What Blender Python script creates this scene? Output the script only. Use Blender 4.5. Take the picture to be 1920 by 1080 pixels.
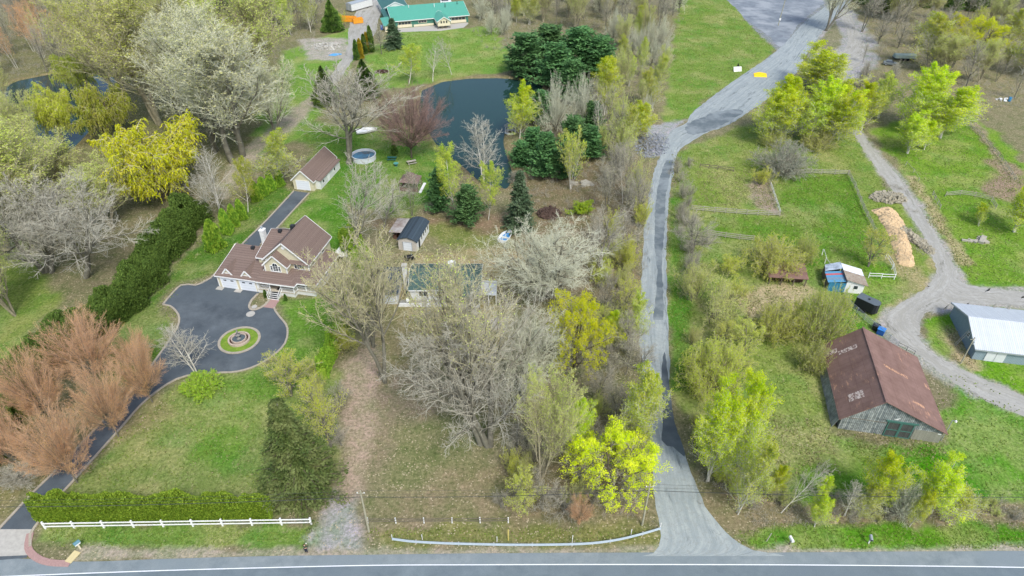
import bpy, bmesh, math, random
import numpy as np
from mathutils import Matrix, Vector
R = math.radians
S = bpy.context.scene
COL = S.collection
for o in list(bpy.data.objects): bpy.data.objects.remove(o)

# ------------------------------------------------------------------ camera
CAM_H = 75.0; PITCH = R(37); FPX = 1280.0
cam = bpy.data.cameras.new('camera'); cam.lens = 24; cam.sensor_width = 36; cam.clip_end = 6000; cam.clip_start = 0.5
co = bpy.data.objects.new('camera', cam); COL.objects.link(co)
co.location = (0, 0, CAM_H); co.rotation_euler = (R(90) - PITCH, 0, 0)
S.camera = co
S.render.resolution_x = 1024; S.render.resolution_y = 576
# ------------------------------------------------------------------ world, sun, exposure
SUN_EL = R(52); SUN_AZ = R(155)           # azimuth clockwise from +Y
w = bpy.data.worlds.new("World"); S.world = w; w.use_nodes = True
nt = w.node_tree; nt.nodes.clear()
wo = nt.nodes.new('ShaderNodeOutputWorld'); bg = nt.nodes.new('ShaderNodeBackground'); sk = nt.nodes.new('ShaderNodeTexSky')
sk.sky_type = 'NISHITA'; sk.sun_disc = False; sk.sun_elevation = SUN_EL; sk.sun_rotation = SUN_AZ
sk.air_density = 1.0; sk.dust_density = 2.5; sk.ozone_density = 1.0
bg.inputs[1].default_value = 0.15
nt.links.new(sk.outputs[0], bg.inputs[0]); nt.links.new(bg.outputs[0], wo.inputs[0])
sl = bpy.data.lights.new('sun', 'SUN'); sl.energy = 1.75; sl.angle = R(12); sl.color = (1, 0.98, 0.93)
so = bpy.data.objects.new('sun', sl); COL.objects.link(so)
sd = Vector((math.sin(SUN_AZ) * math.cos(SUN_EL), math.cos(SUN_AZ) * math.cos(SUN_EL), math.sin(SUN_EL)))
so.rotation_euler = sd.to_track_quat('Z', 'Y').to_euler(); so.location = (0, 0, 120)
S.view_settings.view_transform = 'Standard'; S.view_settings.look = 'None'
S.view_settings.exposure = 0.72; S.view_settings.gamma = 1
S.render.engine = 'CYCLES'
S.cycles.max_bounces = 6; S.cycles.transparent_max_bounces = 4

# ------------------------------------------------------------------ measuring
def G(px, py, z=0.0):
    """ground point seen at a photograph pixel"""
    u = (px - 960) / FPX; v = (540 - py) / FPX
    dy = v * math.sin(PITCH) + math.cos(PITCH); dz = v * math.cos(PITCH) - math.sin(PITCH)
    t = (z - CAM_H) / dz
    return Vector((u * t, dy * t, z))
def HG(bx, by, ty):
    y = G(bx, by).y; v = (540 - ty) / FPX
    return CAM_H + (v * math.cos(PITCH) - math.sin(PITCH)) * y / (v * math.sin(PITCH) + math.cos(PITCH))
def PPM(px, py):
    g = G(px, py); return FPX / (g.y * math.cos(PITCH) + CAM_H * math.sin(PITCH))
def lin(c):
    return tuple((x / 255 / 12.92 if x / 255 <= 0.04045 else ((x / 255 + 0.055) / 1.055) ** 2.4) for x in c)

# ------------------------------------------------------------------ tagging
def tag(o, label=None, cat=None, group=None, kind=None):
    if label: o['label'] = label
    if cat: o['category'] = cat
    if group: o['group'] = group
    if kind: o['kind'] = kind
    return o
def empty(name, loc, rz=0.0, label=None, cat=None, group=None):
    o = bpy.data.objects.new(name, None); COL.objects.link(o)
    o.location = loc; o.rotation_euler = (0, 0, rz); o.empty_display_size = 0.3
    return tag(o, label, cat, group)

# ------------------------------------------------------------------ materials
MATS = {}
def nodes_mat(name, rough=0.9):
    m = bpy.data.materials.new(name); m.use_nodes = True
    n = m.node_tree; b = n.nodes['Principled BSDF']
    b.inputs['Roughness'].default_value = rough
    if 'Specular IOR Level' in b.inputs: b.inputs['Specular IOR Level'].default_value = 0.25
    MATS[name] = m
    return m, n, b
def mixc(n, fac, a, b, mode='MIX'):
    x = n.nodes.new('ShaderNodeMix'); x.data_type = 'RGBA'; x.blend_type = mode
    for s, v in ((x.inputs[0], fac), (x.inputs[6], a), (x.inputs[7], b)):
        if isinstance(v, bpy.types.NodeSocket): n.links.new(v, s)
        elif isinstance(v, (int, float)): s.default_value = v
        else: s.default_value = (*v[:3], 1)
    return x.outputs[2]
def noise(n, scale, detail=4, rough=0.6, vec=None, out='Fac'):
    x = n.nodes.new('ShaderNodeTexNoise'); x.inputs['Scale'].default_value = scale
    x.inputs['Detail'].default_value = detail; x.inputs['Roughness'].default_value = rough
    if vec is not None: n.links.new(vec, x.inputs['Vector'])
    return x.outputs[out]
def ramp(n, fac, p0, p1, c0=(0, 0, 0), c1=(1, 1, 1)):
    x = n.nodes.new('ShaderNodeValToRGB'); e = x.color_ramp.elements
    e[0].position = p0; e[1].position = p1; e[0].color = (*c0, 1); e[1].color = (*c1, 1)
    n.links.new(fac, x.inputs[0]); return x.outputs[0]
def coords(n, kind='Object', scale=None):
    t = n.nodes.new('ShaderNodeTexCoord'); o = t.outputs[kind]
    if scale:
        mp = n.nodes.new('ShaderNodeMapping'); mp.inputs['Scale'].default_value = scale
        n.links.new(o, mp.inputs[0]); o = mp.outputs[0]
    return o
def bump(n, b, h, strength=0.3, dist=0.05):
    x = n.nodes.new('ShaderNodeBump'); x.inputs['Strength'].default_value = strength; x.inputs['Distance'].default_value = dist
    n.links.new(h, x.inputs['Height']); n.links.new(x.outputs[0], b.inputs['Normal'])
def plain(name, rgb, rough=0.7, var=0.25, scale=3.0, metal=0.0, stretch=None, b2=None):
    """solid material with weathering noise; rgb is an sRGB triple"""
    m, n, b = nodes_mat(name, rough)
    c = lin(rgb); d = lin(b2) if b2 else tuple(x * (1 - var) for x in c)
    v = coords(n, 'Object', stretch or (1, 1, 1))
    f = ramp(n, noise(n, scale, 5, 0.65, v), 0.35, 0.68)
    n.links.new(mixc(n, f, c, d), b.inputs['Base Color'])
    b.inputs['Metallic'].default_value = metal
    return m
def leafmat(name, c0, c1, c2=None, trans=0.35):
    """foliage: per leaf and per clump variation of real leaf colours"""
    m, n, b = nodes_mat(name, 0.75)
    at = n.nodes.new('ShaderNodeAttribute'); at.attribute_name = 'v'
    oi = n.nodes.new('ShaderNodeObjectInfo')
    col = mixc(n, at.outputs['Fac'], lin(c0), lin(c1))
    f2 = ramp(n, noise(n, 7, 3, 0.6, coords(n)), 0.42, 0.62)
    col = mixc(n, f2, col, lin(c2 or c1))
    hs = n.nodes.new('ShaderNodeHueSaturation')
    mr = n.nodes.new('ShaderNodeMapRange'); mr.inputs[3].default_value = 0.82; mr.inputs[4].default_value = 1.15
    n.links.new(oi.outputs['Random'], mr.inputs[0]); n.links.new(mr.outputs[0], hs.inputs['Value'])
    mh = n.nodes.new('ShaderNodeMapRange'); mh.inputs[3].default_value = 0.488; mh.inputs[4].default_value = 0.51
    n.links.new(oi.outputs['Random'], mh.inputs[0]); n.links.new(mh.outputs[0], hs.inputs['Hue'])
    n.links.new(col, hs.inputs['Color']); n.links.new(hs.outputs[0], b.inputs['Base Color'])
    if trans > 0:
        tr = n.nodes.new('ShaderNodeBsdfTranslucent'); n.links.new(hs.outputs[0], tr.inputs[0])
        mx = n.nodes.new('ShaderNodeMixShader'); mx.inputs[0].default_value = trans
        n.links.new(b.outputs[0], mx.inputs[1]); n.links.new(tr.outputs[0], mx.inputs[2])
        n.links.new(mx.outputs[0], n.nodes['Material Output'].inputs[0])
    return m
def barkmat(name, c0, c1, sc=25):
    m, n, b = nodes_mat(name, 0.95)
    f = ramp(n, noise(n, sc, 4, 0.7, coords(n)), 0.38, 0.62)
    at = n.nodes.new('ShaderNodeAttribute'); at.attribute_name = 'v'
    c = mixc(n, f, lin(c0), lin(c1))
    c = mixc(n, at.outputs['Fac'], c, mixc(n, 0.5, c, lin(c0)))
    n.links.new(c, b.inputs['Base Color'])
    return m
def linesmat(name, c0, c1, axis, period, duty=0.12, rough=0.7, bumpd=0.02, noisy=0.5, nsc=1.2, cn=None, metal=0.0):
    """siding, planks, ribbed metal: narrow dark joints every `period` metres along an axis"""
    m, n, b = nodes_mat(name, rough)
    v = coords(n); sp = n.nodes.new('ShaderNodeSeparateXYZ'); n.links.new(v, sp.inputs[0])
    mt = n.nodes.new('ShaderNodeMath'); mt.operation = 'DIVIDE'; mt.inputs[1].default_value = period
    n.links.new(sp.outputs['XYZ'.index(axis)], mt.inputs[0])
    fr = n.nodes.new('ShaderNodeMath'); fr.operation = 'FRACT'; n.links.new(mt.outputs[0], fr.inputs[0])
    fl = n.nodes.new('ShaderNodeMath'); fl.operation = 'FLOOR'; n.links.new(mt.outputs[0], fl.inputs[0])
    wn = n.nodes.new('ShaderNodeTexWhiteNoise'); wn.noise_dimensions = '1D'; n.links.new(fl.outputs[0], wn.inputs['W'])
    j = n.nodes.new('ShaderNodeMath'); j.operation = 'LESS_THAN'; j.inputs[1].default_value = duty; n.links.new(fr.outputs[0], j.inputs[0])
    a = lin(c0); d = lin(c1)
    pl = n.nodes.new('ShaderNodeMath'); pl.operation = 'MULTIPLY'; pl.inputs[1].default_value = noisy; n.links.new(wn.outputs[0], pl.inputs[0])
    col = mixc(n, pl.outputs[0], a, lin(cn) if cn else d)
    f = ramp(n, noise(n, nsc, 5, 0.7, v), 0.4, 0.7)
    ff = n.nodes.new('ShaderNodeMath'); ff.operation = 'MULTIPLY'; ff.inputs[1].default_value = noisy; n.links.new(f, ff.inputs[0])
    col = mixc(n, ff.outputs[0], col, d)
    jj = n.nodes.new('ShaderNodeMath'); jj.operation = 'MULTIPLY'; jj.inputs[1].default_value = 0.75; n.links.new(j.outputs[0], jj.inputs[0])
    col = mixc(n, jj.outputs[0], col, tuple(x * 0.35 for x in d))
    n.links.new(col, b.inputs['Base Color']); b.inputs['Metallic'].default_value = metal
    bump(n, b, fr.outputs[0], 0.4, bumpd)
    return m

# ------------------------------------------------------------------ mesh builder
def mesh_from(name, V, F4, mat, parent=None, F3=None, v=None, smooth=False, extra=None):
    me = bpy.data.meshes.new(name)
    V = np.asarray(V, dtype=np.float32).reshape(-1, 3); F4 = np.asarray(F4, dtype=np.int32).reshape(-1, 4)
    n3 = 0 if F3 is None else len(F3)
    me.vertices.add(len(V)); me.vertices.foreach_set('co', V.ravel())
    nl = len(F4) * 4 + n3 * 3
    me.loops.add(nl); me.polygons.add(len(F4) + n3)
    li = F4.ravel(); st = np.arange(len(F4), dtype=np.int32) * 4
    if n3:
        F3 = np.asarray(F3, dtype=np.int32)
        li = np.concatenate([li, F3.ravel()]); st = np.concatenate([st, len(F4) * 4 + np.arange(n3, dtype=np.int32) * 3])
    me.loops.foreach_set('vertex_index', li.astype(np.int32)); me.polygons.foreach_set('loop_start', st.astype(np.int32))
    if v is not None:
        a = me.attributes.new('v', 'FLOAT', 'FACE'); a.data.foreach_set('value', np.asarray(v, dtype=np.float32))
    me.update(calc_edges=True)
    if smooth: me.polygons.foreach_set('use_smooth', np.ones(len(me.polygons), dtype=bool))
    if mat: me.materials.append(mat)
    o = bpy.data.objects.new(name, me); COL.objects.link(o)
    if parent: o.parent = parent
    return o
class MB:
    def __init__(s): s.v = []; s.f = []
    def add(s, vs, fs):
        k = len(s.v); s.v += [tuple(q) for q in vs]; s.f += [tuple(i + k for i in f) for f in fs]; return s
    def box(s, x0, y0, z0, x1, y1, z1):
        return s.add([(x0, y0, z0), (x1, y0, z0), (x1, y1, z0), (x0, y1, z0), (x0, y0, z1), (x1, y0, z1), (x1, y1, z1), (x0, y1, z1)],
                     [(0, 3, 2, 1), (4, 5, 6, 7), (0, 1, 5, 4), (1, 2, 6, 5), (2, 3, 7, 6), (3, 0, 4, 7)])
    def bar(s, a, b, wd, ht=None):
        a = Vector(a); b = Vector(b); ht = ht or wd; d = (b - a).normalized()
        up = Vector((0, 0, 1)) if abs(d.z) < 0.95 else Vector((0, 1, 0))
        sx = d.cross(up).normalized() * wd / 2; sy = sx.normalized().cross(d) * ht / 2
        vs = [p + i * sx + j * sy for p in (a, b) for i, j in ((-1, -1), (1, -1), (1, 1), (-1, 1))]
        return s.add(vs, [(0, 1, 2, 3), (7, 6, 5, 4), (0, 4, 5, 1), (1, 5, 6, 2), (2, 6, 7, 3), (3, 7, 4, 0)])
    def slab(s, pts, t):
        """polygon of 3D points given a thickness below"""
        pts = [Vector(p) for p in pts]; nrm = (pts[1] - pts[0]).cross(pts[2] - pts[0]).normalized()
        if nrm.z < 0: nrm = -nrm; pts = pts[::-1]
        n = len(pts); lo = [p - nrm * t for p in pts]
        return s.add(pts + lo, [tuple(range(n)), tuple(range(2 * n - 1, n - 1, -1))] + [(i, n + i, n + (i + 1) % n, (i + 1) % n) for i in range(n)])
    def prism(s, poly, a, b, axis='z'):
        """2D polygon extruded between a and b along an axis (x: poly is y,z; y: poly is x,z)"""
        def P(p, h): return {'z': (p[0], p[1], h), 'x': (h, p[0], p[1]), 'y': (p[0], h, p[1])}[axis]
        n = len(poly)
        return s.add([P(p, a) for p in poly] + [P(p, b) for p in poly],
                     [tuple(range(n - 1, -1, -1)), tuple(range(n, 2 * n))] + [(i, (i + 1) % n, n + (i + 1) % n, n + i) for i in range(n)])
    def tube(s, pts, r, n=8, caps=True):
        pts = [Vector(p) for p in pts]; rs = r if isinstance(r, (list, tuple)) else [r] * len(pts); k = len(s.v)
        for i, p in enumerate(pts):
            d = (pts[min(i + 1, len(pts) - 1)] - pts[max(i - 1, 0)]).normalized()
            up = Vector((0, 0, 1)) if abs(d.z) < 0.9 else Vector((1, 0, 0))
            x = d.cross(up).normalized(); y = d.cross(x)
            for j in range(n):
                a = 2 * math.pi * j / n; s.v.append(tuple(p + rs[i] * (math.cos(a) * x + math.sin(a) * y)))
        for i in range(len(pts) - 1):
            for j in range(n): s.f.append((k + i * n + j, k + i * n + (j + 1) % n, k + (i + 1) * n + (j + 1) % n, k + (i + 1) * n + j))
        if caps: s.f.append(tuple(k + j for j in range(n))[::-1]); s.f.append(tuple(k + (len(pts) - 1) * n + j for j in range(n)))
        return s
    def lathe(s, prof, c=(0, 0, 0), n=24, sx=1, sy=1):
        k = len(s.v)
        for r, z in prof:
            for j in range(n):
                a = 2 * math.pi * j / n; s.v.append((c[0] + r * sx * math.cos(a), c[1] + r * sy * math.sin(a), c[2] + z))
        for i in range(len(prof) - 1):
            for j in range(n): s.f.append((k + i * n + j, k + i * n + (j + 1) % n, k + (i + 1) * n + (j + 1) % n, k + (i + 1) * n + j))
        return s
    def build(s, name, mat, parent=None, smooth=False, bevel=0):
        me = bpy.data.meshes.new(name); me.from_pydata(s.v, [], s.f)
        bm = bmesh.new(); bm.from_mesh(me); bmesh.ops.recalc_face_normals(bm, faces=bm.faces)
        if bevel: bmesh.ops.bevel(bm, geom=list(bm.edges), offset=bevel, segments=1, affect='EDGES')
        bm.to_mesh(me); bm.free()
        if smooth:
            for p in me.polygons: p.use_smooth = True
        if mat: me.materials.append(mat)
        o = bpy.data.objects.new(name, me); COL.objects.link(o)
        if parent: o.parent = parent
        return o
def copy_tree(o, parent=None):
    kids = list(o.children)
    c = o.copy(); COL.objects.link(c); c.parent = parent
    for ch in kids: copy_tree(ch, c)
    return c

# ------------------------------------------------------------------ value noise for the ground
def vn(x, y, sc, seed):
    g = np.random.RandomState(seed).rand(256, 256)
    x = x / sc; y = y / sc; xi = np.floor(x).astype(int); yi = np.floor(y).astype(int); fx = x - xi; fy = y - yi
    fx = fx * fx * (3 - 2 * fx); fy = fy * fy * (3 - 2 * fy)
    a = g[xi % 256, yi % 256]; b = g[(xi + 1) % 256, yi % 256]; c = g[xi % 256, (yi + 1) % 256]; d = g[(xi + 1) % 256, (yi + 1) % 256]
    return (a * (1 - fx) + b * fx) * (1 - fy) + (c * (1 - fx) + d * fx) * fy
def fbm(x, y, sc, seed): return vn(x, y, sc, seed) * 0.55 + vn(x, y, sc / 2.3, seed + 1) * 0.28 + vn(x, y, sc / 5.1, seed + 2) * 0.17
def sdist(X, Y, poly):
    """signed distance to a world polygon, positive inside"""
    d = np.full(X.shape, 1e9); ins = np.zeros(X.shape, bool); n = len(poly)
    for i in range(n):
        x0, y0 = poly[i]; x1, y1 = poly[(i + 1) % n]; ex, ey = x1 - x0, y1 - y0
        t = np.clip(((X - x0) * ex + (Y - y0) * ey) / (ex * ex + ey * ey + 1e-9), 0, 1)
        d = np.minimum(d, np.hypot(X - x0 - t * ex, Y - y0 - t * ey))
        if abs(ey) > 1e-9: ins ^= ((y0 > Y) != (y1 > Y)) & (X < (x1 - x0) * (Y - y0) / ey + x0)
    return np.where(ins, d, -d)
def wpoly(pp): return [tuple(G(*p)[:2]) for p in pp]

POND = [(792,168),(830,152),(880,146),(935,145),(990,150),(1018,160),(1000,182),(975,205),(952,235),(944,262),(950,290),(962,330),(950,352),(900,338),(870,312),(833,283),(817,267),(800,240),(785,205)]
POND2 = [(-90,172),(0,163),(33,150),(83,140),(143,130),(215,145),(228,170),(190,200),(170,240),(130,282),(90,300),(50,290),(20,250),(-90,235)]
LAWN=(106,122,60); LUSH=(82,114,44); BRT=(96,130,44); LIT=(132,122,96); TAN=(172,160,128); GRV=(168,170,166); FLR=(120,118,88); OLV=(116,124,72)
ZONES = [  # photo polygon, colour, feather (m), raggedness (m)
 ([(-400,-60),(560,-60),(520,180),(480,290),(350,330),(-400,330)], (112,112,78), 5, 6),
 ([(-300,420),(60,430),(130,560),(60,640),(-60,760),(-400,800)], (112,132,62), 4, 4),
 ([(-200,860),(100,760),(70,900),(-20,1000),(-200,1000)], (126,122,84), 3, 3),
 ([(90,935),(330,722),(480,690),(520,660),(560,690),(640,700),(620,930),(520,950),(100,950)], (118,134,74), 2, 3),
 ([(400,720),(500,690),(520,740),(500,820),(440,900),(360,860)], (98,132,52), 5, 5),
 ([(180,790),(300,740),(330,770),(260,830),(180,870)], (134,130,90), 3, 3),
 ([(150,650),(300,540),(385,430),(520,345),(548,362),(500,415),(404,514),(339,535),(305,571),(336,600),(300,668),(220,720)], LUSH, 2, 2),
 ([(520,560),(625,545),(655,620),(600,720),(540,720),(520,660),(545,620),(520,585)], (94,132,48), 2, 2),
 ([(515,435),(585,365),(650,330),(660,470),(560,480)], (82,124,40), 2, 2),
 ([(80,985),(640,985),(600,1034),(150,1030),(80,1010)], (104,132,60), 1.2, 1.5),
 ([(680,700),(960,690),(980,1000),(690,1015),(640,900)], (132,124,100), 3, 4),
 ([(760,820),(900,800),(880,940),(700,960)], (116,120,82), 6, 8),
 ([(700,600),(760,590),(765,640),(712,700),(704,850),(672,950),(616,950),(646,850),(655,690)], (156,143,123), 2, 2),
 ([(700,900),(980,860),(960,990),(720,980)], (128,122,92), 4, 4),
 ([(627,935),(668,935),(676,1000),(700,1044),(575,1044),(610,1000)], (150,152,148), 2.5, 2.5),
 ([(690,985),(1225,985),(1232,1018),(690,1018)], (122,124,76), 1.5, 2),
 ([(140,1026),(700,1031),(1240,1026),(1240,1046),(140,1050)], (150,146,126), 0.8, 0.8),
 ([(960,860),(1215,860),(1225,985),(960,985)], (124,116,88), 3, 3),
 ([(700,560),(930,560),(960,640),(900,700),(700,690)], (136,130,92), 3, 3),
 ([(830,600),(935,600),(935,618),(840,620)], (160,160,150), 1.5, 1.5),
 ([(760,470),(1000,465),(1010,540),(740,560)], (150,140,104), 3, 4),
 ([(800,420),(960,420),(1000,465),(810,465)], (116,124,70), 3, 4),
 ([(690,410),(820,400),(1000,400),(1010,440),(830,425),(700,440)], (126,112,88), 3, 3),
 ([(560,230),(800,240),(845,290),(835,360),(760,400),(640,380),(590,300)], (88,126,48), 3, 3),
 ([(960,330),(1200,300),(1205,560),(1000,560),(960,420)], (122,114,88), 3, 3),
 ([(950,125),(1030,145),(1180,420),(1010,440),(960,330),(1000,240)], (114,106,80), 3, 3),
 ([(540,90),(640,60),(700,40),(655,130),(570,260),(470,300),(500,180)], (108,142,60), 2, 3),
 ([(596,165),(622,172),(560,230),(480,300),(420,372),(398,355),(470,270),(540,210)], (152,148,126), 2, 2),
 ([(560,75),(650,70),(660,110),(580,115)], (158,156,144), 2, 2),
 ([(670,130),(740,55),(940,50),(960,130),(880,142),(800,158),(700,165)], (116,144,66), 2, 3),
 ([(1275,-30),(1360,-20),(1400,40),(1458,92),(1410,135),(1330,185),(1290,225),(1240,230),(1262,100)], (112,138,62), 2, 2),
 ([(1220,235),(1285,225),(1262,255),(1240,290),(1215,300)], (150,154,156), 1.5, 2),
 ([(1355,-40),(1600,-40),(1520,90),(1458,95),(1400,42)], (128,134,138), 1.5, 1.5),
 ([(1560,20),(1600,20),(1650,80),(1650,125),(1600,150),(1540,150),(1515,100)], (150,152,150), 1.5, 1.5),
 ([(1520,100),(1540,70),(1565,40),(1578,70),(1575,90),(1560,95)], (124,124,98), 1, 1),
 ([(1600,0),(2000,-30),(2000,210),(1650,200),(1640,80)], (126,122,92), 4, 5),
 ([(1262,290),(1380,235),(1500,262),(1605,245),(1770,560),(1640,600),(1560,640),(1550,820),(1560,900),(1330,900),(1260,700)], (120,138,68), 2, 3),
 ([(1254,370),(1276,370),(1304,700),(1262,740)], (88,128,46), 1, 1),
 ([(1310,320),(1440,312),(1462,398),(1300,388)], (116,138,60), 2, 2),
 ([(1395,345),(1445,330),(1462,400),(1440,400)], (150,138,120), 2, 2),
 ([(1448,328),(1592,326),(1650,470),(1640,505),(1500,500),(1340,440),(1312,400),(1462,404)], BRT, 1.5, 1.2),
 ([(1300,440),(1500,470),(1540,540),(1330,480)], (108,134,58), 3, 3),
 ([(1375,560),(1480,525),(1545,545),(1500,600),(1385,615)], (164,154,118), 2, 3),
 ([(1300,560),(1380,560),(1380,640),(1300,640)], (130,136,84), 3, 3),
 ([(1500,480),(1560,490),(1560,580),(1700,640),(1650,600),(1660,560),(1700,520),(1690,480),(1640,500)], (100,136,42), 1.5, 2),
 ([(1560,580),(1640,610),(1680,640),(1560,650)], (96,136,44), 1.5, 2),
 ([(1640,470),(1755,470),(1758,520),(1740,550),(1655,600),(1690,530)], (146,142,98), 2, 2),
 ([(1630,355),(1700,350),(1748,462),(1740,520),(1700,480),(1640,440)], (118,138,62), 2, 2),
 ([(1440,780),(1560,790),(1580,880),(1430,900),(1420,830)], (134,142,86), 3, 3),
 ([(1575,825),(1760,840),(1790,690),(1930,755),(2050,790),(2050,950),(1850,955),(1680,900),(1580,862)], (70,132,14), 1.5, 2),
 ([(1735,600),(1790,580),(2000,580),(2000,740),(1920,738),(1850,712),(1760,668),(1735,640)], (100,142,36), 1, 1.5),
 ([(1760,620),(1815,600),(1825,690),(1770,670)], (158,148,112), 2, 2),
 ([(1560,860),(1640,850),(1700,900),(1850,950),(1850,960),(1480,930)], (96,130,44), 3, 3),
 ([(1370,1000),(1500,978),(2100,985),(2100,1036),(1425,1036)], (88,134,34), 1.2, 1.5),
 ([(1300,900),(1480,930),(1900,950),(2100,952),(2100,984),(1500,982),(1380,1000),(1320,960)], (128,120,92), 1.5, 2),
 ([(1415,1026),(2100,1028),(2100,1046),(1420,1046)], (152,150,132), 0.8, 0.8),
 ([(1640,240),(1820,210),(1920,300),(2000,320),(2000,560),(1812,532),(1700,335)], (108,140,48), 2, 3),
 ([(1850,300),(1920,300),(1920,380),(1860,360)], (138,124,102), 3, 4),
 ([(1700,330),(1716,330),(1830,500),(1800,500)], (158,152,110), 1, 1),
 ([(1812,225),(1835,230),(1920,350),(1900,340)], (140,132,106), 1.5, 1.5),
 # worn margins of the tracks
 ([(1598,245),(1612,245),(1700,340),(1765,440),(1815,532),(1930,540),(1930,580),(1790,576),(1738,590),(1724,620),(1740,655),(1860,718),(1930,745),(1930,790),(1780,724),(1640,625),(1650,590),(1735,545),(1760,505),(1700,395),(1655,335)], (156,156,148), 1.2, 1.2),
]
# ground sheet -------------------------------------------------------
m, n, b = nodes_mat('ground_cover', 1.0)
b.inputs['Specular IOR Level'].default_value = 0.05
at = n.nodes.new('ShaderNodeAttribute'); at.attribute_name = 'gcol'
at2 = n.nodes.new('ShaderNodeAttribute'); at2.attribute_name = 'glit'
vw = coords(n)
f = noise(n, 2.2, 6, 0.75, vw); f2 = noise(n, 0.35, 4, 0.7, vw); f3 = noise(n, 9, 3, 0.8, vw)
c = mixc(n, 1.0, at.outputs['Color'], ramp(n, f, 0.34, 0.68, (0.50, 0.56, 0.46), (1.46, 1.40, 1.50)), 'MULTIPLY')
c = mixc(n, 1.0, c, ramp(n, f2, 0.32, 0.7, (0.76, 0.86, 0.70), (1.30, 1.14, 1.32)), 'MULTIPLY')
c = mixc(n, 1.0, c, ramp(n, f3, 0.3, 0.75, (0.72, 0.74, 0.68), (1.26, 1.26, 1.3)), 'MULTIPLY')
th = ramp(n, noise(n, 1.1, 7, 0.8, coords(n, 'Object', (1.0, .45, 1))), 0.56, 0.66)
tm = n.nodes.new('ShaderNodeMath'); tm.operation = 'MULTIPLY'; tm.inputs[1].default_value = .5; n.links.new(th, tm.inputs[0])
c = mixc(n, tm.outputs[0], c, lin((176, 168, 128)))
vo = n.nodes.new('ShaderNodeTexVoronoi'); vo.inputs['Scale'].default_value = 2.6; n.links.new(vw, vo.inputs['Vector'])
spk = ramp(n, vo.outputs['Distance'], 0.20, 0.30, (1, 1, 1), (0, 0, 0))
sn = ramp(n, noise(n, 0.9, 3, 0.6, vw), 0.45, 0.55)
mm = n.nodes.new('ShaderNodeMath'); mm.operation = 'MULTIPLY'; n.links.new(spk, mm.inputs[0]); n.links.new(at2.outputs['Fac'], mm.inputs[1])
mm2 = n.nodes.new('ShaderNodeMath'); mm2.operation = 'MULTIPLY'; n.links.new(mm.outputs[0], mm2.inputs[0]); n.links.new(sn, mm2.inputs[1])
c = mixc(n, mm2.outputs[0], c, lin((176, 164, 138)))
n.links.new(c, b.inputs['Base Color'])
bump(n, b, f, 0.7, 0.25)
ys = [-80, 0, 20]; y = 36.0
while y < 420: ys.append(y); y += 0.45 + (y - 36) * 0.0035
ys += [470, 560, 700, 1000, 1600, 3000]
xs = [-3000, -1500, -800, -450] + list(np.arange(-330, 330.1, 0.75)) + [450, 800, 1500, 3000]
XX, YY = np.meshgrid(np.array(xs, float), np.array(ys, float))
col = np.zeros(XX.shape + (3,)); col[:] = lin(FLR)
j0 = fbm(XX, YY, 40, 5)[..., None]; col = col * (0.85 + 0.3 * j0)
for k, (pp, c_, fe, ra) in enumerate(ZONES):
    wp = wpoly(pp)
    d = sdist(XX, YY, wp) + (fbm(XX, YY, max(3.0, ra * 1.8), 20 + k % 7 * 3) - 0.5) * 2.4 * ra
    t = np.clip(d / fe + 0.5, 0, 1); t = (t * t * (3 - 2 * t))[..., None]
    col = col * (1 - t) + np.array(lin(c_)) * t
# patchiness of turf: dry thatch against fresh growth
pt = np.clip((fbm(XX, YY, 7, 77) - 0.5) * 4 + 0.2, 0, 1)[..., None]
isg = np.clip((col[..., 1] / (col[..., 0] + 1e-5) - 1.12) * 6, 0, 1)[..., None]
col = col * (1 - 0.40 * pt * isg) + np.array(lin((166, 160, 112))) * 0.40 * pt * isg
pt2 = np.clip((fbm(XX, YY, 4, 99) - 0.52) * 5, 0, 1)[..., None]
col = col * (1 - 0.35 * pt2 * isg * np.array([0.7, 0.15, 0.6]))
lit = 1 - np.clip(isg[..., 0] * 1.1, 0, 0.75)
ZZ = np.zeros(XX.shape)
wpd = [wpoly(POND), wpoly(POND2)]
dp = np.maximum(sdist(XX, YY, wpd[0]), sdist(XX, YY, wpd[1]))
ZZ -= np.clip((dp + 0.6) / 2.2, 0, 1) * 1.3
bank = np.exp(-((dp + 0.6) / 1.6) ** 2)[..., None]
col = col * (1 - 0.6 * bank) + np.array(lin((128, 116, 84))) * 0.6 * bank
nx, ny = len(xs), len(ys)
idx = np.arange(nx * ny).reshape(ny, nx)
F = np.stack([idx[:-1, :-1], idx[:-1, 1:], idx[1:, 1:], idx[1:, :-1]], -1).reshape(-1, 4)
g = mesh_from('ground', np.stack([XX, YY, ZZ], -1), F, MATS['ground_cover'])
a = g.data.color_attributes.new('gcol', 'FLOAT_COLOR', 'POINT')
a.data.foreach_set('color', np.concatenate([col, np.ones(col.shape[:2] + (1,))], -1).astype(np.float32).ravel())
a = g.data.attributes.new('glit', 'FLOAT', 'POINT'); a.data.foreach_set('value', lit.astype(np.float32).ravel())
tag(g, kind='structure')

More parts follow.
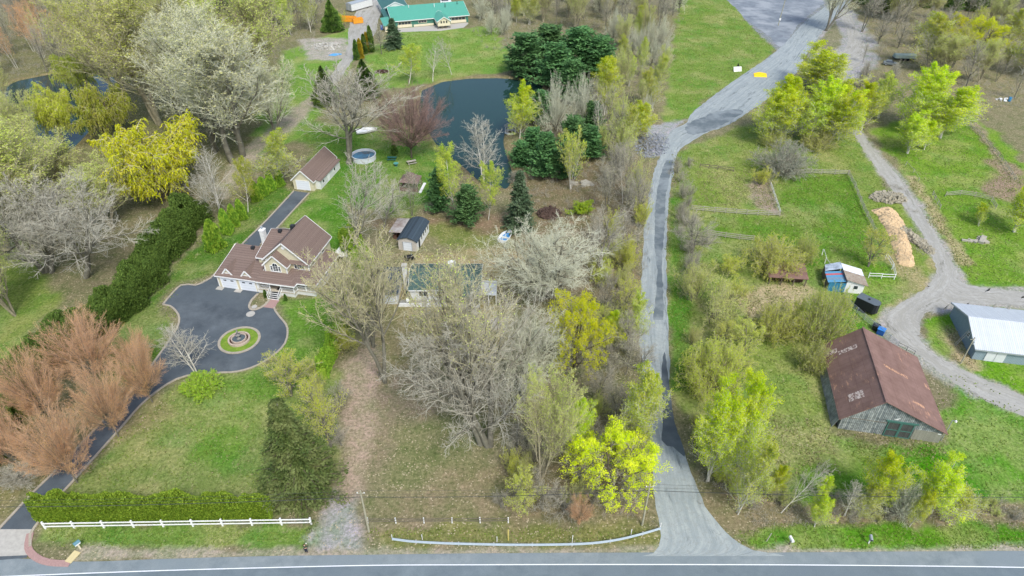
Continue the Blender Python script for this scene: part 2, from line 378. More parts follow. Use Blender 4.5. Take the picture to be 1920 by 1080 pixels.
# ------------------------------------------------------------------ flat sheets: water, roads, drives
def dense(pp, step=1.5, jit=0.0, seed=1, closed=True):
    """world polyline from photo points, Catmull-smoothed and roughened"""
    w_ = [G(*p) for p in pp]; out = []; n_ = len(w_); rg = random.Random(seed)
    rng_ = range(n_ if closed else n_ - 1)
    for i in rng_:
        p0 = w_[(i - 1) % n_] if closed or i > 0 else w_[i]; p1 = w_[i]; p2 = w_[(i + 1) % n_]
        p3 = w_[(i + 2) % n_] if closed or i + 2 < n_ else p2
        k = max(1, int((p2 - p1).length / step))
        for j in range(k):
            t = j / k
            q = 0.5 * ((2 * p1) + (p2 - p0) * t + (2 * p0 - 5 * p1 + 4 * p2 - p3) * t * t + (3 * p1 - p0 - 3 * p2 + p3) * t ** 3)
            out.append(Vector((q.x + rg.uniform(-jit, jit), q.y + rg.uniform(-jit, jit), 0)))
    if not closed: out.append(w_[-1].copy())
    return out
def sheet(name, pts, z, mat, label=None, cat=None, kind='structure'):
    bm = bmesh.new(); vs = [bm.verts.new((p.x, p.y, z)) for p in pts]
    es = [bm.edges.new((vs[i], vs[(i + 1) % len(vs)])) for i in range(len(vs))]
    bmesh.ops.triangle_fill(bm, edges=es, use_beauty=True)
    for f_ in bm.faces:
        if f_.normal.z < 0: f_.normal_flip()
    me = bpy.data.meshes.new(name); bm.to_mesh(me); bm.free(); me.materials.append(mat)
    o = bpy.data.objects.new(name, me); COL.objects.link(o)
    return tag(o, label, cat, kind=kind)
def ribbon(name, Lp, Rp, z, mat, n_=220, jit=0.15, seed=3, kind='structure'):
    def resample(pp):
        w_ = dense(pp, 0.8, 0, closed=False); d = [0]
        for i in range(1, len(w_)): d.append(d[-1] + (w_[i] - w_[i - 1]).length)
        out = []
        for k in range(n_):
            t = d[-1] * k / (n_ - 1); i = int(np.searchsorted(d, t)); i = min(max(i, 1), len(d) - 1)
            f_ = (t - d[i - 1]) / max(1e-6, d[i] - d[i - 1]); out.append(w_[i - 1].lerp(w_[i], f_))
        return out
    A = resample(Lp); B = resample(Rp); rg = random.Random(seed); V = []; UV = []; dist = 0; K = 9
    for i in range(n_):
        if i: dist += ((A[i] + B[i]) / 2 - (A[i - 1] + B[i - 1]) / 2).length
        a_ = A[i] + Vector((rg.uniform(-jit, jit), rg.uniform(-jit, jit), 0)); b_ = B[i] + Vector((rg.uniform(-jit, jit), rg.uniform(-jit, jit), 0))
        for k in range(K):
            p = a_.lerp(b_, k / (K - 1)); V.append((p.x, p.y, z)); UV.append(((b_ - a_).length * (k / (K - 1)), dist, k / (K - 1)))
    ii = np.arange(n_ * K).reshape(n_, K)
    F = np.stack([ii[:-1, :-1], ii[:-1, 1:], ii[1:, 1:], ii[1:, :-1]], -1).reshape(-1, 4)
    o = mesh_from(name, V, F, mat)
    if o.data.polygons[0].normal.z < 0: o.data.flip_normals()
    at_ = o.data.attributes.new('rc', 'FLOAT_VECTOR', 'POINT'); at_.data.foreach_set('vector', np.array(UV, dtype=np.float32).ravel())
    return tag(o, kind=kind)

# water
m, n, b = nodes_mat('pond_water', 0.03)
b.inputs['Base Color'].default_value = (0.014, 0.042, 0.034, 1); b.inputs['Specular IOR Level'].default_value = 0.26
bump(n, b, noise(n, 1.1, 4, 0.6, coords(n)), 0.05, 0.04)
big = lambda pp, k=1.02: pp
for nm, pp in (('pond_water', POND), ('pond_water_west', POND2)):
    sheet('pond_water', dense(pp, 2.0), -0.28, MATS['pond_water'])
# asphalt materials
def roadmat(name, c0, c1, c2, sc=1.0, tracks=False, rough=0.9):
    m, n, b = nodes_mat(name, rough)
    v = coords(n)
    f = ramp(n, noise(n, 0.25 * sc, 6, 0.7, v), 0.35, 0.66)
    c = mixc(n, f, lin(c0), lin(c1))
    if tracks:
        a_ = n.nodes.new('ShaderNodeAttribute'); a_.attribute_name = 'rc'
        mp = n.nodes.new('ShaderNodeMapping'); mp.inputs['Scale'].default_value = (1.3, 0.09, 0.0)
        n.links.new(a_.outputs['Vector'], mp.inputs[0])
        s1 = ramp(n, noise(n, 1.0, 5, 0.65, mp.outputs[0]), 0.42, 0.60)
        s1h = n.nodes.new('ShaderNodeMath'); s1h.operation = 'MULTIPLY'; s1h.inputs[1].default_value = .6; n.links.new(s1, s1h.inputs[0])
        c = mixc(n, s1h.outputs[0], c, lin(c2))
        mp2 = n.nodes.new('ShaderNodeMapping'); mp2.inputs['Scale'].default_value = (0.5, 0.09, 0.0)
        n.links.new(a_.outputs['Vector'], mp2.inputs[0])
        s2 = ramp(n, noise(n, 1.0, 6, 0.75, mp2.outputs[0]), 0.56, 0.64)
        c = mixc(n, s2, c, lin(tuple(x * 0.84 for x in c2)))
        c = mixc(n, ramp(n, noise(n, 1.6, 6, .8, v), .50, .62), c, lin(tuple(x * 0.86 for x in c0)))
    else:
        c = mixc(n, ramp(n, noise(n, 0.08 * sc, 3, 0.6, v), 0.45, 0.62), c, lin(c2))
    g_ = noise(n, 14, 3, 0.8, v)
    c = mixc(n, 1.0, c, ramp(n, g_, 0.3, 0.7, (0.82, 0.82, 0.82), (1.15, 1.15, 1.15)), 'MULTIPLY')
    n.links.new(c, b.inputs['Base Color']); bump(n, b, g_, 0.3, 0.03)
    return m
A_MAIN = roadmat('road_asphalt', (96, 108, 114), (114, 126, 131), (104, 116, 123), 1.2)
A_SHLD = roadmat('shoulder_asphalt', (112, 123, 127), (134, 143, 145), (120, 131, 135), 2)
A_DRV = roadmat('driveway_asphalt', (70, 78, 84), (98, 106, 111), (80, 89, 95), .8)
GRAV = roadmat('gravel', (162, 169, 167), (144, 153, 154), (122, 133, 137), 1.5, True)
GRAVF = roadmat('farm_gravel', (170, 169, 162), (154, 153, 146), (140, 138, 126), 1.5, True)
PATCH = roadmat('fresh_asphalt', (84, 93, 98), (96, 105, 110), (76, 85, 91), 2)
CONC = plain('concrete', (176, 174, 166), 0.9, 0.2, 2)
CURB = plain('curb_stone', (170, 162, 146), 0.9, 0.3, 4)
BRICKP = plain('brick_paving', (168, 138, 132), 0.9, 0.25, 6)
WHITE = plain('white_paint', (226, 228, 226), 0.6, 0.12, 2)
LINEW = plain('road_paint', (226, 230, 232), 0.7, 0.15, 6)
LINEY = plain('yellow_road_paint', (210, 170, 60), 0.7, 0.2, 6)

# main road along the bottom
NE = [(-500,1062),(-200,1052),(0,1046),(150,1053),(300,1048),(480,1043),(700,1040),(960,1037),(1200,1036),(1440,1036),(1700,1034),(1920,1033),(2300,1033)]
WL = [(-500,1102),(-200,1090),(80,1078),(300,1070),(480,1065),(700,1060),(900,1059),(1100,1058.5),(1440,1059),(1700,1061),(1920,1064),(2300,1072)]
north = dense(NE, 3, 0.02, closed=False); line = dense(WL, 3, closed=False)
sh_ = [p.copy() for p in north] + [Vector((p.x, p.y - 10.5, 0)) for p in reversed(line)]
sheet('main_road', sh_, 0.008, A_MAIN)
sheet('road_shoulder', [p + Vector((0, -0.02, 0)) for p in north] + [Vector((p.x, p.y + 0.10, 0)) for p in reversed(line)], 0.012, A_SHLD)
def strip(name, pts, wd, z, mat):
    sheet(name, [Vector((p.x, p.y + wd / 2, 0)) for p in pts] + [Vector((p.x, p.y - wd / 2, 0)) for p in reversed(pts)], z, mat)
strip('edge_line', line, 0.13, 0.016, LINEW)
strip('edge_line', [p - Vector((0, 7.4, 0)) for p in line], 0.13, 0.016, LINEW)
for dy in (3.55, 3.85): strip('centre_line', [p - Vector((0, dy, 0)) for p in line], 0.11, 0.016, LINEY)

# gravel lane running up from the main road
LL = [(1205,1043),(1235,1030),(1238,1010),(1236,985),(1230,950),(1224,915),(1222,880),(1220,840),(1214,780),(1204,700),(1199,640),(1200,560),(1205,487),(1208,430),(1217,367),(1228,316),(1239,289),(1249,262),(1262,243),(1285,232),(1296,214),(1320,193),(1360,163),(1403,133),(1440,108),(1473,80),(1507,43),(1553,8),(1590,-25),(1640,-60)]
RR = [(1475,1043),(1410,1030),(1375,1012),(1350,988),(1325,953),(1308,915),(1292,880),(1282,850),(1265,800),(1254,720),(1256,680),(1252,600),(1249,493),(1251,427),(1255,367),(1263,324),(1266,300),(1277,279),(1300,264),(1327,248),(1352,240),(1377,228),(1400,212),(1425,196),(1458,170),(1492,138),(1520,90),(1572,24),(1612,-8),(1670,-40)]
ribbon('gravel_road', LL, RR, 0.020, GRAV, 260, 0.16)
sheet('asphalt_patch', dense([(1241,826),(1250,836),(1262,838),(1272,848),(1284,856),(1279,832),(1266,795),(1256,735),(1252,700),(1246,660),(1240,700),(1243,780)], 0.7, 0.06), 0.026, PATCH)
sheet('asphalt_patch', dense([(1226,600),(1243,600),(1243,540),(1241,480),(1246,430),(1248,370),(1256,330),(1262,300),(1250,300),(1236,340),(1228,400),(1228,470),(1232,520)], 1.0, 0.12), 0.026, roadmat('old_asphalt', (104, 114, 118), (90, 100, 105), (126, 135, 138), 3))
sheet('asphalt_patch', dense([(1290,232),(1310,222),(1345,210),(1375,205),(1395,208),(1370,226),(1330,246),(1300,252),(1285,246)], 1.2, 0.4), 0.026, MATS['old_asphalt'])
# yard and parking lot at the top, side loop
sheet('gravel_lot', dense([(1362,-30),(1385,22),(1408,44),(1440,66),(1462,88),(1482,68),(1505,38),(1560,-8),(1560,-40)], 2, 0.4), 0.010, roadmat('lot_gravel', (128, 136, 142), (104, 112, 120), (146, 152, 156), 1.5))
ribbon('side_track', [(1560,12),(1580,40),(1590,70),(1580,95),(1545,110),(1515,112)], [(1585,0),(1602,45),(1622,85),(1612,118),(1570,145),(1520,146)], 0.015, GRAVF, 60, 0.3)
ribbon('gravel_lane', [(688,-20),(672,15),(655,48),(652,85),(640,112),(622,138),(596,168)], [(742,-20),(722,12),(708,42),(704,62),(682,84),(664,108),(644,138),(616,176)], .010, GRAVF, 60, .25, 8)
# farm tracks
ribbon('farm_track', [(1597,243),(1625,290),(1664,342),(1693,385),(1722,427),(1741,464),(1753,495),(1754,518),(1732,543),(1690,568),(1660,592),(1662,612),(1690,642),(1730,672),(1790,718),(1850,752),(1930,785),(2020,820)],
                     [(1612,243),(1645,287),(1690,338),(1718,381),(1743,418),(1763,455),(1783,490),(1800,519),(1808,550),(1765,572),(1734,590),(1724,612),(1730,645),(1762,670),(1815,698),(1860,718),(1935,748),(2030,780)], 0.010, GRAVF, 200, 0.22, 5)
ribbon('farm_track', [(1790,520),(1815,534),(1870,542),(1930,548),(2060,556)], [(1745,592),(1785,574),(1850,571),(1930,575),(2060,585)], 0.014, GRAVF, 60, 0.2, 6)

# asphalt driveway with its kerbs
KL1 = [(-70,1062),(-40,1030),(0,990),(63,923),(110,877),(200,782),(258,720),(299,665),(319,636),(333,614),(336.5,597),(330.5,584),(319,574),(305.5,571)]
KL2 = [(305.5,571),(339.3,535),(367,535),(389,525),(404,513),(457,455),(500,413),(551,358)]
KR1 = [(57,1025),(57,1003),(77,973),(107,935),(133,907),(220,810),(267,757),(313,721),(350,705),(404,699.5),(445,697),(484,684.5),(517,663),(534.5,644),(539.5,624),(536.5,609),(525,595),(516.5,583.5),(514,577)]
KR2 = [(488.4,458.6),(509,439),(580,362)]
ISL = [(484,551),(471.5,564),(467.6,576),(474,581.5),(486,578.5),(497,572),(505,563)]
c1 = dense(KL1, 1, closed=False); c2 = dense(KL2[:1] + KL2[1:], 1, closed=False); c3 = dense(KR1, 1, closed=False); c4 = dense(KR2, 1, closed=False)
isl = dense(ISL, 0.6, closed=False)
lp = c1 + c2[1:] + [G(580,362)] + list(reversed(c4)) + [G(478,470), G(486,549)] + isl[1:] + [G(514,575)] + list(reversed(c3)) + [G(50,1046), G(-70,1056)]
sheet('driveway', lp, 0.020, A_DRV)
sheet('driveway_apron', [G(-40,1045), G(-60,1030), G(-10,992.5), G(62,992.5), G(55,1003), G(50,1020), G(56,1041)], 0.026, CONC)
sheet('brick_path', [G(494,576), G(515,579), G(519,570), G(525,562.5), G(509.5,560), G(500,570)], 0.028, BRICKP)
def kerb(name, pts, wd=0.32, h=0.12, mat=CURB, closed=False):
    V = []; F = []; n_ = len(pts)
    for i, p in enumerate(pts):
        a_ = pts[(i - 1) % n_] if closed or i else p; c_ = pts[(i + 1) % n_] if closed or i < n_ - 1 else p
        d = (c_ - a_); d.z = 0; d.normalize(); s_ = Vector((-d.y, d.x, 0)) * wd / 2
        V += [(p + s_) + Vector((0, 0, -0.1)), (p + s_) + Vector((0, 0, h)), (p - s_) + Vector((0, 0, h)), (p - s_) + Vector((0, 0, -0.1))]
    for i in range(n_ if closed else n_ - 1):
        a_ = 4 * i; b_ = 4 * ((i + 1) % n_)
        for k in range(3): F.append((a_ + k, a_ + k + 1, b_ + k + 1, b_ + k))
    mb = MB(); mb.add(V, F); return tag(mb.build(name, mat), kind='structure')
for kk in (c1, c2, c3, c4): kerb('driveway_kerb', kk)
kerb('driveway_kerb', dense([(484,551)] + ISL[1:] + [(505,563),(509.5,560)], 0.5, closed=False), 0.4)
kerb('driveway_kerb', dense([(57,1000),(53,1027),(67,1045),(93,1055),(132,1057)], 0.6, closed=False), 0.8, 0.10, BRICKP)
# manhole-like round stone discs
for px, py, r in ((470, 589, 0.75), (477, 575.5, 0.5)):
    q = G(px, py); o = MB().lathe([(0, .05), (r, .05), (r, -.02)], (0, 0, 0), 20).build('stone_disc', CONC); o.location = (q.x, q.y, 0.03)
    tag(o, 'round pale stone disc set in the driveway' if r > .6 else 'small round stone disc on the grass tip by the garage', 'paving stone')
# fountain island
FC = G(449, 638); FC.z = 0
ring = [FC + Vector((3.2 * math.cos(a_), 3.2 * math.sin(a_), 0)) for a_ in np.linspace(0, 2 * math.pi, 49)[:-1]]
kerb('island_kerb', ring, 0.42, 0.14, CURB, True)
TURF = roadmat('island_turf', (112, 138, 48), (92, 128, 38), (126, 146, 58), 12)
sheet('island_turf', [FC + (p - FC) * 0.94 for p in ring], 0.06, TURF)

# ================================================================== vegetation
def unit(a): return a / (np.linalg.norm(a, axis=-1, keepdims=True) + 1e-9)
class Grow:
    """vectorised branching: every level is (N, k+1, 3) points with (N, k+1) radii"""
    def __init__(s, seed): s.r = np.random.RandomState(seed); s.L = []
    def trunk(s, starts, dirs, length, r0, r1, k=8, wander=0.05, up=0.02):
        P0 = np.array(starts, float); D = unit(np.array(dirs, float)); N = len(P0)
        Ln = np.broadcast_to(np.asarray(length, float), (N,)); s.L.append(s._walk(P0, D, Ln, r0, r1, k, wander, up)); return s
    def _walk(s, P0, D, Ln, r0, r1, k, wander, up):
        N = len(P0); P = np.zeros((N, k + 1, 3)); P[:, 0] = P0; d = D.copy()
        for i in range(k):
            d = unit(d + s.r.normal(0, wander, (N, 3)) + np.array([0, 0, up])); P[:, i + 1] = P[:, i] + d * (Ln / k)[:, None]
        t = np.linspace(0, 1, k + 1)[None]
        r0 = np.broadcast_to(np.asarray(r0, float), (N,))[:, None]; r1 = np.broadcast_to(np.asarray(r1, float), (N,))[:, None]
        return P, r0 * (1 - t) + r1 * t
    def branch(s, n, t0, t1, ang, angsd, lf, taper=0.5, k=4, wander=0.1, up=0.05, rf=0.6, rend=0.35, lsd=0.2, rmin=0, src=-1):
        P, Rr = s.L[src]; N, K = P.shape[:2]; K -= 1
        t = (np.linspace(t0, t1, n)[None] + s.r.uniform(-.5, .5, (N, n)) * (t1 - t0) / n).clip(0.01, 0.999)
        pl = np.linalg.norm(P[:, 1:] - P[:, :-1], axis=-1).sum(1)
        f = t * K; i = f.astype(int).clip(0, K - 1); fr = (f - i)[..., None]; ar = np.arange(N)[:, None]
        B = P[ar, i] * (1 - fr) + P[ar, i + 1] * fr; D = unit(P[ar, i + 1] - P[ar, i]); rr = Rr[ar, i]
        q = s.r.normal(0, 1, (N, n, 3)); q = unit(q - (q * D).sum(-1, keepdims=True) * D)
        if n > 3:   # spread around the parent by golden angle
            ref = unit(np.cross(D, np.array([0.31, 0.77, 0.2]))); bi = np.cross(D, ref)
            a = np.arange(n)[None] * 2.39996 + s.r.uniform(0, 6.28, (N, 1)) + s.r.normal(0, .35, (N, n))
            q = ref * np.cos(a)[..., None] + bi * np.sin(a)[..., None]
        A = np.radians(s.r.normal(ang, angsd, (N, n)))[..., None]
        d = unit(D * np.cos(A) + q * np.sin(A)); u = (t - t0) / max(1e-6, t1 - t0)
        Ln = pl[:, None] * lf * (1 - taper * u) * (1 + s.r.uniform(-lsd, lsd, (N, n)))
        r0 = np.maximum(rr * rf, rmin)
        s.L.append(s._walk(B.reshape(-1, 3), d.reshape(-1, 3), Ln.ravel(), r0.ravel(), np.maximum(r0.ravel() * rend, rmin * .7), k, wander, up)); return s
    def prune(s, frac):
        P, Rr = s.L[-1]; m = s.r.rand(len(P)) < frac; s.L[-1] = (P[m], Rr[m]); return s
    def norm(s):
        allp = np.concatenate([p.reshape(-1, 3) for p, _ in s.L]); z = np.percentile(allp[:, 2], 99.7)
        s.L = [(p / z, r / z) for p, r in s.L]; s.w = 2 * np.percentile(np.hypot(allp[:, 0], allp[:, 1]), 96) / z; return s
def tubes(levels, sides):
    VS = []; FS = []; off = 0
    for (P, Rr), n in zip(levels, sides):
        N, K = P.shape[:2]
        T = np.gradient(P, axis=1); T = unit(T)
        ref = np.where(np.abs(T[..., 2:3]) < .9, np.array([0, 0, 1.0]), np.array([1.0, 0, 0])); X = unit(np.cross(T, ref)); Y = np.cross(T, X)
        a = np.arange(n) * 2 * math.pi / n
        V = P[:, :, None] + Rr[:, :, None, None] * (X[:, :, None] * np.cos(a)[None, None, :, None] + Y[:, :, None] * np.sin(a)[None, None, :, None])
        ii = off + np.arange(N * K * n).reshape(N, K, n); jj = np.roll(ii, -1, axis=2)
        FS.append(np.stack([ii[:, :-1], jj[:, :-1], jj[:, 1:], ii[:, 1:]], -1).reshape(-1, 4)); VS.append(V.reshape(-1, 3)); off += N * K * n
    return np.concatenate(VS), np.concatenate(FS)
def leaves(C, size, r, flat=0.0, long=1.0, dirs=None):
    """leaf faces at points C: folded-looking rhombs in random directions"""
    N = len(C); A = unit(r.normal(0, 1, (N, 3))) if dirs is None else unit(dirs + r.normal(0, .25, (N, 3)))
    Bq = r.normal(0, 1, (N, 3)); 
    if flat: Bq[:, 2] *= (1 - flat); 
    if flat and dirs is None: A[:, 2] *= (1 - flat); A = unit(A)
    Bq = unit(Bq - (Bq * A).sum(-1, keepdims=True) * A); sz = (size * r.uniform(.6, 1.35, N))[:, None]
    V = np.stack([C - A * sz * .5 * long, C + Bq * sz * .42, C + A * sz * .5 * long, C - Bq * sz * .42], 1).reshape(-1, 3)
    return V, np.arange(N * 4).reshape(N, 4), r.uniform(0, 1, N)
def along(P, n, r, jit, t0=0.1):
    N, K = P.shape[:2]; t = r.uniform(t0, 1, (N, n)) * (K - 1); i = t.astype(int).clip(0, K - 2); f = (t - i)[..., None]; ar = np.arange(N)[:, None]
    C = P[ar, i] * (1 - f) + P[ar, i + 1] * f
    return (C + r.normal(0, jit, C.shape)).reshape(-1, 3), unit(P[ar, i + 1] - P[ar, i]).reshape(-1, 3)

PROTO = {}
def proto(key, kind, g, tl, ts, cs, barkm, twigm, leafm=None, leafn=0, leafs=.01, jit=.006, flat=0., long=1., seed=1, lt0=0.1, thin=1.0, leafC=None, w=None):
    root = bpy.data.objects.new(kind, None); r = np.random.RandomState(seed)
    V, F = tubes(g.L[:tl], ts); me1 = mesh_from('trunk', V, F, barkm, root, smooth=True, v=r.uniform(0, 1, len(F)))
    if len(g.L) > tl:
        V, F = tubes(g.L[tl:], cs); mesh_from('crown', V, F, twigm, root, v=r.uniform(0, 1, len(F)))
    if leafm:
        if leafC is None: C, D = along(g.L[-1][0], leafn, r, jit, lt0)
        else: C, D = leafC
        if thin < 1: m_ = r.rand(len(C)) < thin; C = C[m_]; D = D[m_]
        V, F, vv = leaves(C, leafs, r, flat, long, D if long > 1.4 else None)
        mesh_from('foliage', V, F, leafm, root, v=vv)
    for c in root.children: COL.objects.unlink(c)
    PROTO[key] = (root, w or g.w)

BK_GREY = barkmat('bark_grey', (124, 122, 108), (94, 91, 80))
BK_PALE = barkmat('bark_pale', (206, 204, 192), (160, 154, 138))
BK_WHITE = barkmat('bark_white', (224, 222, 212), (176, 168, 152), 18)
BK_DARK = barkmat('bark_dark', (104, 96, 82), (76, 70, 60))
BK_TAN = barkmat('bark_tan', (156, 150, 126), (118, 112, 92))
TW_PALE = barkmat('twig_pale', (214, 216, 192), (180, 180, 154))
TW_TAN = barkmat('twig_tan', (198, 192, 156), (160, 154, 122))
TW_GREY = barkmat('twig_grey', (178, 174, 158), (142, 138, 122))
TW_WHITE = barkmat('twig_white', (190, 187, 170), (150, 146, 130))
TW_RED = barkmat('twig_red', (216, 180, 146), (178, 146, 118))
TW_MAR = barkmat('twig_maroon', (156, 132, 124), (124, 104, 98))
LF_CHART = leafmat('leaf_chartreuse', (204, 224, 30), (172, 202, 26), (220, 230, 54), .5)
LF_LIME = leafmat('leaf_lime', (192, 208, 66), (160, 184, 52), (208, 214, 92), .5)
LF_YEL = leafmat('leaf_yellow', (226, 236, 30), (200, 216, 26), (236, 238, 66), .5)
LF_OCH = leafmat('leaf_ochre', (218, 230, 78), (192, 208, 64), (214, 222, 92), .45)
LF_OLV = leafmat('leaf_olive', (208, 222, 108), (182, 202, 86), (214, 220, 130), .45)
LF_BUD = leafmat('bud_tan', (206, 204, 156), (182, 182, 128), (190, 194, 126), .3)
LF_RED = leafmat('bud_red', (238, 178, 108), (224, 164, 112), (236, 196, 112), .45)
LF_MAR = leafmat('bud_maroon', (176, 136, 126), (146, 114, 106), (168, 134, 120), .3)
LF_PINE = leafmat('needle_pine', (82, 122, 70), (54, 90, 52), (100, 140, 82), .15)
LF_SPR = leafmat('needle_spruce', (80, 106, 72), (58, 82, 56), (100, 122, 90), .1)
LF_HEM = leafmat('needle_hemlock', (92, 112, 54), (62, 82, 40), (114, 126, 74), .12)
LF_CED = leafmat('cedar_green', (128, 172, 54), (88, 130, 40), (172, 200, 70), .25)
LF_CEDD = leafmat('cedar_dark', (78, 112, 48), (46, 74, 34), (118, 148, 64), .15)
LF_CEDY = leafmat('cedar_gold', (176, 158, 36), (130, 126, 34), (196, 170, 50), .15)
LF_GREYG = leafmat('leaf_grey_green', (150, 158, 140), (122, 132, 116), (168, 172, 150), .2)
LF_SHR = leafmat('leaf_green_shrub', (160, 200, 48), (120, 166, 38), (180, 206, 60), .3)

# ---- prototypes (height 1, scaled per tree)
def cottonwood(seed, nt=3, spread=25):
    g = Grow(seed); r = g.r
    g.trunk([(r.normal(0, .02), r.normal(0, .02), 0) for _ in range(nt)], [(r.normal(0, .13), r.normal(0, .13), 1) for _ in range(nt)], .88, .0125, .003, 9, .04, .03)
    g.branch(13, .18, .97, spread, 8, .56, .55, 7, .07, .07, .6, .2)
    g.branch(10, .18, .98, 30, 9, .46, .5, 5, .09, .07, .5, .3, rmin=.0011)
    g.branch(8, .15, .98, 34, 12, .42, .4, 3, .15, .03, .55, .35, rmin=.0008)
    g.branch(4, .2, .98, 38, 14, .50, .3, 2, .15, .02, .6, .5, rmin=.0006)
    return g.norm()
for i in range(3):
    g = cottonwood(11 + i, (2, 3, 4)[i]); 
    proto(f'cotton{i}', 'cottonwood_tree', g, 2, (8, 6), (4, 3, 3), BK_GREY, TW_PALE, LF_BUD, 1, .007, .004, seed=i, thin=.7)
for i in range(2):
    g = cottonwood(31 + i, 3, 24)
    proto(f'cottony{i}', 'cottonwood_tree', g, 2, (8, 6), (4, 3, 3), BK_TAN, TW_TAN, LF_OLV, 2, .0075, .006, seed=i, thin=.6)
def fan(seed, nt=2):   # clean lower trunks, long ascending limbs opening like a fan
    g = Grow(seed); r = g.r
    g.trunk([(r.normal(0, .012), r.normal(0, .012), 0) for _ in range(nt)], [(.16 * (i - (nt - 1) / 2) + r.normal(0, .04), r.normal(0, .08), 1) for i in range(nt)], .86, .013, .003, 9, .05, .03)
    g.branch(14, .34, .97, 34, 9, .56, .5, 8, .06, .08, .55, .2)
    g.branch(9, .18, .98, 32, 10, .40, .5, 5, .09, .06, .5, .3, rmin=.0013)
    g.branch(6, .15, .98, 34, 12, .42, .4, 3, .12, .04, .55, .35, rmin=.0009)
    g.branch(4, .2, .98, 36, 14, .50, .3, 2, .12, .02, .6, .5, rmin=.0006)
    return g.norm()
for i in range(2):
    proto(f'fan{i}', 'bare_tree', fan(41 + i, 2 + i), 2, (8, 6), (4, 3, 3), BK_GREY, TW_TAN, LF_OLV, 1, .006, .005, seed=i, thin=.25)
    proto(f'fanw{i}', 'bare_tree', fan(43 + i, 2 - i), 2, (8, 6), (4, 3, 3), BK_GREY, TW_WHITE, seed=i)
def spreading(seed, nt=3):   # wide open crown, crooked limbs
    g = Grow(seed); r = g.r
    g.trunk([(r.normal(0, .03), r.normal(0, .03), 0) for _ in range(nt)], [(r.normal(0, .22), r.normal(0, .22), 1) for _ in range(nt)], .66, .017, .006, 8, .07, .02)
    g.branch(12, .18, .98, 46, 12, .74, .45, 8, .09, .04, .46, .2)
    g.branch(11, .15, .98, 40, 12, .40, .45, 5, .13, .04, .5, .3, rmin=.0012)
    g.branch(8, .15, .98, 40, 14, .45, .4, 3, .16, .02, .55, .35, rmin=.0008)
    g.branch(4, .2, .98, 40, 16, .5, .3, 2, .16, .0, .6, .5, rmin=.00055)
    return g.norm()
for i in range(3): proto(f'spread{i}', 'bare_tree', spreading(51 + i, (1, 3, 4)[i]), 2, (8, 6), (4, 3, 3), BK_GREY, TW_WHITE if i != 2 else TW_PALE, seed=i)
def vase(seed):    # short trunk, fan of straight fine limbs
    g = Grow(seed); r = g.r
    g.trunk([(0, 0, 0)], [(0, 0, 1)], .18, .016, .013, 3, .03, .0)
    g.branch(24, .35, .99, 50, 24, 3.2, .0, 7, .05, .012, .5, .2, lsd=.2)
    g.branch(11, .12, .95, 30, 9, .52, .5, 4, .06, .02, .45, .3, rmin=.0014)
    g.branch(9, .1, .98, 26, 9, .42, .5, 3, .08, .04, .55, .4, rmin=.0010)
    g.branch(5, .2, .98, 28, 10, .5, .3, 2, .08, .03, .7, .6, rmin=.0008)
    return g.norm()
def domecrown(seed, cz=.56, rx=.50, rz=.44, n=46):
    g = Grow(seed); r = g.r
    g.trunk([(0, 0, 0)], [(0, 0, 1)], .22, .014, .012, 3, .03, .0)
    z0 = r.uniform(.12, .22, n); u = r.uniform(-.35, 1, n); a = r.uniform(0, 6.283, n); q = np.sqrt(1 - u * u)
    tgt = np.c_[rx * q * np.cos(a), rx * q * np.sin(a), cz + rz * u] * 1.0; st = np.c_[np.zeros((n, 2)), z0]; dv = tgt - st; ln = np.linalg.norm(dv, axis=1) * r.uniform(.8, 1.0, n)
    g.L.append(g._walk(st, unit(dv + np.array([0, 0, -.04])), ln, np.full(n, .0055), np.full(n, .0012), 6, .03, .012))
    g.branch(12, .25, .97, 24, 8, .34, .35, 4, .06, .03, .5, .35, rmin=.0012)
    g.branch(9, .1, .98, 26, 9, .45, .4, 3, .08, .02, .55, .4, rmin=.0009)
    g.branch(3, .2, .98, 28, 10, .5, .3, 2, .08, .02, .7, .6, rmin=.0007)
    return g.norm()
for i in range(2): proto(f'redmaple{i}', 'maple_tree', domecrown(71 + i), 2, (7, 5), (3, 3, 3), BK_GREY, TW_RED, LF_RED, 1, .0070, .003, seed=i, lt0=.8, thin=.6)
proto('marmaple0', 'maple_tree', domecrown(75), 2, (7, 5), (3, 3, 3), BK_DARK, TW_MAR, LF_MAR, 1, .008, .004, seed=3, thin=.6)
for i in range(2): proto(f'vase{i}', 'bare_tree', vase(78 + i), 2, (7, 5), (3, 3, 3), BK_GREY, TW_PALE, seed=i)
def poplar(seed, nt=1, ang=30):
    g = Grow(seed); r = g.r
    g.trunk([(r.normal(0, .02), r.normal(0, .02), 0) for _ in range(nt)], [(r.normal(0, .1), r.normal(0, .1), 1) for _ in range(nt)], .95, .0095, .002, 9, .035, .03)
    g.branch(26 if nt == 1 else 16, .08, .97, ang, 7, .46, .72, 6, .06, .10, .45, .2)
    g.branch(8, .15, .98, 34, 9, .40, .45, 4, .1, .07, .5, .35, rmin=.0014)
    g.branch(6, .15, .98, 36, 12, .5, .3, 3, .12, .05, .6, .5, rmin=.0010)
    g.branch(4, .15, .98, 38, 12, .55, .3, 2, .12, .04, .7, .6, rmin=.0006)
    return g.norm()
for i in range(3): proto(f'poplar{i}', 'poplar_tree', poplar(91 + i, (1, 2, 3)[i], (34, 30, 28)[i]), 2, (7, 5), (3, 3, 3), BK_PALE, TW_PALE, LF_CHART, (5, 4, 3)[i], .0085, .009, seed=i)
for i in range(2): proto(f'lime{i}', 'poplar_tree', poplar(96 + i, 1 + i, 28), 2, (7, 5), (3, 3, 3), BK_PALE, TW_PALE, LF_LIME, 2, .010, .008, seed=i)
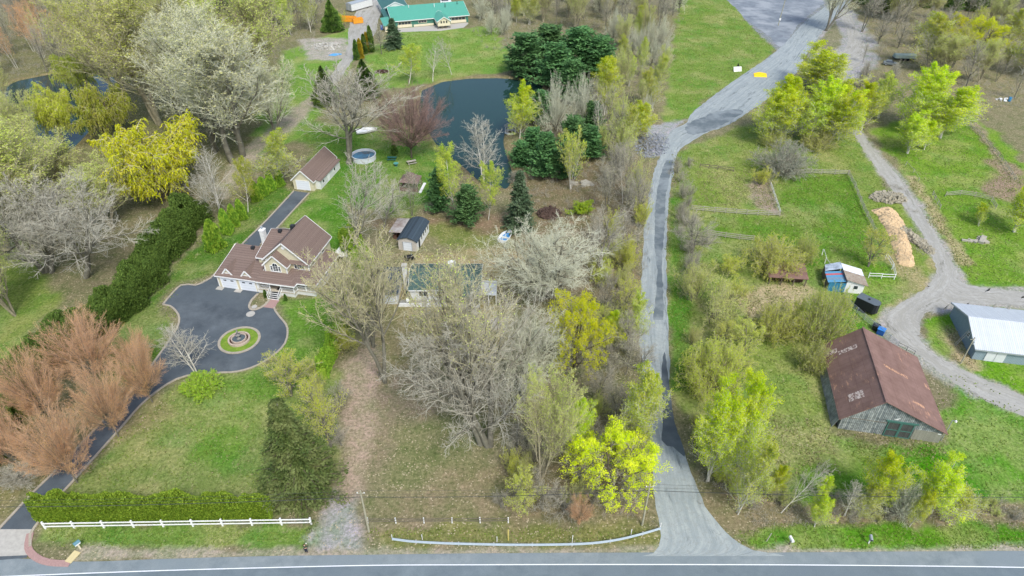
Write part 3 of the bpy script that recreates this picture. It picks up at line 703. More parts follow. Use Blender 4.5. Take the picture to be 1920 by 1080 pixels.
def birch(seed, nt=1, ang=32, sp=.1):
    g = Grow(seed); r = g.r
    g.trunk([(r.normal(0, .012), r.normal(0, .012), 0) for _ in range(nt)], [(r.normal(0, sp), r.normal(0, sp), 1) for _ in range(nt)], .96, .0085, .0018, 10, .03, .015)
    g.branch(18 if nt < 3 else 11, .22, .97, ang, 9, .40, .6, 6, .07, .05, .45, .25)
    g.branch(8, .15, .98, 34, 10, .42, .45, 4, .12, .0, .5, .4, rmin=.0016)
    g.branch(5, .15, .98, 38, 12, .5, .3, 3, .12, -.03, .6, .5, rmin=.0011)
    return g.norm()
for i in range(2): proto(f'birch{i}', 'birch_tree', birch(111 + i, 1 + i, 36), 2, (7, 5), (3, 3), BK_WHITE, TW_WHITE, seed=i)
proto('birchg0', 'birch_tree', birch(115, 1, 34), 2, (7, 5), (3, 3), BK_WHITE, TW_TAN, LF_LIME, 14, .010, .010, seed=5)
proto('birchy0', 'birch_tree', birch(118, 6, 24, .16), 2, (7, 5), (3, 3), BK_WHITE, TW_TAN, LF_OCH, 3, .013, .008, seed=6, thin=.8)
for i in range(2): proto(f'slim{i}', 'slender_tree', birch(121 + i, 1 + i, 26, .06), 2, (6, 4), (3, 3), BK_GREY, TW_GREY, LF_BUD, 1, .008, .006, seed=i, thin=.4)
proto('slimp0', 'slender_tree', birch(124, 2, 26, .08), 2, (6, 4), (3, 3), BK_PALE, TW_RED, LF_RED, 1, .010, .006, seed=9, thin=.8)
def willow(seed):
    g = Grow(seed); r = g.r
    g.trunk([(0, 0, 0), (.02, .01, 0)], [(-.12, 0, 1), (.2, .05, 1)], .58, .022, .010, 6, .07, .02)
    g.branch(10, .35, .99, 46, 12, .78, .3, 7, .10, .03, .6, .25)
    g.branch(9, .2, .99, 48, 14, .42, .3, 5, .14, .02, .5, .35, rmin=.003)
    g.branch(16, .1, .99, 60, 20, 1.0, .3, 6, .06, -.55, .5, .5, rmin=.0008, lsd=.5)
    return g.norm()
for i in range(2): proto(f'willow{i}', 'willow_tree', willow(131 + i), 2, (8, 6), (5, 3), BK_DARK, TW_TAN, LF_YEL, 14, .011, .004, seed=i, long=2.2)
def roundcrown(seed):
    g = Grow(seed); r = g.r
    g.trunk([(0, 0, 0), (.01, .01, 0)], [(-.06, 0, 1), (.16, .1, 1)], .7, .017, .006, 7, .06, .02)
    g.branch(12, .2, .98, 52, 10, .62, .42, 7, .09, .05, .55, .25)
    g.branch(9, .25, .98, 42, 12, .42, .4, 4, .14, .04, .5, .35, rmin=.002)
    g.branch(9, .2, .98, 42, 14, .5, .3, 3, .16, .02, .6, .45, rmin=.0009)
    return g.norm()
for i in range(2):
    g = roundcrown(141 + i); r = np.random.RandomState(i); P = g.L[-1][0]; tip = P[:, -1]
    k = np.clip((np.hypot(tip[:, 0], tip[:, 1]) / (g.w / 2)) ** 2 + (tip[:, 2] - .35) * 1.2, 0.05, 1); tip = tip[r.rand(len(tip)) < k]
    C = (tip[:, None] + r.normal(0, .011, (len(tip), 20, 3))).reshape(-1, 3)
    proto(f'gold{i}', 'maple_tree', g, 2, (7, 5), (4, 3), BK_DARK, TW_GREY, LF_YEL, 0, .0100, .006, seed=i, leafC=(C, C))
    proto(f'ochre{i}', 'young_tree', g, 2, (7, 5), (4, 3), BK_GREY, TW_TAN, LF_OCH, 3, .013, .012, seed=i)
    proto(f'round{i}', 'bare_tree', g, 2, (7, 5), (4, 3), BK_GREY, TW_GREY, seed=i)
def shrub(seed, n=16, ang=30):
    g = Grow(seed); r = g.r
    st = r.normal(0, .10, (n, 3)); st[:, 2] = 0; dr = np.c_[st[:, :2] * 3.2 + r.normal(0, .22, (n, 2)), np.ones(n)]
    g.trunk(st, dr, r.uniform(.6, .98, n), .012, .004, 6, .10, .04)
    g.branch(9, .15, .98, ang, 12, .45, .4, 4, .14, .05, .5, .35, rmin=.003)
    g.branch(6, .15, .98, 38, 14, .5, .4, 3, .16, .03, .6, .5, rmin=.0022)
    g.branch(3, .2, .98, 38, 14, .6, .3, 2, .16, .0, .7, .6, rmin=.0016)
    return g.norm()
for i in range(2):
    g = shrub(151 + i)
    proto(f'greybush{i}', 'shrub', g, 1, (5,), (3, 3, 3), BK_GREY, TW_GREY, seed=i)
    proto(f'yelbush{i}', 'shrub', g, 1, (5,), (3, 3, 3), BK_GREY, TW_TAN, LF_OCH, 5, .018, .014, seed=i)
    proto(f'olvbush{i}', 'shrub', g, 1, (5,), (3, 3, 3), BK_GREY, TW_TAN, LF_OLV, 3, .018, .014, seed=i)
    proto(f'limebush{i}', 'shrub', g, 1, (5,), (3, 3, 3), BK_GREY, TW_TAN, LF_CHART, 3, .024, .014, seed=i)
def dome(seed):
    g = Grow(seed); r = g.r; n = 60; a = r.uniform(0, 6.283, n); q = r.uniform(0, 1, n) ** .6
    g.trunk(np.c_[np.cos(a) * q * .25, np.sin(a) * q * .25, np.zeros(n)], np.c_[np.cos(a) * q * 1.1, np.sin(a) * q * 1.1, np.ones(n) * (1.15 - .7 * q)], .9 - .1 * q, .010, .003, 5, .10, .02)
    g.branch(9, .15, .98, 38, 14, .42, .4, 3, .16, .02, .5, .4, rmin=.004)
    g.branch(6, .15, .98, 42, 14, .5, .4, 2, .16, .0, .6, .6, rmin=.003)
    return g.norm()
proto('domebush0', 'shrub', dome(157), 1, (4,), (3, 3), BK_GREY, TW_GREY, LF_GREYG, 3, .022, .012, seed=4)
proto('domeyel0', 'shrub', dome(158), 1, (4,), (3, 3), BK_GREY, TW_TAN, LF_OCH, 10, .017, .012, seed=5)
proto('domelime0', 'shrub', dome(159), 1, (4,), (3, 3), BK_GREY, TW_TAN, LF_LIME, 8, .018, .012, seed=6)
proto('domegreen0', 'shrub', dome(160), 1, (4,), (3, 3), BK_GREY, TW_TAN, LF_SHR, 12, .03, .016, seed=6)
proto('greenbush0', 'shrub', shrub(156), 1, (5,), (3, 3, 3), BK_GREY, TW_TAN, LF_SHR, 7, .032, .02, seed=2)
def conifer(key, kind, seed, mat, wid, nl, per, droop, leafsz, shape=1.0, clump=.03, nleaf=26, bark=BK_DARK, base=.06, gap=0.0):
    r = np.random.RandomState(seed); g = Grow(seed)
    g.trunk([(0, 0, 0)], [(0, 0, 1)], 1.0, .016, .003, 8, .01, .0)
    st = []; dr = []; ln = []
    for i in range(nl):
        z = base + (1 - base) * i / nl; rad = wid / 2 * ((1 - z) ** shape) * r.uniform(.78, 1.14) + .012
        for j in range(per):
            a = r.uniform(0, 6.283); rr = rad * r.uniform(.62, 1.25)
            if r.rand() < gap: rr *= .6
            st.append((0, 0, z + r.uniform(-.01, .01))); dr.append((math.cos(a), math.sin(a), droop)); ln.append(rr)
    g.L.append(g._walk(np.array(st), unit(np.array(dr, float)), np.array(ln), np.full(len(ln), .005), np.full(len(ln), .0015), 4, .06, -.02 if droop < 0 else .05))
    P = g.L[-1][0]; C, D = along(P, nleaf, r, 0.004, .12)
    side = unit(np.cross(D, np.array([0, 0, 1.0]))); tt = np.tile(r.uniform(0, 1, (len(P), nleaf)), 1).ravel()
    C = C + side * (r.uniform(-1, 1, len(C)) * clump)[:, None] + r.normal(0, clump * .28, C.shape)
    D2 = unit(D + side * r.normal(0, .8, len(C))[:, None]); 
    g.w = wid
    proto(key, kind, g, 1, (6,), (3,), bark, BK_DARK, mat, 0, leafsz, seed=seed, leafC=(C, D2), long=1.7)
conifer('pine0', 'pine_tree', 161, LF_PINE, .72, 15, 8, .25, .028, .55, .055, 90, base=.10, gap=.35)
conifer('pine1', 'pine_tree', 162, LF_PINE, .80, 13, 8, .30, .030, .45, .065, 95, base=.08, gap=.35)
conifer('spruce0', 'spruce_tree', 163, LF_SPR, .46, 34, 10, -.12, .020, .85, .026, 46)
conifer('hemlock0', 'spruce_tree', 164, LF_HEM, .62, 34, 13, -.14, .0135, 1.0, .030, 110, bark=BK_GREY, gap=.25)
def cedar(key, seed, mat, wid, n=9000, sz=.034, kind='cedar_shrub', power=.35):
    r = np.random.RandomState(seed); g = Grow(seed); g.trunk([(0, 0, 0)], [(0, 0, 1)], .8, .02, .006, 5, .01, 0)
    z = r.uniform(0.02, 1, n) ; a = r.uniform(0, 6.283, n)
    lump = 1 + .16 * np.sin(a * 3 + z * 9) + .12 * np.sin(a * 5 - z * 14 + seed) + r.normal(0, .05, n)
    rad = wid / 2 * (np.clip(1 - z, 0, 1) ** power) * np.clip(z * 7 + .45, 0, 1) * lump * (1 - .35 * r.rand(n) ** 2)
    C = np.c_[rad * np.cos(a), rad * np.sin(a), z * (1 + r.normal(0, .01, n))]
    D = np.c_[np.cos(a) * .5, np.sin(a) * .5, np.ones(n)]; g.w = wid
    proto(key, kind, g, 1, (5,), (3,), BK_DARK, BK_DARK, mat, 0, sz, seed=seed, leafC=(C, D), long=1.6)
cedar('cedarcol0', 171, LF_CEDD, .30, 6000, .028); cedar('cedargold0', 172, LF_CEDY, .30, 6000, .028)
cedar('cedarglobe0', 173, LF_CED, .85, 7000, .05, power=.45); cedar('cedarcone0', 174, LF_CEDD, .5, 8000, .028, 'cedar_tree', .8)

RND = random.Random(7); USED = set(); NTREE = [0]
def plant(key, bx, by, ty, wpx, label, cat='tree', group=None, mats=None, lean=(0, 0), wscale=1.0, loc=None, h=None, wm=None):
    """a tree standing where the photograph shows its foot, as tall and wide as it looks there"""
    root, w0 = PROTO[key]
    q = G(bx, by) if loc is None else Vector(loc)
    wpx = wpx * {'pine0': 1.3, 'pine1': 1.3, 'hemlock0': 1.0, 'spruce0': 1.15, 'redmaple0': .70, 'redmaple1': .66, 'marmaple0': .95, 'cedarglobe0': .78, 'poplar0': 1.2, 'poplar1': 1.2, 'poplar2': 1.2, 'gold0': 1.1}.get(key, 1) if not (key.startswith('poplar') and by > 300) else wpx * .95; wd = wm or wpx / PPM(bx, by)
    if h is None:   # the far rim of a wide crown also shows above its middle
        h0 = max(1.0, HG(bx, by, ty)); th = math.atan2(CAM_H, q.y); a_ = wd / 2 * (.35 if key[:4] in ('pine', 'spru', 'heml', 'ceda') else .75)
        lo, hi = .25 * h0, h0
        for _ in range(30):
            h = (lo + hi) / 2; T_ = .6 * h * math.cos(th) + math.hypot(a_ * math.sin(th), .4 * h * math.cos(th))
            if T_ > h0 * math.cos(th): hi = h
            else: lo = h
        h = max(h, .45 * wd, 1.0)
    t = root.copy(); COL.objects.link(t)
    for c in root.children:
        k = c.copy(); COL.objects.link(k); k.parent = t
        if mats and c.name.split('.')[0] in mats:
            k.material_slots[0].link = 'OBJECT'; k.material_slots[0].material = mats[c.name.split('.')[0]]
    sx = wd / (w0 * 1.0); t.location = (q.x, q.y, -0.05); t.scale = (sx, sx * RND.uniform(.9, 1.1), h)
    t.rotation_euler = (lean[0] + RND.uniform(-.02, .02), lean[1] + RND.uniform(-.02, .02), RND.uniform(0, 6.28))
    tag(t, label, cat, group); NTREE[0] += 1
    return t

# ------------------------------------------------------------------ the trees one can tell apart
T = [
 # key, foot px, foot py, top py, crown px, label
 ('cotton0',438,295,22,215,'tall pale grey bare cottonwood with several trunks, rightmost of the grove beside west pond'),
 ('cotton1',405,288,5,200,'tall bare cottonwood just left of the rightmost big one behind the yellow willow'),
 ('cottony0',300,232,-35,190,'yellowish bare cottonwood on the east bank of the west pond'),
 ('cotton2',350,262,0,180,'pale bare cottonwood in the middle of the grove above the bright yellow willow'),
 ('cottony1',235,190,-40,170,'yellow-green budding cottonwood at the top edge above the west pond'),
 ('cottony0',480,190,-30,150,'tan bare cottonwood at the right edge of the big grove by the grass lane'),
 ('cotton1',520,260,110,110,'small bare tan tree on the grass between the grove and the white garage'),
 ('willow0',118,262,162,92,'orange-yellow weeping willow hanging over the west pond'),
 ('willow1',205,262,150,105,'pale green-yellow willow right of the orange-yellow one by the west pond'),
 ('willow1',165,175,85,80,'lime willow at the top of the west pond'),
 ('willow0',312,372,222,180,'bright yellow willow with rounded crown above the dark cedar hedge'),
 ('cottony1',245,350,250,110,'olive budding tree behind the bright yellow willow'),
 ('spread0',165,520,285,300,'huge whitish bare tree with three trunks left of the cedar hedge'),
 ('cottony1',30,590,380,150,'wispy yellow-green bare tree low on the left edge beside the hedge'),
 ('cottony0',75,440,225,170,'wispy pale yellow bare tree left of the bright yellow willow'),
 ('cottony1',70,330,215,110,'wispy yellow-green tree right beside the west pond water at the left'),
 ('cottony0',215,430,300,120,'pale wispy tree between the bright yellow willow and the whitish trees'),
 ('spread1',95,510,300,250,'wide whitish bare tree at the left edge beside the huge whitish one'),
 ('cottony0',10,470,230,200,'yellow-grey bare tree cut by the left edge of the picture'),
 ('cottony1',30,310,175,110,'greenish grey tree on the near bank of the west pond at the left edge'),
 ('cottony0',90,380,250,150,'pale yellowish bare tree between the west pond and the huge whitish tree'),
 ('birch1',418,412,280,95,'bare pinkish-white birch leaning left above the round cedars'),
 ('birch0',392,405,300,80,'bare brownish birch behind the leaning pinkish-white one'),
 ('lime0',522,348,238,75,'lime green bushy tree left of the white garage'),
 ('birchg0',464,398,292,48,'slim white-stemmed birch with fresh green leaves between the round cedars'),
 ('redmaple0',145,905,742,185,'large red-budded maple nearest the road beside the driveway'),
 ('redmaple1',222,818,672,160,'red-budded maple on the right side of the driveway above the nearest one'),
 ('redmaple0',286,754,632,125,'small red-budded maple at the lawn corner by the birch'),
 ('redmaple1',98,790,645,160,'red-budded maple beside the dark cedar hedge at the left'),
 ('redmaple0',185,715,580,180,'broad orange-red maple between the cedar hedge and the driveway'),
 ('redmaple1',262,690,618,105,'thin orange maple at the top of the maple row by the driveway'),
 ('redmaple0',40,880,750,130,'red-budded maple cut by the left edge of the picture'),
 ('birch1',366,702,598,95,'white bare two-stemmed birch standing at the edge of the round driveway'),
 ('ochre0',545,742,655,105,'olive-tan twiggy tree between the front lawn and the gravel lane'),
 ('ochre1',622,838,700,88,'small yellow-orange budding tree beside the leaf-strewn lane'),
 ('fan0',722,715,425,215,'tall two-trunked yellowish bare tree in front of the bungalow'),
 ('fan1',700,650,455,150,'yellowish bare tree behind the two-trunked one'),
 ('spread1',905,835,515,330,'very large bare pale tree in the middle of the leafy lot'),
 ('spread2',985,740,560,170,'bare pale tree behind the very large one on the leafy lot'),
 ('spread2',1032,562,392,235,'broad pinkish-grey bare tree right of the bungalow'),
 ('spread0',1120,520,385,130,'grey bare tree between the broad pinkish one and the gravel road'),
 ('gold0',1072,712,550,118,'yellow flowering round maple right of the very large bare tree'),
 ('gold1',1138,944,800,168,'bright yellow flowering maple beside the gravel road mouth'),
 ('poplar0',1090,862,735,66,'small chartreuse poplar above the bright yellow maple'),
 ('lime1',1195,850,658,100,'pale green poplar hanging over the left side of the gravel road'),
 ('lime0',1186,650,552,56,'pale green slender tree left of the gravel road beside the round yellow maple'),
 ('poplar1',1205,790,690,60,'chartreuse tree at the left kerb of the gravel road'),
 ('lime1',1165,300,190,44,'lime tree in the thicket left of the gravel road bend'),
 ('pine0',1108,258,190,48,'dark pine behind the thicket right of the pond'),
 ('pine1',1060,335,262,46,'dark pine just behind the white birch clump'),
 ('poplar0',1150,640,575,44,'small chartreuse tree between the round yellow maple and the lane'),
 ('cottony1',1012,905,690,125,'tan thin-leaved tree with a pale straight trunk near the road bank'),
 ('spruce0',975,428,320,58,'dark pointed spruce beside the brush pile'),
 ('pine0',876,418,348,62,'low dark green pine right of the small shed'),
 ('pine1',822,398,318,46,'dark green pine at the right of the brown gazebo'),
 ('birchg0',858,405,268,64,'light green birch between the two dark pines above the shed'),
 ('birchg0',915,412,296,54,'yellow-green birch with a thick white stem beside the spruce'),
 ('birch1',905,345,218,92,'pale bare birch at the south end of the pond'),
 ('poplar0',972,258,155,52,'bright chartreuse birch on the pond bank by the white gazebo'),
 ('pine1',985,140,62,82,'dark pine at the left of the pine grove behind the pond'),
 ('pine0',1040,165,80,80,'dark pine at the front of the pine grove behind the pond'),
 ('pine1',1030,120,48,84,'dark pine at the back of the pine grove behind the pond'),
 ('pine0',1085,135,50,84,'tall dark pine in the middle of the pine grove'),
 ('pine1',1120,140,68,72,'dark pine at the right end of the pine grove'),
 ('pine0',1072,190,112,66,'blue-green pine below the pine grove'),
 ('spruce0',982,142,90,40,'small layered spruce on the pond bank below the pine grove'),
 ('vase0',1040,262,135,78,'white-grey bare tree with upright limbs right of the pond'),
 ('vase1',1084,252,130,60,'slimmer white-grey bare tree right of the pond'),
 ('poplar1',1134,215,112,56,'lime green tree behind the two white-grey bare ones'),
 ('poplar2',1190,260,188,62,'yellow-green tree beside the grass slope and the gravel road bend'),
 ('pine0',1022,335,248,58,'dark green pine below the white-grey bare trees'),
 ('pine1',1070,300,220,60,'dark pine behind the birch clump'),
 ('pine0',1012,232,170,56,'dark pine on the right bank of the pond below the grove'),
 ('domebush0',1004,205,182,34,'grey bush at the upper right bank of the pond'),
 ('pine1',972,308,262,44,'low dark pine leaning over the narrow end of the pond'),
 ('domebush0',968,340,318,36,'grey bush at the narrow south end of the pond'),
 ('pine1',1000,300,240,48,'dark pine on the pond bank right of the white gazebo'),
 ('pine0',1105,300,235,50,'dark pine at the edge of the thicket behind the birch clump'),
 ('birchy0',1070,355,238,60,'clump of many white birch stems with ochre leaves'),
 ('fanw0',655,305,105,215,'large silvery bare tree behind the round pool'),
 ('fanw1',662,505,290,185,'gnarled bare grey tree behind the beige house'),
 ('fan1',880,790,450,190,'tall tan bare tree whose limbs veil the right side of the bungalow'),
 ('marmaple0',772,296,152,128,'round maroon-budded tree on the west shore of the pond'),
 ('birchg0',765,158,80,60,'light green birch on the lawn below the spruce'),
 ('birch0',812,152,82,46,'thin white birch on the far lawn left of the pond inlet'),
 ('birch0',846,140,58,44,'thin leaning white birch on the far shore of the pond'),
 ('spruce0',740,90,33,38,'dark blue-green spruce in front of the green-roofed house'),
 ('slim0',716,102,40,46,'bare slim tree between the golden cedars and the spruce'),
 ('cedarcone0',688,182,112,60,'big dark cedar behind the silvery bare tree'),
 ('cedarcone0',612,196,125,50,'dark cedar half hidden by the silvery bare tree'),
 ('cedarcone0',625,58,0,44,'dark green cedar tree by the orange dumpsters'),
 ('limebush0',640,50,18,24,'yellow-green shrub by the orange dumpsters'),
 ('poplar2',1545,178,88,105,'round chartreuse poplar standing beside the wide gravel road'),
 ('poplar1',1436,262,152,86,'lime poplar at the left end of the row below the road'),
 ('poplar0',1472,262,138,76,'chartreuse poplar second from the left in the row below the road'),
 ('poplar1',1505,265,140,80,'chartreuse poplar in the middle of the row below the road'),
 ('poplar2',1545,268,150,84,'bright chartreuse poplar right of the middle of the row'),
 ('poplar0',1572,262,165,60,'bright yellow-green poplar at the right end of the row by the farm track'),
 ('poplar0',1618,246,150,56,'narrow chartreuse poplar on the other side of the farm track'),
 ('poplar1',1690,240,115,90,'tall chartreuse poplar in the cluster right of the farm track'),
 ('poplar2',1702,290,212,60,'small yellow-green poplar at the front of the cluster'),
 ('poplar0',1735,282,222,44,'little yellow-green poplar beside the front one'),
 ('poplar2',1770,258,152,96,'broad chartreuse poplar at the right end of the cluster'),
 ('lime1',1650,222,130,60,'pale lime birch behind the narrow chartreuse poplar'),
 ('lime0',1745,130,20,90,'pale yellow tree near the top right beyond the parked trailer'),
 ('gold1',1835,110,30,70,'yellow-leaved tree in the bare grove at the top right'),
 ('gold1',1765,90,20,60,'yellow-leaved tree above the parked trailer'),
 ('lime1',1870,100,15,80,'pale yellow-green round tree near the top right corner'),
 ('lime0',1915,140,40,80,'pale green tree at the right edge near the top'),
 ('cotton1',1553,58,-80,90,'dark two-trunked bare tree on the island between the gravel tracks'),
 ('slim1',1615,60,-60,60,'dark single-trunked bare tree right of the gravel tracks'),
 ('cottony0',1685,42,-60,100,'multi-trunked bare tree near the top edge right of the tracks'),
 ('poplar2',1900,432,330,84,'bright yellow-green poplar at the right edge by the paddock'),
 ('poplar1',1835,424,384,30,'small yellow sapling left of the bright one at the right edge'),
 ('domebush0',1465,322,258,112,'big grey-green round bush at the corner of the paddock fence'),
 ('yelbush0',1425,345,308,44,'small yellow bush left of the big grey-green one'),
 ('round0',1298,475,395,86,'bare grey shrubby tree right of the gravel road'),
 ('greybush1',1320,460,425,50,'small grey bush beside the paddock board fence'),
 ('domeyel0',1445,508,436,105,'large golden yellow bush behind the rusty-roofed shed'),
 ('domelime0',1505,488,438,50,'lime bush touching the golden yellow one'),
 ('yelbush0',1372,512,470,64,'pale yellow bush left of the golden yellow one'),
 ('olvbush0',1300,560,480,80,'olive bush along the right side of the gravel road near the paddock'),
 ('olvbush1',1338,600,520,110,'wide olive bush below the paddock by the gravel road'),
 ('yelbush1',1372,560,520,60,'pale yellow-green bush on the dry ground'),
 ('domeyel0',1330,735,625,120,'tan round budding tree right of the gravel road'),
 ('domelime0',1535,640,532,96,'lime-yellow bush left of the striped shed'),
 ('domeyel0',1455,632,560,95,'ochre bush left of the lime-yellow one'),
 ('yelbush1',1500,612,560,60,'small ochre bush between the rusty shed and the lime-yellow bush'),
 ('domelime0',1522,695,635,60,'yellow-green bush at the corner of the old barn'),
 ('ochre1',1628,500,420,60,'twisted bare grey-green tree at the back of the striped shed'),
 ('poplar2',1332,908,725,110,'chartreuse poplar with white limbs beside the road mouth'),
 ('poplar1',1392,915,712,108,'larger chartreuse poplar right of the one by the road mouth'),
 ('lime1',1385,960,800,80,'thin lime tree below the larger chartreuse poplar'),
 ('poplar0',1452,938,866,40,'small chartreuse sapling by the brown bank'),
 ('birch0',1466,962,850,62,'white bare leaning birch on the brown bank'),
 ('poplar2',1530,990,922,52,'round yellow-green sapling nearest the main road'),
 ('poplar1',1542,930,884,36,'little yellow-green sapling behind the round one'),
 ('birch1',1582,968,895,50,'white bare twin birch in the roadside row'),
 ('lime1',1606,966,900,56,'pale green white-stemmed birch in the roadside row'),
 ('poplar0',1642,960,843,84,'tall yellow-green poplar left of centre of the roadside row'),
 ('vase1',1684,972,890,72,'whitish bare tree between the two tall roadside poplars'),
 ('poplar1',1706,985,908,44,'yellow-green sapling left of the tall right-hand roadside poplar'),
 ('poplar2',1748,968,868,108,'tall yellow-green poplar right of centre of the roadside row'),
 ('lime0',1800,966,912,76,'pale lime bush-like poplar at the right end of the roadside row'),
 ('spread1',45,898,840,110,'leaning bare grey tree left of the driveway near the road'),
 ('hemlock0',572,922,742,165,'big shaggy dark spruce at the end of the roadside hedge'),
 ('domegreen0',382,730,697,72,'bright green low shrub at the edge of the round driveway'),
 ('greenbush0',1090,398,372,46,'green round shrub below the birch clump'),
 ('ochre1',985,962,880,80,'olive-yellow budding bush on the road bank left of the yellow maple'),
 ('round1',1060,960,900,90,'brown bare shrub in front of the bright yellow maple'),
 ('yelbush0',960,890,840,50,'small ochre bush on the leafy lot near the bank'),
 ('redmaple1',1085,985,925,70,'brown-red twiggy shrub behind the guard rail'),
 ('cedarcone0',740,290,258,14,'tiny dark cedar by the picnic tables'),
 ('spread0',720,430,330,120,'bare grey bush-like tree above the small shed'),
 ('slim1',772,405,320,50,'bare white double stem behind the small shed'),
 ('domelime0',1450,272,238,60,'lime bush at the foot of the left poplars below the road'),
 ('domelime0',1530,276,240,80,'lime bush at the foot of the right poplars below the road'),
 ('limebush1',668,600,540,50,'yellow-green bush beside the bungalow garage'),
 ('yelbush0',652,655,600,60,'golden bush at the end of the small cedar hedge'),
]
for e in T:
    mats = None
    if 'orange-yellow' in e[5]: mats = {'foliage': LF_OCH}
    if 'lime willow' in e[5] or 'green-yellow willow' in e[5]: mats = {'foliage': LF_LIME}
    if 'hemlock' in e[0]: pass
    if 'leaning' in e[5]: ln = (0, R(-9) if 'left' in e[5] or 'leaning bare' in e[5] else R(12))
    else: ln = (0, 0)
    plant(e[0], e[1], e[2], e[3], e[4], e[5], 'shrub' if 'bush' in e[5] or 'shrub' in e[5] else 'tree', mats=mats, lean=ln)
# round cedars along the rear drive
for i, (px, py, ty, wd, l) in enumerate([(405,466,412,46,'front round cedar, fullest of the row beside the rear drive'),(428,438,392,32,'second round cedar from the front of the row'),(441,424,384,28,'third round cedar from the front of the row'),(454,411,374,26,'fourth round cedar of the row beside the rear drive'),(482,376,340,28,'fifth round cedar of the row, just past the birch'),(496,365,332,26,'sixth round cedar, third from the garage end'),(510,356,322,26,'seventh round cedar, second from the garage end'),(526,348,318,26,'last round cedar of the row, nearest the white garage')]):
    plant('cedarglobe0', px, py, ty, wd, l, 'shrub', 'round cedars beside the rear drive')
for i, (px, py, ty, k, l) in enumerate([(669,112,74,'cedarcol0','front dark columnar cedar by the lane'),(677,110,72,'cedargold0','golden columnar cedar second in the row by the lane'),(684,101,64,'cedarcol0','dark columnar cedar third in the row by the lane'),(690,98,60,'cedargold0','golden columnar cedar fourth in the row by the lane'),(697,98,48,'cedarcol0','tallest dark columnar cedar at the back of the row')]):
    plant(k, px, py, ty, 12, l, 'shrub', 'columnar cedars by the lane')
for px, l in ((508, 'tiny conical cedar left of the porch steps'), (534, 'tiny conical cedar right of the porch steps')):
    plant('cedarcol0', 498.5 if px == 508 else 536, 557 if px == 508 else 563, 543 if px == 508 else 551, 7, l, 'shrub')

# hedges ------------------------------------------------------------
def hedge(label, pts, wd, h, mat, dens, leafsz, seed, lump=.18, name='cedar_hedge', root_h=None, group=None):
    r = np.random.RandomState(seed); w_ = dense(pts, 0.5, 0, closed=False); A = np.array([(p.x, p.y) for p in w_]); seg = np.hypot(*(A[1:] - A[:-1]).T); L = seg.sum()
    N = int(dens * L * (wd + 2 * h)); cum = np.r_[0, np.cumsum(seg)]; s_ = r.uniform(0, L, N); i = np.clip(np.searchsorted(cum, s_) - 1, 0, len(seg) - 1)
    f_ = ((s_ - cum[i]) / seg[i])[:, None]; P = A[i] * (1 - f_) + A[i + 1] * f_; D = (A[i + 1] - A[i]) / seg[i][:, None]; Nn = np.c_[-D[:, 1], D[:, 0]]
    a = r.uniform(-.15, math.pi + .15, N); e = .55
    hh = h * (1 + lump * (vn(s_, s_ * 0, 1.7, seed) - .5) * 2 + lump * (vn(s_, s_ * 0 + 9, .8, seed) - .5)); ww = wd * (1 + lump * (vn(s_, a * 2, 1.5, seed + 3) - .5) * 2)
    rad = 1 - .28 * r.rand(N) ** 2 + .10 * (vn(s_, a * 3, .5, seed + 8) - .5)
    x = np.sign(np.cos(a)) * np.abs(np.cos(a)) ** e * ww / 2 * rad; z = np.clip(np.abs(np.sin(a)) ** e * hh * rad * np.sign(np.sin(a) + 1e-3), .02, None)
    z = np.where(np.abs(np.cos(a)) > .93, r.uniform(.05, .7, N) * hh, z)
    C = np.c_[P + Nn * x[:, None], z]; Dr = np.c_[Nn * (np.cos(a) * .6)[:, None], np.full(N, .9)]
    V, F, vv = leaves(C, leafsz, r, 0, 1.5, Dr)
    t = mesh_from(name, V, F, mat, v=vv)
    mb = MB(); K = len(w_)
    core = []
    for k, p in enumerate(w_):
        q = w_[min(k + 1, K - 1)] - w_[max(k - 1, 0)]; q.normalize(); s2 = Vector((-q.y, q.x, 0)) * wd * .27
        core += [p + s2, p + s2 + Vector((0, 0, h * .62)), p - s2 + Vector((0, 0, h * .62)), p - s2]
    fs = [(4 * k + a_, 4 * k + (a_ + 1) % 4, 4 * k + 4 + (a_ + 1) % 4, 4 * k + 4 + a_) for k in range(K - 1) for a_ in range(4)]
    mb.add(core, fs + [(0, 1, 2, 3), (4 * K - 4, 4 * K - 1, 4 * K - 2, 4 * K - 3)])
    mb.build('branches', mat, t)
    return tag(t, label, 'hedge', group)
hedge('clipped yellow-green cedar hedge behind the white rail fence along the road', [(74,969),(150,970),(260,970),(380,969),(512,967)], 2.1, 4.0, LF_CED, 190, .19, 3, .28)
hedge('tall dark cedar hedge running diagonally left of the beige house', [(372,412),(335,450),(305,490),(270,545),(225,590),(175,628),(125,668),(70,708),(25,760),(-20,840),(-60,930)], 6.0, 5.6, LF_CEDD, 120, .26, 5, .34)
hedge('short yellow-green cedar hedge between the house lawn and the leafy lane', [(640,600),(632,640),(618,680),(608,712)], 1.8, 3.2, LF_CED, 90, .26, 6, .35)
hedge('unclipped yellow-green cedar row behind the beige house, before the small shed', [(652,470),(680,500),(672,560),(655,590)], 3.2, 4.2, LF_CED, 60, .28, 8, .4)

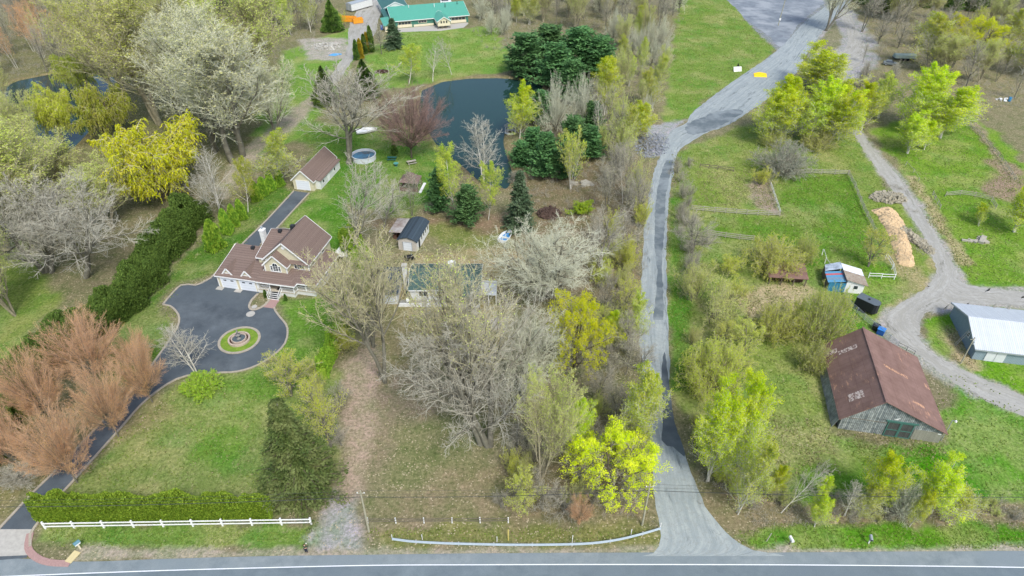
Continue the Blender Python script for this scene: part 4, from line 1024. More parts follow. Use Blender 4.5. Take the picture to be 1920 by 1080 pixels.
# woodland: trees scattered through the photo's wooded areas ---------
def inside(px, py, poly):
    c_ = False; n_ = len(poly)
    for i in range(n_):
        x0, y0 = poly[i]; x1, y1 = poly[(i + 1) % n_]
        if (y0 > py) != (y1 > py) and px < (x1 - x0) * (py - y0) / (y1 - y0) + x0: c_ = not c_
    return c_
def wood(poly, n_, keys, hr, ar, label, group, cat='tree', mats=None, seed=1, mind=2.2):
    """hr: height range (m), ar: crown width as share of height"""
    r_ = random.Random(seed); wp = wpoly(poly); xs_ = [p[0] for p in wp]; ys_ = [p[1] for p in wp]; pts = []; tries = 0
    while len(pts) < n_ and tries < 4000:
        tries += 1; x = r_.uniform(min(xs_), max(xs_)); y = r_.uniform(min(ys_), max(ys_))
        if inside(x, y, wp) and all(math.hypot(x - a, y - b_) > mind for a, b_ in pts): pts.append((x, y))
    ORD = 'first second third fourth fifth sixth seventh eighth ninth tenth'.split(); per = 7
    pts.sort(key=lambda p: p[1]); rows = [sorted(pts[a:a + per]) for a in range(0, len(pts), per)]
    for ri, row in enumerate(rows):
        for ci, (x, y) in enumerate(row):
            h = r_.uniform(*hr); k = r_.choice(keys); lb = label if isinstance(label, str) else label[k]
            gp = group if isinstance(label, str) else group + ', ' + lb.split(' in ')[0].split(' on ')[0]
            lb = f"{lb}, {ORD[ri]} row from front, {ORD[ci]} from left"
            if len(lb.split()) > 16: print('LONG', lb)
            plant(k, 0, 0, 0, 0, lb, cat, gp, mats.get(k) if mats else None, loc=(x, y, 0), h=h, wm=h * r_.uniform(*ar), lean=(r_.uniform(-.07, .07), r_.uniform(-.07, .07)))
wood([(-60,60),(140,60),(150,128),(85,138),(0,160),(-60,165)], 26, ['slimp0','slim0','slim1'], (13,18), (.38,.5), 'pinkish-grey bare tree beyond the west pond', 'bare trees beyond the west pond', seed=2)
wood([(-80,0),(210,0),(200,50),(-80,58)], 26, ['slimp0','slim0','round0','cottony0'], (14,19), (.4,.55), 'grey bare tree in the top left wood', 'wood at the top left corner', seed=3, mind=4)
wood([(210,0),(500,0),(520,70),(470,110),(300,140),(230,110)], 16, ['cottony0','cottony1','cotton2'], (20,26), (.5,.65), 'pale cottonwood at the back of the grove', 'cottonwoods at the back of the grove', seed=4, mind=8)
wood([(500,-5),(605,-5),(600,60),(520,70)], 16, ['slim0','slim1','round1','lime0'], (13,18), (.4,.55), {'slim0':'slender tree left of the orange dumpsters','slim1':'slender tree left of the orange dumpsters','round1':'round bare tree left of the orange dumpsters','lime0':'thin lime tree left of the orange dumpsters'}, 'wood left of the dumpsters', seed=5, mind=4)
wood([(895,0),(960,0),(955,70),(905,95)], 10, ['round0','slim0','vase0'], (9,14), (.5,.7), 'bare tree right of the green-roofed house', 'bare trees right of the green-roofed house', seed=6, mind=4)
wood([(950,0),(1010,0),(1010,50),(955,50)], 6, ['lime1','poplar2'], (10,14), (.5,.7), 'yellow-green tree above the pine grove', 'yellow-green trees above the pines', seed=7, mind=4)
wood([(1010,-5),(1280,-5),(1265,60),(1150,70),(1020,50)], 34, ['cotton0','slim0','slim1','cottony0','vase1'], (12,18), (.4,.6), 'bare tree in the top centre wood', 'bare wood at the top centre', seed=8, mind=4.5)
wood([(1145,70),(1262,70),(1248,140),(1225,215),(1205,240),(1150,190)], 27, ['vase0','vase1','slim0','cottony1','lime1'], (9,14), (.4,.6), 'upright bare tree left of the grass slope', 'bare trees left of the grass field', seed=9, mind=3)
wood([(1100,200),(1180,235),(1196,300),(1205,420),(1150,430),(1105,330)], 22, ['slim0','slim1','birch0','round0','olvbush0'], (8,14), (.4,.6), {'slim0':'slender tree in the thicket by the bend','slim1':'slender tree in the thicket by the bend','birch0':'white birch in the thicket by the bend','round0':'round bare tree in the thicket by the bend','olvbush0':'olive bush in the thicket by the bend'}, 'thicket left of the road bend', seed=10, mind=2.6)
wood([(1095,425),(1200,420),(1200,560),(1130,600),(1110,520)], 17, ['round0','slim0','yelbush0','olvbush1'], (5,9), (.5,.8), {'round0':'grey shrubby tree left of the gravel road','slim0':'slim grey tree left of the gravel road','yelbush0':'ochre bush left of the gravel road','olvbush1':'olive bush left of the gravel road'}, 'thicket left of the gravel road', seed=11, mind=2.2)
wood([(1120,600),(1195,570),(1210,800),(1200,860),(1110,830),(1120,720)], 15, ['round1','slim0','olvbush0','ochre0'], (5,9), (.5,.8), {'round1':'brown shrubby tree by the yellow maples','slim0':'slim grey tree by the yellow maples','olvbush0':'olive bush by the yellow maples','ochre0':'tan budding tree by the yellow maples'}, 'strip between the yellow maples', seed=12, mind=2.4)
wood([(930,840),(1070,820),(1200,870),(1215,970),(940,975)], 22, ['round1','olvbush1','greybush0','slim1'], (3,6), (.6,.9), {'round1':'brown shrub above the guard rail','olvbush1':'olive bush above the guard rail','greybush0':'grey bush above the guard rail','slim1':'slim grey stem above the guard rail'}, 'shrubs above the guard rail', 'shrub', seed=13, mind=1.8)
wood([(1264,300),(1300,300),(1305,560),(1282,560)], 16, ['greybush0','greybush1','round0'], (2.5,5), (.7,1), 'grey bush right of the gravel road', 'bushes on the right verge', 'shrub', seed=14, mind=1.8)
wood([(1285,640),(1400,640),(1420,700),(1300,720)], 9, ['ochre0','ochre1','olvbush0'], (4,6.5), (.7,.9), 'tan bush behind the chartreuse poplars', 'tan bushes above the poplars', 'shrub', seed=15, mind=3)
wood([(1285,760),(1330,880),(1400,960),(1480,975),(1470,940),(1330,820)], 12, ['olvbush0','yelbush1','greybush1'], (2.5,4.5), (.8,1), 'ochre-grey bush under the chartreuse poplars', 'bushes under the poplars', 'shrub', seed=16, mind=1.8)
wood([(1640,60),(1920,40),(2000,100),(2000,190),(1800,185),(1700,120),(1640,120)], 40, ['slim0','slim1','round0','cottony0','ochre0'], (8,14), (.5,.75), {'slim0':'slender grey tree in the right-hand grove','slim1':'slender grey tree in the right-hand grove','round0':'round dark tree in the right-hand grove','cottony0':'tan bare tree in the right-hand grove','ochre0':'pale ochre tree in the right-hand grove'}, 'bare grove at the right', seed=17, mind=4)
wood([(1580,-5),(1990,-8),(1990,40),(1640,50),(1600,10)], 34, ['slim0','round0','cedarcone0','cottony1'], (10,15), (.45,.65), {'slim0':'slender tree in the top right wood','round0':'round bare tree in the top right wood','cedarcone0':'dark evergreen in the top right wood','cottony1':'tan tree in the top right wood'}, 'dark wood at the top right', seed=18, mind=6)
wood([(1600,120),(1640,100),(1690,140),(1650,190),(1600,190)], 8, ['slim0','greybush0'], (5,9), (.5,.7), {'slim0':'dark bare tree beside the parked trailer','greybush0':'grey bush beside the parked trailer'}, 'bare trees by the trailer', seed=19, mind=3)
wood([(1370,0),(1545,-20),(1540,-40),(1370,-40)], 8, ['round0'], (4,7), (.8,1), 'bare bush beyond the gravel lot', 'bushes beyond the lot', seed=20, mind=3)
wood([(1560,930),(1830,935),(1920,975),(1560,980)], 22, ['greybush0','olvbush0','greybush1'], (1.5,3), (.9,1.2), 'low bush on the right roadside bank', 'low bushes on the right bank', 'shrub', seed=21, mind=1.5)
wood([(600,700),(650,720),(640,860),(600,800),(560,720)], 7, ['round1','olvbush1'], (3,5), (.7,.9), 'brown bush beside the leafy lane', 'bushes beside the leafy lane', 'shrub', seed=22, mind=2)
wood([(-100,180),(20,200),(60,310),(110,320),(60,420),(-100,420)], 14, ['cottony1','spread2','round0'], (11,17), (.6,.8), 'yellow-grey tree near the west pond', 'bare trees near the west pond', seed=23, mind=5)
wood([(-120,560),(-30,560),(-40,700),(-140,760)], 6, ['cedarcone0','round0'], (7,10), (.5,.7), {'cedarcone0':'dark cedar at the left edge past the hedge','round0':'bare tree at the left edge past the hedge'}, 'trees at the left edge', seed=24, mind=4)

# undergrowth: brushwood nobody could count ---------------------------
def brush(name, label, polys, dens, hgt, mat, seed, k=9, rr=.016):
    r = np.random.RandomState(seed); Bs = []
    for poly in polys:
        wp = wpoly(poly); a_ = np.array(wp); x0, y0 = a_.min(0); x1, y1 = a_.max(0); N = int((x1 - x0) * (y1 - y0) * dens)
        X = r.uniform(x0, x1, N); Y = r.uniform(y0, y1, N); d = sdist(X, Y, wp) + (fbm(X, Y, 5, seed) - .5) * 8
        m_ = (d > 0) & (vn(X, Y, 3.2, seed + 2) > .30); Bs.append(np.c_[X[m_], Y[m_], np.zeros(m_.sum())])
    B = np.repeat(np.concatenate(Bs), k, 0); N = len(B); B[:, :2] += r.normal(0, .25, (N, 2))
    D = unit(np.c_[r.normal(0, .55, (N, 2)), np.ones(N)]); Lh = r.uniform(.35, 1, N) ** 1.3 * hgt
    P = np.zeros((N, 4, 3)); P[:, 0] = B
    for i in range(3): P[:, i + 1] = P[:, i] + D * (Lh / 3)[:, None]; D = unit(D + r.normal(0, .28, (N, 3)))
    Rr = np.tile(np.array([rr, rr * .8, rr * .6, rr * .4]), (N, 1))
    V, F = tubes([(P, Rr)], (3,)); o = mesh_from(name, V, F, mat, v=r.uniform(0, 1, len(F)))
    return tag(o, label, 'undergrowth', kind='stuff')
brush('brushwood', 'grey-brown brushwood along the left of the gravel road and on the bank', [[(960,300),(1215,250),(1200,560),(1180,870),(1215,980),(950,980),(1000,850),(1100,700),(1120,560),(1000,440)], [(1020,130),(1260,60),(1210,250),(1100,300)]], .8, 1.3, TW_GREY, 5)
brush('brushwood', 'tan brushwood under the trees at the top of the picture', [[(200,-10),(620,-10),(600,70),(400,290),(230,180)], [(880,-10),(1290,-10),(1260,80),(1020,110),(900,90)], [(-100,-10),(210,-10),(140,130),(-100,165)], [(1620,-10),(2020,-10),(2020,215),(1690,200),(1620,120)]], .22, 2.0, TW_GREY, 6, 8, .022)
brush('brushwood', 'dry grey brush on the roadside bank at the right', [[(1300,900),(1480,930),(2000,945),(2000,985),(1500,985),(1380,990)], [(1280,760),(1340,830),(1400,900),(1340,930),(1300,860)], [(1262,300),(1300,300),(1310,560),(1275,560)], [(1660,340),(1700,350),(1740,470),(1720,480)]], 2.6, 1.0, TW_GREY, 7, 8, .014)
def tufts(name, label, polys, dens, hgt, mat, seed, gap=.4):
    r = np.random.RandomState(seed); Bs = []
    for poly in polys:
        wp = wpoly(poly); a_ = np.array(wp); x0, y0 = a_.min(0); x1, y1 = a_.max(0); N = int((x1 - x0) * (y1 - y0) * dens)
        X = r.uniform(x0, x1, N); Y = r.uniform(y0, y1, N); m_ = (sdist(X, Y, wp) + (fbm(X, Y, 4, seed) - .5) * 4 > 0) & (fbm(X, Y, 1.6, seed + 2) > gap); Bs.append(np.c_[X[m_], Y[m_], np.zeros(m_.sum())])
    C = np.concatenate(Bs); C[:, 2] = hgt * .4; V, F, vv = leaves(C, hgt, r, 0, 1.7, np.tile([0, 0, 1.0], (len(C), 1)) + r.normal(0, .5, (len(C), 3)))
    return tag(mesh_from(name, V, F, mat, v=vv), label, 'grass', kind='stuff')
LF_G = leafmat('grass_blades', (130, 160, 66), (108, 142, 52), (152, 164, 88), .4)
LF_DRY = leafmat('dead_grass', (186, 178, 140), (150, 142, 104), (128, 134, 76), .2)
tufts('grass_tufts', 'rough green grass tufts on the verges and round the barn', [[(1375,1000),(1500,980),(2000,986),(2000,1030),(1430,1030)], [(1560,830),(1760,845),(1800,900),(1650,890)], [(1256,380),(1276,380),(1302,700),(1264,730)], [(90,990),(590,990),(590,1026),(150,1022)], [(690,990),(1220,990),(1230,1016),(690,1016)]], 22, .15, LF_G, 3, .3)
tufts('dead_grass', 'pale dead grass along the barn front and field edges', [[(1560,812),(1770,838),(1780,858),(1560,842)], [(1440,770),(1560,800),(1560,880),(1440,900)], [(1380,560),(1480,540),(1500,600),(1390,615)], [(1770,610),(1815,610),(1822,690),(1780,680)], [(1700,335),(1715,335),(1825,500),(1800,500)], [(1310,320),(1440,316),(1460,396),(1310,385)]], 14, .18, LF_DRY, 4, .42)

tufts('grass_tufts', 'short uneven grass of the lawns and fields', [[(110,925),(330,725),(480,700),(515,690),(500,930)], [(220,700),(300,545),(385,432),(520,348),(548,362),(404,512),(340,533),(305,568),(334,600),(300,660)], [(1275,0),(1362,0),(1400,45),(1455,92),(1330,184),(1262,225),(1262,100)], [(1450,332),(1590,330),(1640,440),(1640,500),(1500,500),(1340,440),(1312,406),(1462,408)], [(1262,290),(1400,240),(1600,262),(1660,350),(1740,480),(1640,600),(1560,640),(1550,880),(1400,900),(1270,560)], [(1640,250),(1820,220),(1920,330),(1960,540),(1812,528),(1700,335)], [(1580,830),(1790,700),(1960,780),(1960,950),(1850,950),(1600,870)], [(560,235),(800,245),(840,290),(780,400),(640,380)], [(680,130),(740,60),(930,60),(945,130),(800,155)]], 4, .20, LF_G, 13, .40)
tufts('dead_grass', 'dry thatch scattered through the lawns and leafy lot', [[(110,925),(330,725),(480,700),(515,690),(500,930)], [(690,700),(960,690),(980,1000),(690,1012)], [(1262,290),(1400,240),(1600,262),(1660,350),(1740,480),(1640,600),(1560,640),(1550,880),(1400,900),(1270,560)], [(1640,250),(1820,220),(1920,330),(1960,540),(1812,528),(1700,335)], [(740,470),(1000,465),(1010,560),(740,560)], [(1275,0),(1362,0),(1400,45),(1455,92),(1330,184),(1262,225),(1262,100)], [(1750,600),(1960,590),(1960,740),(1850,712),(1740,640)]], 3, .17, LF_DRY, 14, .52)

# ================================================================== buildings
SHING = linesmat('brown_shingles', (118, 102, 94), (96, 82, 76), 'Z', .16, .1, .95, .02, .55, 5, cn=(134, 118, 108))
SHING_B = linesmat('charcoal_shingles', (66, 80, 90), (50, 62, 72), 'Z', .16, .1, .95, .02, .5, 5)
SHING_G = linesmat('dark_green_shingles', (78, 100, 94), (62, 84, 80), 'Z', .16, .1, .95, .02, .5, 4)
SIDING = linesmat('beige_siding', (206, 200, 172), (192, 186, 158), 'Z', .2, .12, .8, .02, .2, 1)
SID_W = linesmat('white_siding', (216, 218, 214), (196, 200, 196), 'Z', .2, .12, .8, .02, .25, 1)
SID_G = linesmat('green_siding', (72, 124, 108), (60, 106, 94), 'Z', .25, .1, .8, .02, .3, 1)
TRIM = plain('white_trim', (228, 230, 228), .6, .08, 1.5)
DOORW = linesmat('garage_door_white', (218, 224, 230), (206, 212, 218), 'Z', .55, .05, .6, .02, .1, 1)
GLASS, n, b = nodes_mat('window_glass', .08); b.inputs['Base Color'].default_value = (.03, .04, .05, 1); b.inputs['Specular IOR Level'].default_value = .8
CREAM = plain('cream_panel', (214, 206, 178), .8, .12, 1.5)
DARKM = plain('dark_metal', (52, 56, 60), .5, .3, 3)
GREYM = plain('galvanised_metal', (172, 180, 184), .45, .15, 4, metal=.3)
WOODG = plain('weathered_wood', (172, 168, 154), .95, .3, 3, stretch=(1, 1, 6))
WOODD = plain('dark_weathered_wood', (120, 112, 98), .95, .35, 3)
MATB = plain('black_rubber', (34, 36, 38), .8, .2, 5)
BRN = plain('brown_wood', (112, 84, 70), .9, .3, 5)

def window(par, x, z, wd, ht, face='y', at=0.0, sign=-1, nx=2, nz=2, mat=TRIM, sill=True):
    """frame with muntins standing 5 cm proud of the wall, pane as a sub-part"""
    fr = MB(); t = .09; d = .06 * sign
    def bx(a0, z0, a1, z1, e0, e1):
        e0, e1 = min(e0, e1), max(e0, e1)
        if face == 'y': fr.box(a0, at + e0, z0, a1, at + e1, z1)
        else: fr.box(at + e0, a0, z0, at + e1, a1, z1)
    bx(x - wd / 2 - t, z - ht / 2 - t, x - wd / 2, z + ht / 2 + t, 0, d); bx(x + wd / 2, z - ht / 2 - t, x + wd / 2 + t, z + ht / 2 + t, 0, d)
    bx(x - wd / 2, z + ht / 2, x + wd / 2, z + ht / 2 + t, 0, d); bx(x - wd / 2, z - ht / 2 - t, x + wd / 2, z - ht / 2, 0, d)
    for i in range(1, nx): a = x - wd / 2 + wd * i / nx; bx(a - .03, z - ht / 2, a + .03, z + ht / 2, 0.01 * sign, d * .8)
    for i in range(1, nz): q = z - ht / 2 + ht * i / nz; bx(x - wd / 2, q - .03, x + wd / 2, q + .03, 0.012 * sign, d * .7)
    f_ = fr.build('window', mat, par)
    p = MB(); e = .02 * sign
    if face == 'y': p.box(x - wd / 2, min(at, at + e), z - ht / 2, x + wd / 2, max(at, at + e), z + ht / 2)
    else: p.box(min(at, at + e), x - wd / 2, z - ht / 2, max(at, at + e), x + wd / 2, z + ht / 2)
    p.build('pane', GLASS, f_); return f_
def gable_roof(par, mat, x0, x1, y0, y1, ze, zr, axis='x', over=.3, t=.14, ridge=None, name='roof', trim=TRIM, skew=0):
    """two slabs meeting on a ridge along an axis; fascia boards as a sub-part"""
    mb = MB(); fz = MB()
    if axis == 'x':
        yr = ridge if ridge is not None else (y0 + y1) / 2; a, b_ = x0 - over, x1 + over; k = (zr - ze) / (yr - y0); e0 = (y0 - over, ze - k * over); k2 = (zr - ze) / (y1 - yr); e1 = (y1 + over, ze - k2 * over)
        mb.slab([(a, e0[0], e0[1]), (b_, e0[0], e0[1]), (b_, yr, zr), (a + skew, yr, zr)], t); mb.slab([(a + skew, yr, zr), (b_, yr, zr), (b_, e1[0], e1[1]), (a + skew, e1[0], e1[1])], t)
        fz.bar((a, e0[0] - .03, e0[1] - .12), (b_, e0[0] - .03, e0[1] - .12), .05, .22); fz.bar((a, e1[0] + .03, e1[1] - .12), (b_, e1[0] + .03, e1[1] - .12), .05, .22)
        for xx, s_ in ((a - .03, skew), (b_ + .03, 0)): fz.bar((xx, e0[0], e0[1] - .08), (xx + s_, yr, zr - .08), .05, .24); fz.bar((xx + s_, yr, zr - .08), (xx + s_, e1[0], e1[1] - .08), .05, .24)
    else:
        xr = ridge if ridge is not None else (x0 + x1) / 2; a, b_ = y0 - over, y1 + over; k = (zr - ze) / (xr - x0); e0 = (x0 - over, ze - k * over); k2 = (zr - ze) / (x1 - xr); e1 = (x1 + over, ze - k2 * over)
        mb.slab([(e0[0], a, e0[1]), (xr, a, zr), (xr, b_, zr), (e0[0], b_, e0[1])], t); mb.slab([(xr, a, zr), (e1[0], a, e1[1]), (e1[0], b_, e1[1]), (xr, b_, zr)], t)
        fz.bar((e0[0] - .03, a, e0[1] - .12), (e0[0] - .03, b_, e0[1] - .12), .05, .22); fz.bar((e1[0] + .03, a, e1[1] - .12), (e1[0] + .03, b_, e1[1] - .12), .05, .22)
        for yy in (a - .03, b_ + .03): fz.bar((e0[0], yy, e0[1] - .08), (xr, yy, zr - .08), .05, .24); fz.bar((xr, yy, zr - .08), (e1[0], yy, e1[1] - .08), .05, .24)
    r_ = mb.build(name, mat, par)
    if trim: fz.build('fascia', trim, r_)
    return r_
def gable_walls(par, mat, x0, x1, y0, y1, ze, zr, axis='x', ridge=None, name='wall', z0=-.1):
    mb = MB(); dz = .16
    if axis == 'x': mb.prism([(y0, z0), (y1, z0), (y1, ze - dz), (ridge if ridge is not None else (y0 + y1) / 2, zr - dz), (y0, ze - dz)], x0, x1, 'x')
    else: mb.prism([(x0, z0), (x1, z0), (x1, ze - dz), (ridge if ridge is not None else (x0 + x1) / 2, zr - dz), (x0, ze - dz)], y0, y1, 'y')
    return mb.build(name, mat, par)

# --- beige two-storey house with attached garage
q = G(412.6, 537.2)
H1 = empty('house', (q.x, q.y, 0), R(-12), 'beige two-storey house with brown roof, two-door garage and white wraparound porch', 'house')
gable_walls(H1, SIDING, 0, 7.9, 0, 9.2, 2.75, 4.9, 'x', ridge=7.2)
rf = gable_roof(H1, SHING, 0, 8.0, 0, 9.2, 2.75, 4.9, 'x', ridge=7.2, skew=.7)
MB().box(3.9, 6.2, 4.6, 4.5, 6.8, 5.15).build('roof_vent', DARKM, rf)
for x0 in (.75, 4.45):
    d = MB().box(x0, -.07, 0.03, x0 + 2.9, -.01, 2.2).build('garage_door', DOORW, H1)
    f_ = MB(); f_.box(x0 - .16, -.11, 0, x0 - .01, -.005, 2.36).box(x0 + 2.91, -.11, 0, x0 + 3.06, -.005, 2.36).box(x0 - .01, -.11, 2.21, x0 + 2.91, -.005, 2.36); f_.build('door_frame', TRIM, d)
    for xx in (x0 + .75, x0 + 2.15): MB().box(xx - .28, -.09, 1.62, xx + .28, -.072, 1.86).build('door_window', GLASS, d)
MB().box(-.06, -.06, 0, .1, .1, 2.55).box(7.75, -.12, 0, 7.95, .1, 2.55).build('corner_trim', TRIM, H1)
for x0 in (-.3, 3.35): MB().box(x0, -1.0, 0, x0 + 1.3, -.12, .1).build('door_apron', CONC, H1)
k = (4.9 - 2.75) / 7.2
for x0 in (2.0, 5.7):   # small decorative dormers
    yb = .55; zb = 2.75 + k * yb
    dm = MB().prism([(x0 - .75, zb - .1), (x0 + .75, zb - .1), (x0, zb + .95)], yb + .02, yb + 2.7, 'y').build('dormer', SIDING, H1)
    r2 = MB(); r2.slab([(x0 - 1.0, yb - .2, zb - .18), (x0, yb - .2, zb + 1.12), (x0, yb + 3.3, zb + 1.12), (x0 - 1.0, yb + 2, zb - .18)], .1); r2.slab([(x0, yb - .2, zb + 1.12), (x0 + 1.0, yb - .2, zb - .18), (x0 + 1.0, yb + 2, zb - .18), (x0, yb + 3.3, zb + 1.12)], .1); r2.build('dormer_roof', SHING, dm)
    f2 = MB(); f2.bar((x0 - 1.02, yb - .25, zb - .2), (x0, yb - .25, zb + 1.1), .07, .26); f2.bar((x0, yb - .25, zb + 1.1), (x0 + 1.02, yb - .25, zb - .2), .07, .26); f2.bar((x0 - .8, yb - .05, zb + .02), (x0 + .8, yb - .05, zb + .02), .1, .14); f2.build('fascia', TRIM, dm)
# middle wing
gable_walls(H1, SIDING, 6.8, 12.4, 3.7, 13.4, 5.25, 7.5, 'x', ridge=9.6)
r2 = gable_roof(H1, SHING, 6.8, 12.3, 3.7, 13.4, 5.25, 7.5, 'x', ridge=9.6, skew=.4); MB().box(8.6, 8.8, 7.3, 9.2, 9.4, 7.8).build('roof_vent', DARKM, r2)
# main block
gable_walls(H1, SIDING, 8.3, 16.7, 3.4, 12.3, 5.45, 9.2, 'y', ridge=12.5)
r3 = gable_roof(H1, SHING, 8.3, 16.7, 3.4, 12.3, 5.45, 9.2, 'y', ridge=12.5, over=.4); MB().box(11.3, 8.8, 8.2, 12.0, 9.5, 9.15).build('roof_vent', DARKM, r3)
o = MB().lathe([(0, 0), (.34, 0), (.34, .06), (0, .06)], (0, 0, 0), 20).build('gable_vent', TRIM, H1)
o.rotation_euler = (R(90), 0, 0); o.location = (12.5, 3.37, 8.0)
# bay with arched window
gable_walls(H1, SIDING, 9.05, 13.25, 1.8, 3.39, 5.35, 7.35, 'y', z0=2.9)
gable_roof(H1, SHING, 9.05, 13.25, 1.8, 4.2, 5.35, 7.35, 'y', over=.32)
MB().box(8.97, 1.72, 2.9, 9.13, 1.88, 5.2).box(13.17, 1.72, 2.9, 13.33, 1.88, 5.2).build('corner_trim', TRIM, H1)
wn_ = MB(); gl = MB()
def arch(x, hw, z0, zs, y): return [(x - hw, z0), (x + hw, z0)] + [(x + hw * math.cos(a), zs + hw * math.sin(a)) for a in np.linspace(0, math.pi, 13)]
gl.prism(arch(11.15, .5, 3.9, 5.1, 0), 1.74, 1.79, 'y'); gl.box(10.2, 1.74, 3.9, 10.55, 1.79, 5.0).box(11.75, 1.74, 3.9, 12.1, 1.79, 5.0)
pts_ = [(10.62, 1.73, 3.85), (10.62, 1.73, 5.1)] + [(11.15 + .53 * math.cos(a), 1.73, 5.1 + .53 * math.sin(a)) for a in np.linspace(math.pi, 0, 11)] + [(11.68, 1.73, 3.85)]
for a_, b_ in zip(pts_, pts_[1:]): wn_.bar(a_, b_, .09)
for xx in (10.16, 12.14): wn_.bar((xx, 1.73, 3.85), (xx, 1.73, 5.08), .09)
for xx in ((10.12, 10.66), (11.64, 12.18)): wn_.bar((xx[0], 1.73, 5.04), (xx[1], 1.73, 5.04), .09)
wn_.bar((10.1, 1.72, 3.84), (12.2, 1.72, 3.84), .14)
for zz in (4.2, 4.55, 4.9): wn_.bar((10.2, 1.735, zz), (12.1, 1.735, zz), .035)
wn_.bar((11.15, 1.735, 3.9), (11.15, 1.735, 5.6), .035)
aw = wn_.build('arched_window', TRIM, H1); gl.build('pane', GLASS, aw)
MB().slab([(13.3, 2.75, 5.15), (17.0, 2.75, 5.15), (17.0, 3.39, 5.6), (13.3, 3.39, 5.6)], .1).build('skirt_roof', SHING, H1)
window(H1, 14.9, 4.4, 1.9, 1.25, 'y', 3.4, -1, 4, 2)
window(H1, 6.6, 4.5, .9, .9, 'y', 3.7, -1, 1, 1) if False else None
window(H1, 5.2, 4.5, .8, 1.2, 'x', 16.7, 1, 1, 2); window(H1, 9.2, 4.5, .8, 1.2, 'x', 16.7, 1, 1, 2); window(H1, 7.2, 7.0, .6, .9, 'x', 16.7, 1, 1, 1) if False else None
window(H1, 5.8, 1.9, .9, 1.3, 'x', 16.7, 1, 1, 2)
MB().box(16.62, 3.32, .9, 16.78, 3.5, 5.2).build('corner_trim', TRIM, H1)
# ground floor behind the porch
MB().box(7.95, 1.9, 0, 13.2, 3.38, 2.95).build('wall', SIDING, H1)
dr = MB().box(11.5, 1.83, .92, 12.45, 1.88, 2.75).build('front_door', TRIM, H1); MB().lathe([(0, 0), (.04, 0), (.04, .05), (0, .05)], (12.3, 1.8, 1.8), 8).build('door_handle', DARKM, dr)
for xx in (11.2, 12.75): MB().box(xx - .14, 1.84, 1.2, xx + .14, 1.89, 2.6).build('door_window', GLASS, dr)
window(H1, 9.6, 2.0, 1.3, 1.0, 'y', 1.9, -1, 2, 1); window(H1, 15.2, 2.0, 1.5, 1.1, 'y', 3.4, -1, 2, 1)
# porch
MB().prism([(7.95, -.2), (15.1, -.2), (15.1, .8), (18.6, .8), (18.6, 10.5), (16.72, 10.5), (16.72, 3.38), (13.22, 3.38), (13.22, 1.88), (7.95, 1.88)], .72, .88).build('porch_deck', plain('porch_boards', (186, 178, 160), .9, .2, 2), H1)
MB().prism([(8.0, -.15), (15.05, -.15), (15.05, .85), (18.55, .85), (18.55, 10.4), (16.75, 10.4), (16.75, 3.35), (13.2, 3.35), (13.2, 1.9), (8.0, 1.9)], -.05, .71).build('porch_skirt', SID_W, H1)
pr = MB(); zt = 3.65; ze = 2.75
pr.slab([(7.95, -.55, ze), (15.5, -.55, ze), (13.3, 1.79, zt), (9.0, 1.79, zt), (7.95, 1.79, zt)], .12)
pr.slab([(15.5, -.55, ze), (15.5, .45, ze), (14.6, 3.37, zt + .1), (13.3, 3.37, zt + .1), (13.3, 1.79, zt)], .12)
pr.slab([(15.5, .45, ze), (19.1, .45, ze), (16.8, 3.37, zt + .02), (14.6, 3.37, zt + .02)], .12)
pr.slab([(19.1, .45, ze), (19.1, 10.6, ze), (16.72, 10.6, zt), (16.72, 3.37, zt)], .12)
rp = pr.build('porch_roof', SHING, H1)
fz = MB(); P_ = [(7.95, -.6), (15.55, -.6), (15.55, .4), (19.15, .4), (19.15, 10.6)]
for a_, b_ in zip(P_, P_[1:]): fz.bar((*a_, ze - .1), (*b_, ze - .1), .06, .24)
fz.build('fascia', TRIM, rp)
posts = [(8.1, -.1), (10.35, -.1), (12.5, -.1), (15.0, -.1), (15.1, .9), (16.8, .9), (18.45, .9), (18.45, 3.5), (18.45, 6), (18.45, 8.4), (18.45, 10.3)]
for x, y in posts: MB().box(x - .07, y - .07, .88, x + .07, y + .07, 2.6).build('porch_post', TRIM, H1)
for a_, b_ in [((8.1, -.1), (10.35, -.1)), ((12.5, -.1), (15.0, -.1)), ((15.0, -.1), (15.1, .9)), ((15.1, .9), (18.45, .9)), ((18.45, .9), (18.45, 10.3))]:
    rl = MB(); rl.bar((*a_, 1.78), (*b_, 1.78), .07, .08); rl.bar((*a_, 1.0), (*b_, 1.0), .05, .07); L_ = math.dist(a_, b_); nn = int(L_ / .16)
    for i in range(1, nn): t = i / nn; x = a_[0] + (b_[0] - a_[0]) * t; y = a_[1] + (b_[1] - a_[1]) * t; rl.box(x - .018, y - .018, 1.02, x + .018, y + .018, 1.76)
    rl.build('porch_railing', TRIM, H1)
st = MB()
for i in range(4): st.box(10.5, -.24 - .34 * (i + 1), 0, 12.35, -.24 - .34 * i, .70 - .17 * i)
stp = st.build('porch_steps', WHITE, H1)
tr = MB()
for i in range(4): tr.box(10.6, -.22 - .34 * (i + 1), .705 - .17 * i, 12.25, -.27 - .34 * i, .725 - .17 * i)
tr.build('step_tread', MATB, stp)
for x in (10.42, 12.43):
    hr_ = MB(); hr_.bar((x, -.2, 1.75), (x, -1.6, .95), .07); hr_.bar((x, -1.6, 0), (x, -1.6, 1.05), .09); hr_.bar((x, -.2, 1.05), (x, -1.6, .35), .05); hr_.build('stair_railing', TRIM, H1)
o = MB().box(11.3, .2, .89, 12.2, 1.6, .91).build('door_mat', MATB); o.location = H1.location; o.rotation_euler = H1.rotation_euler; tag(o, 'dark mat in front of the beige house door', 'doormat')
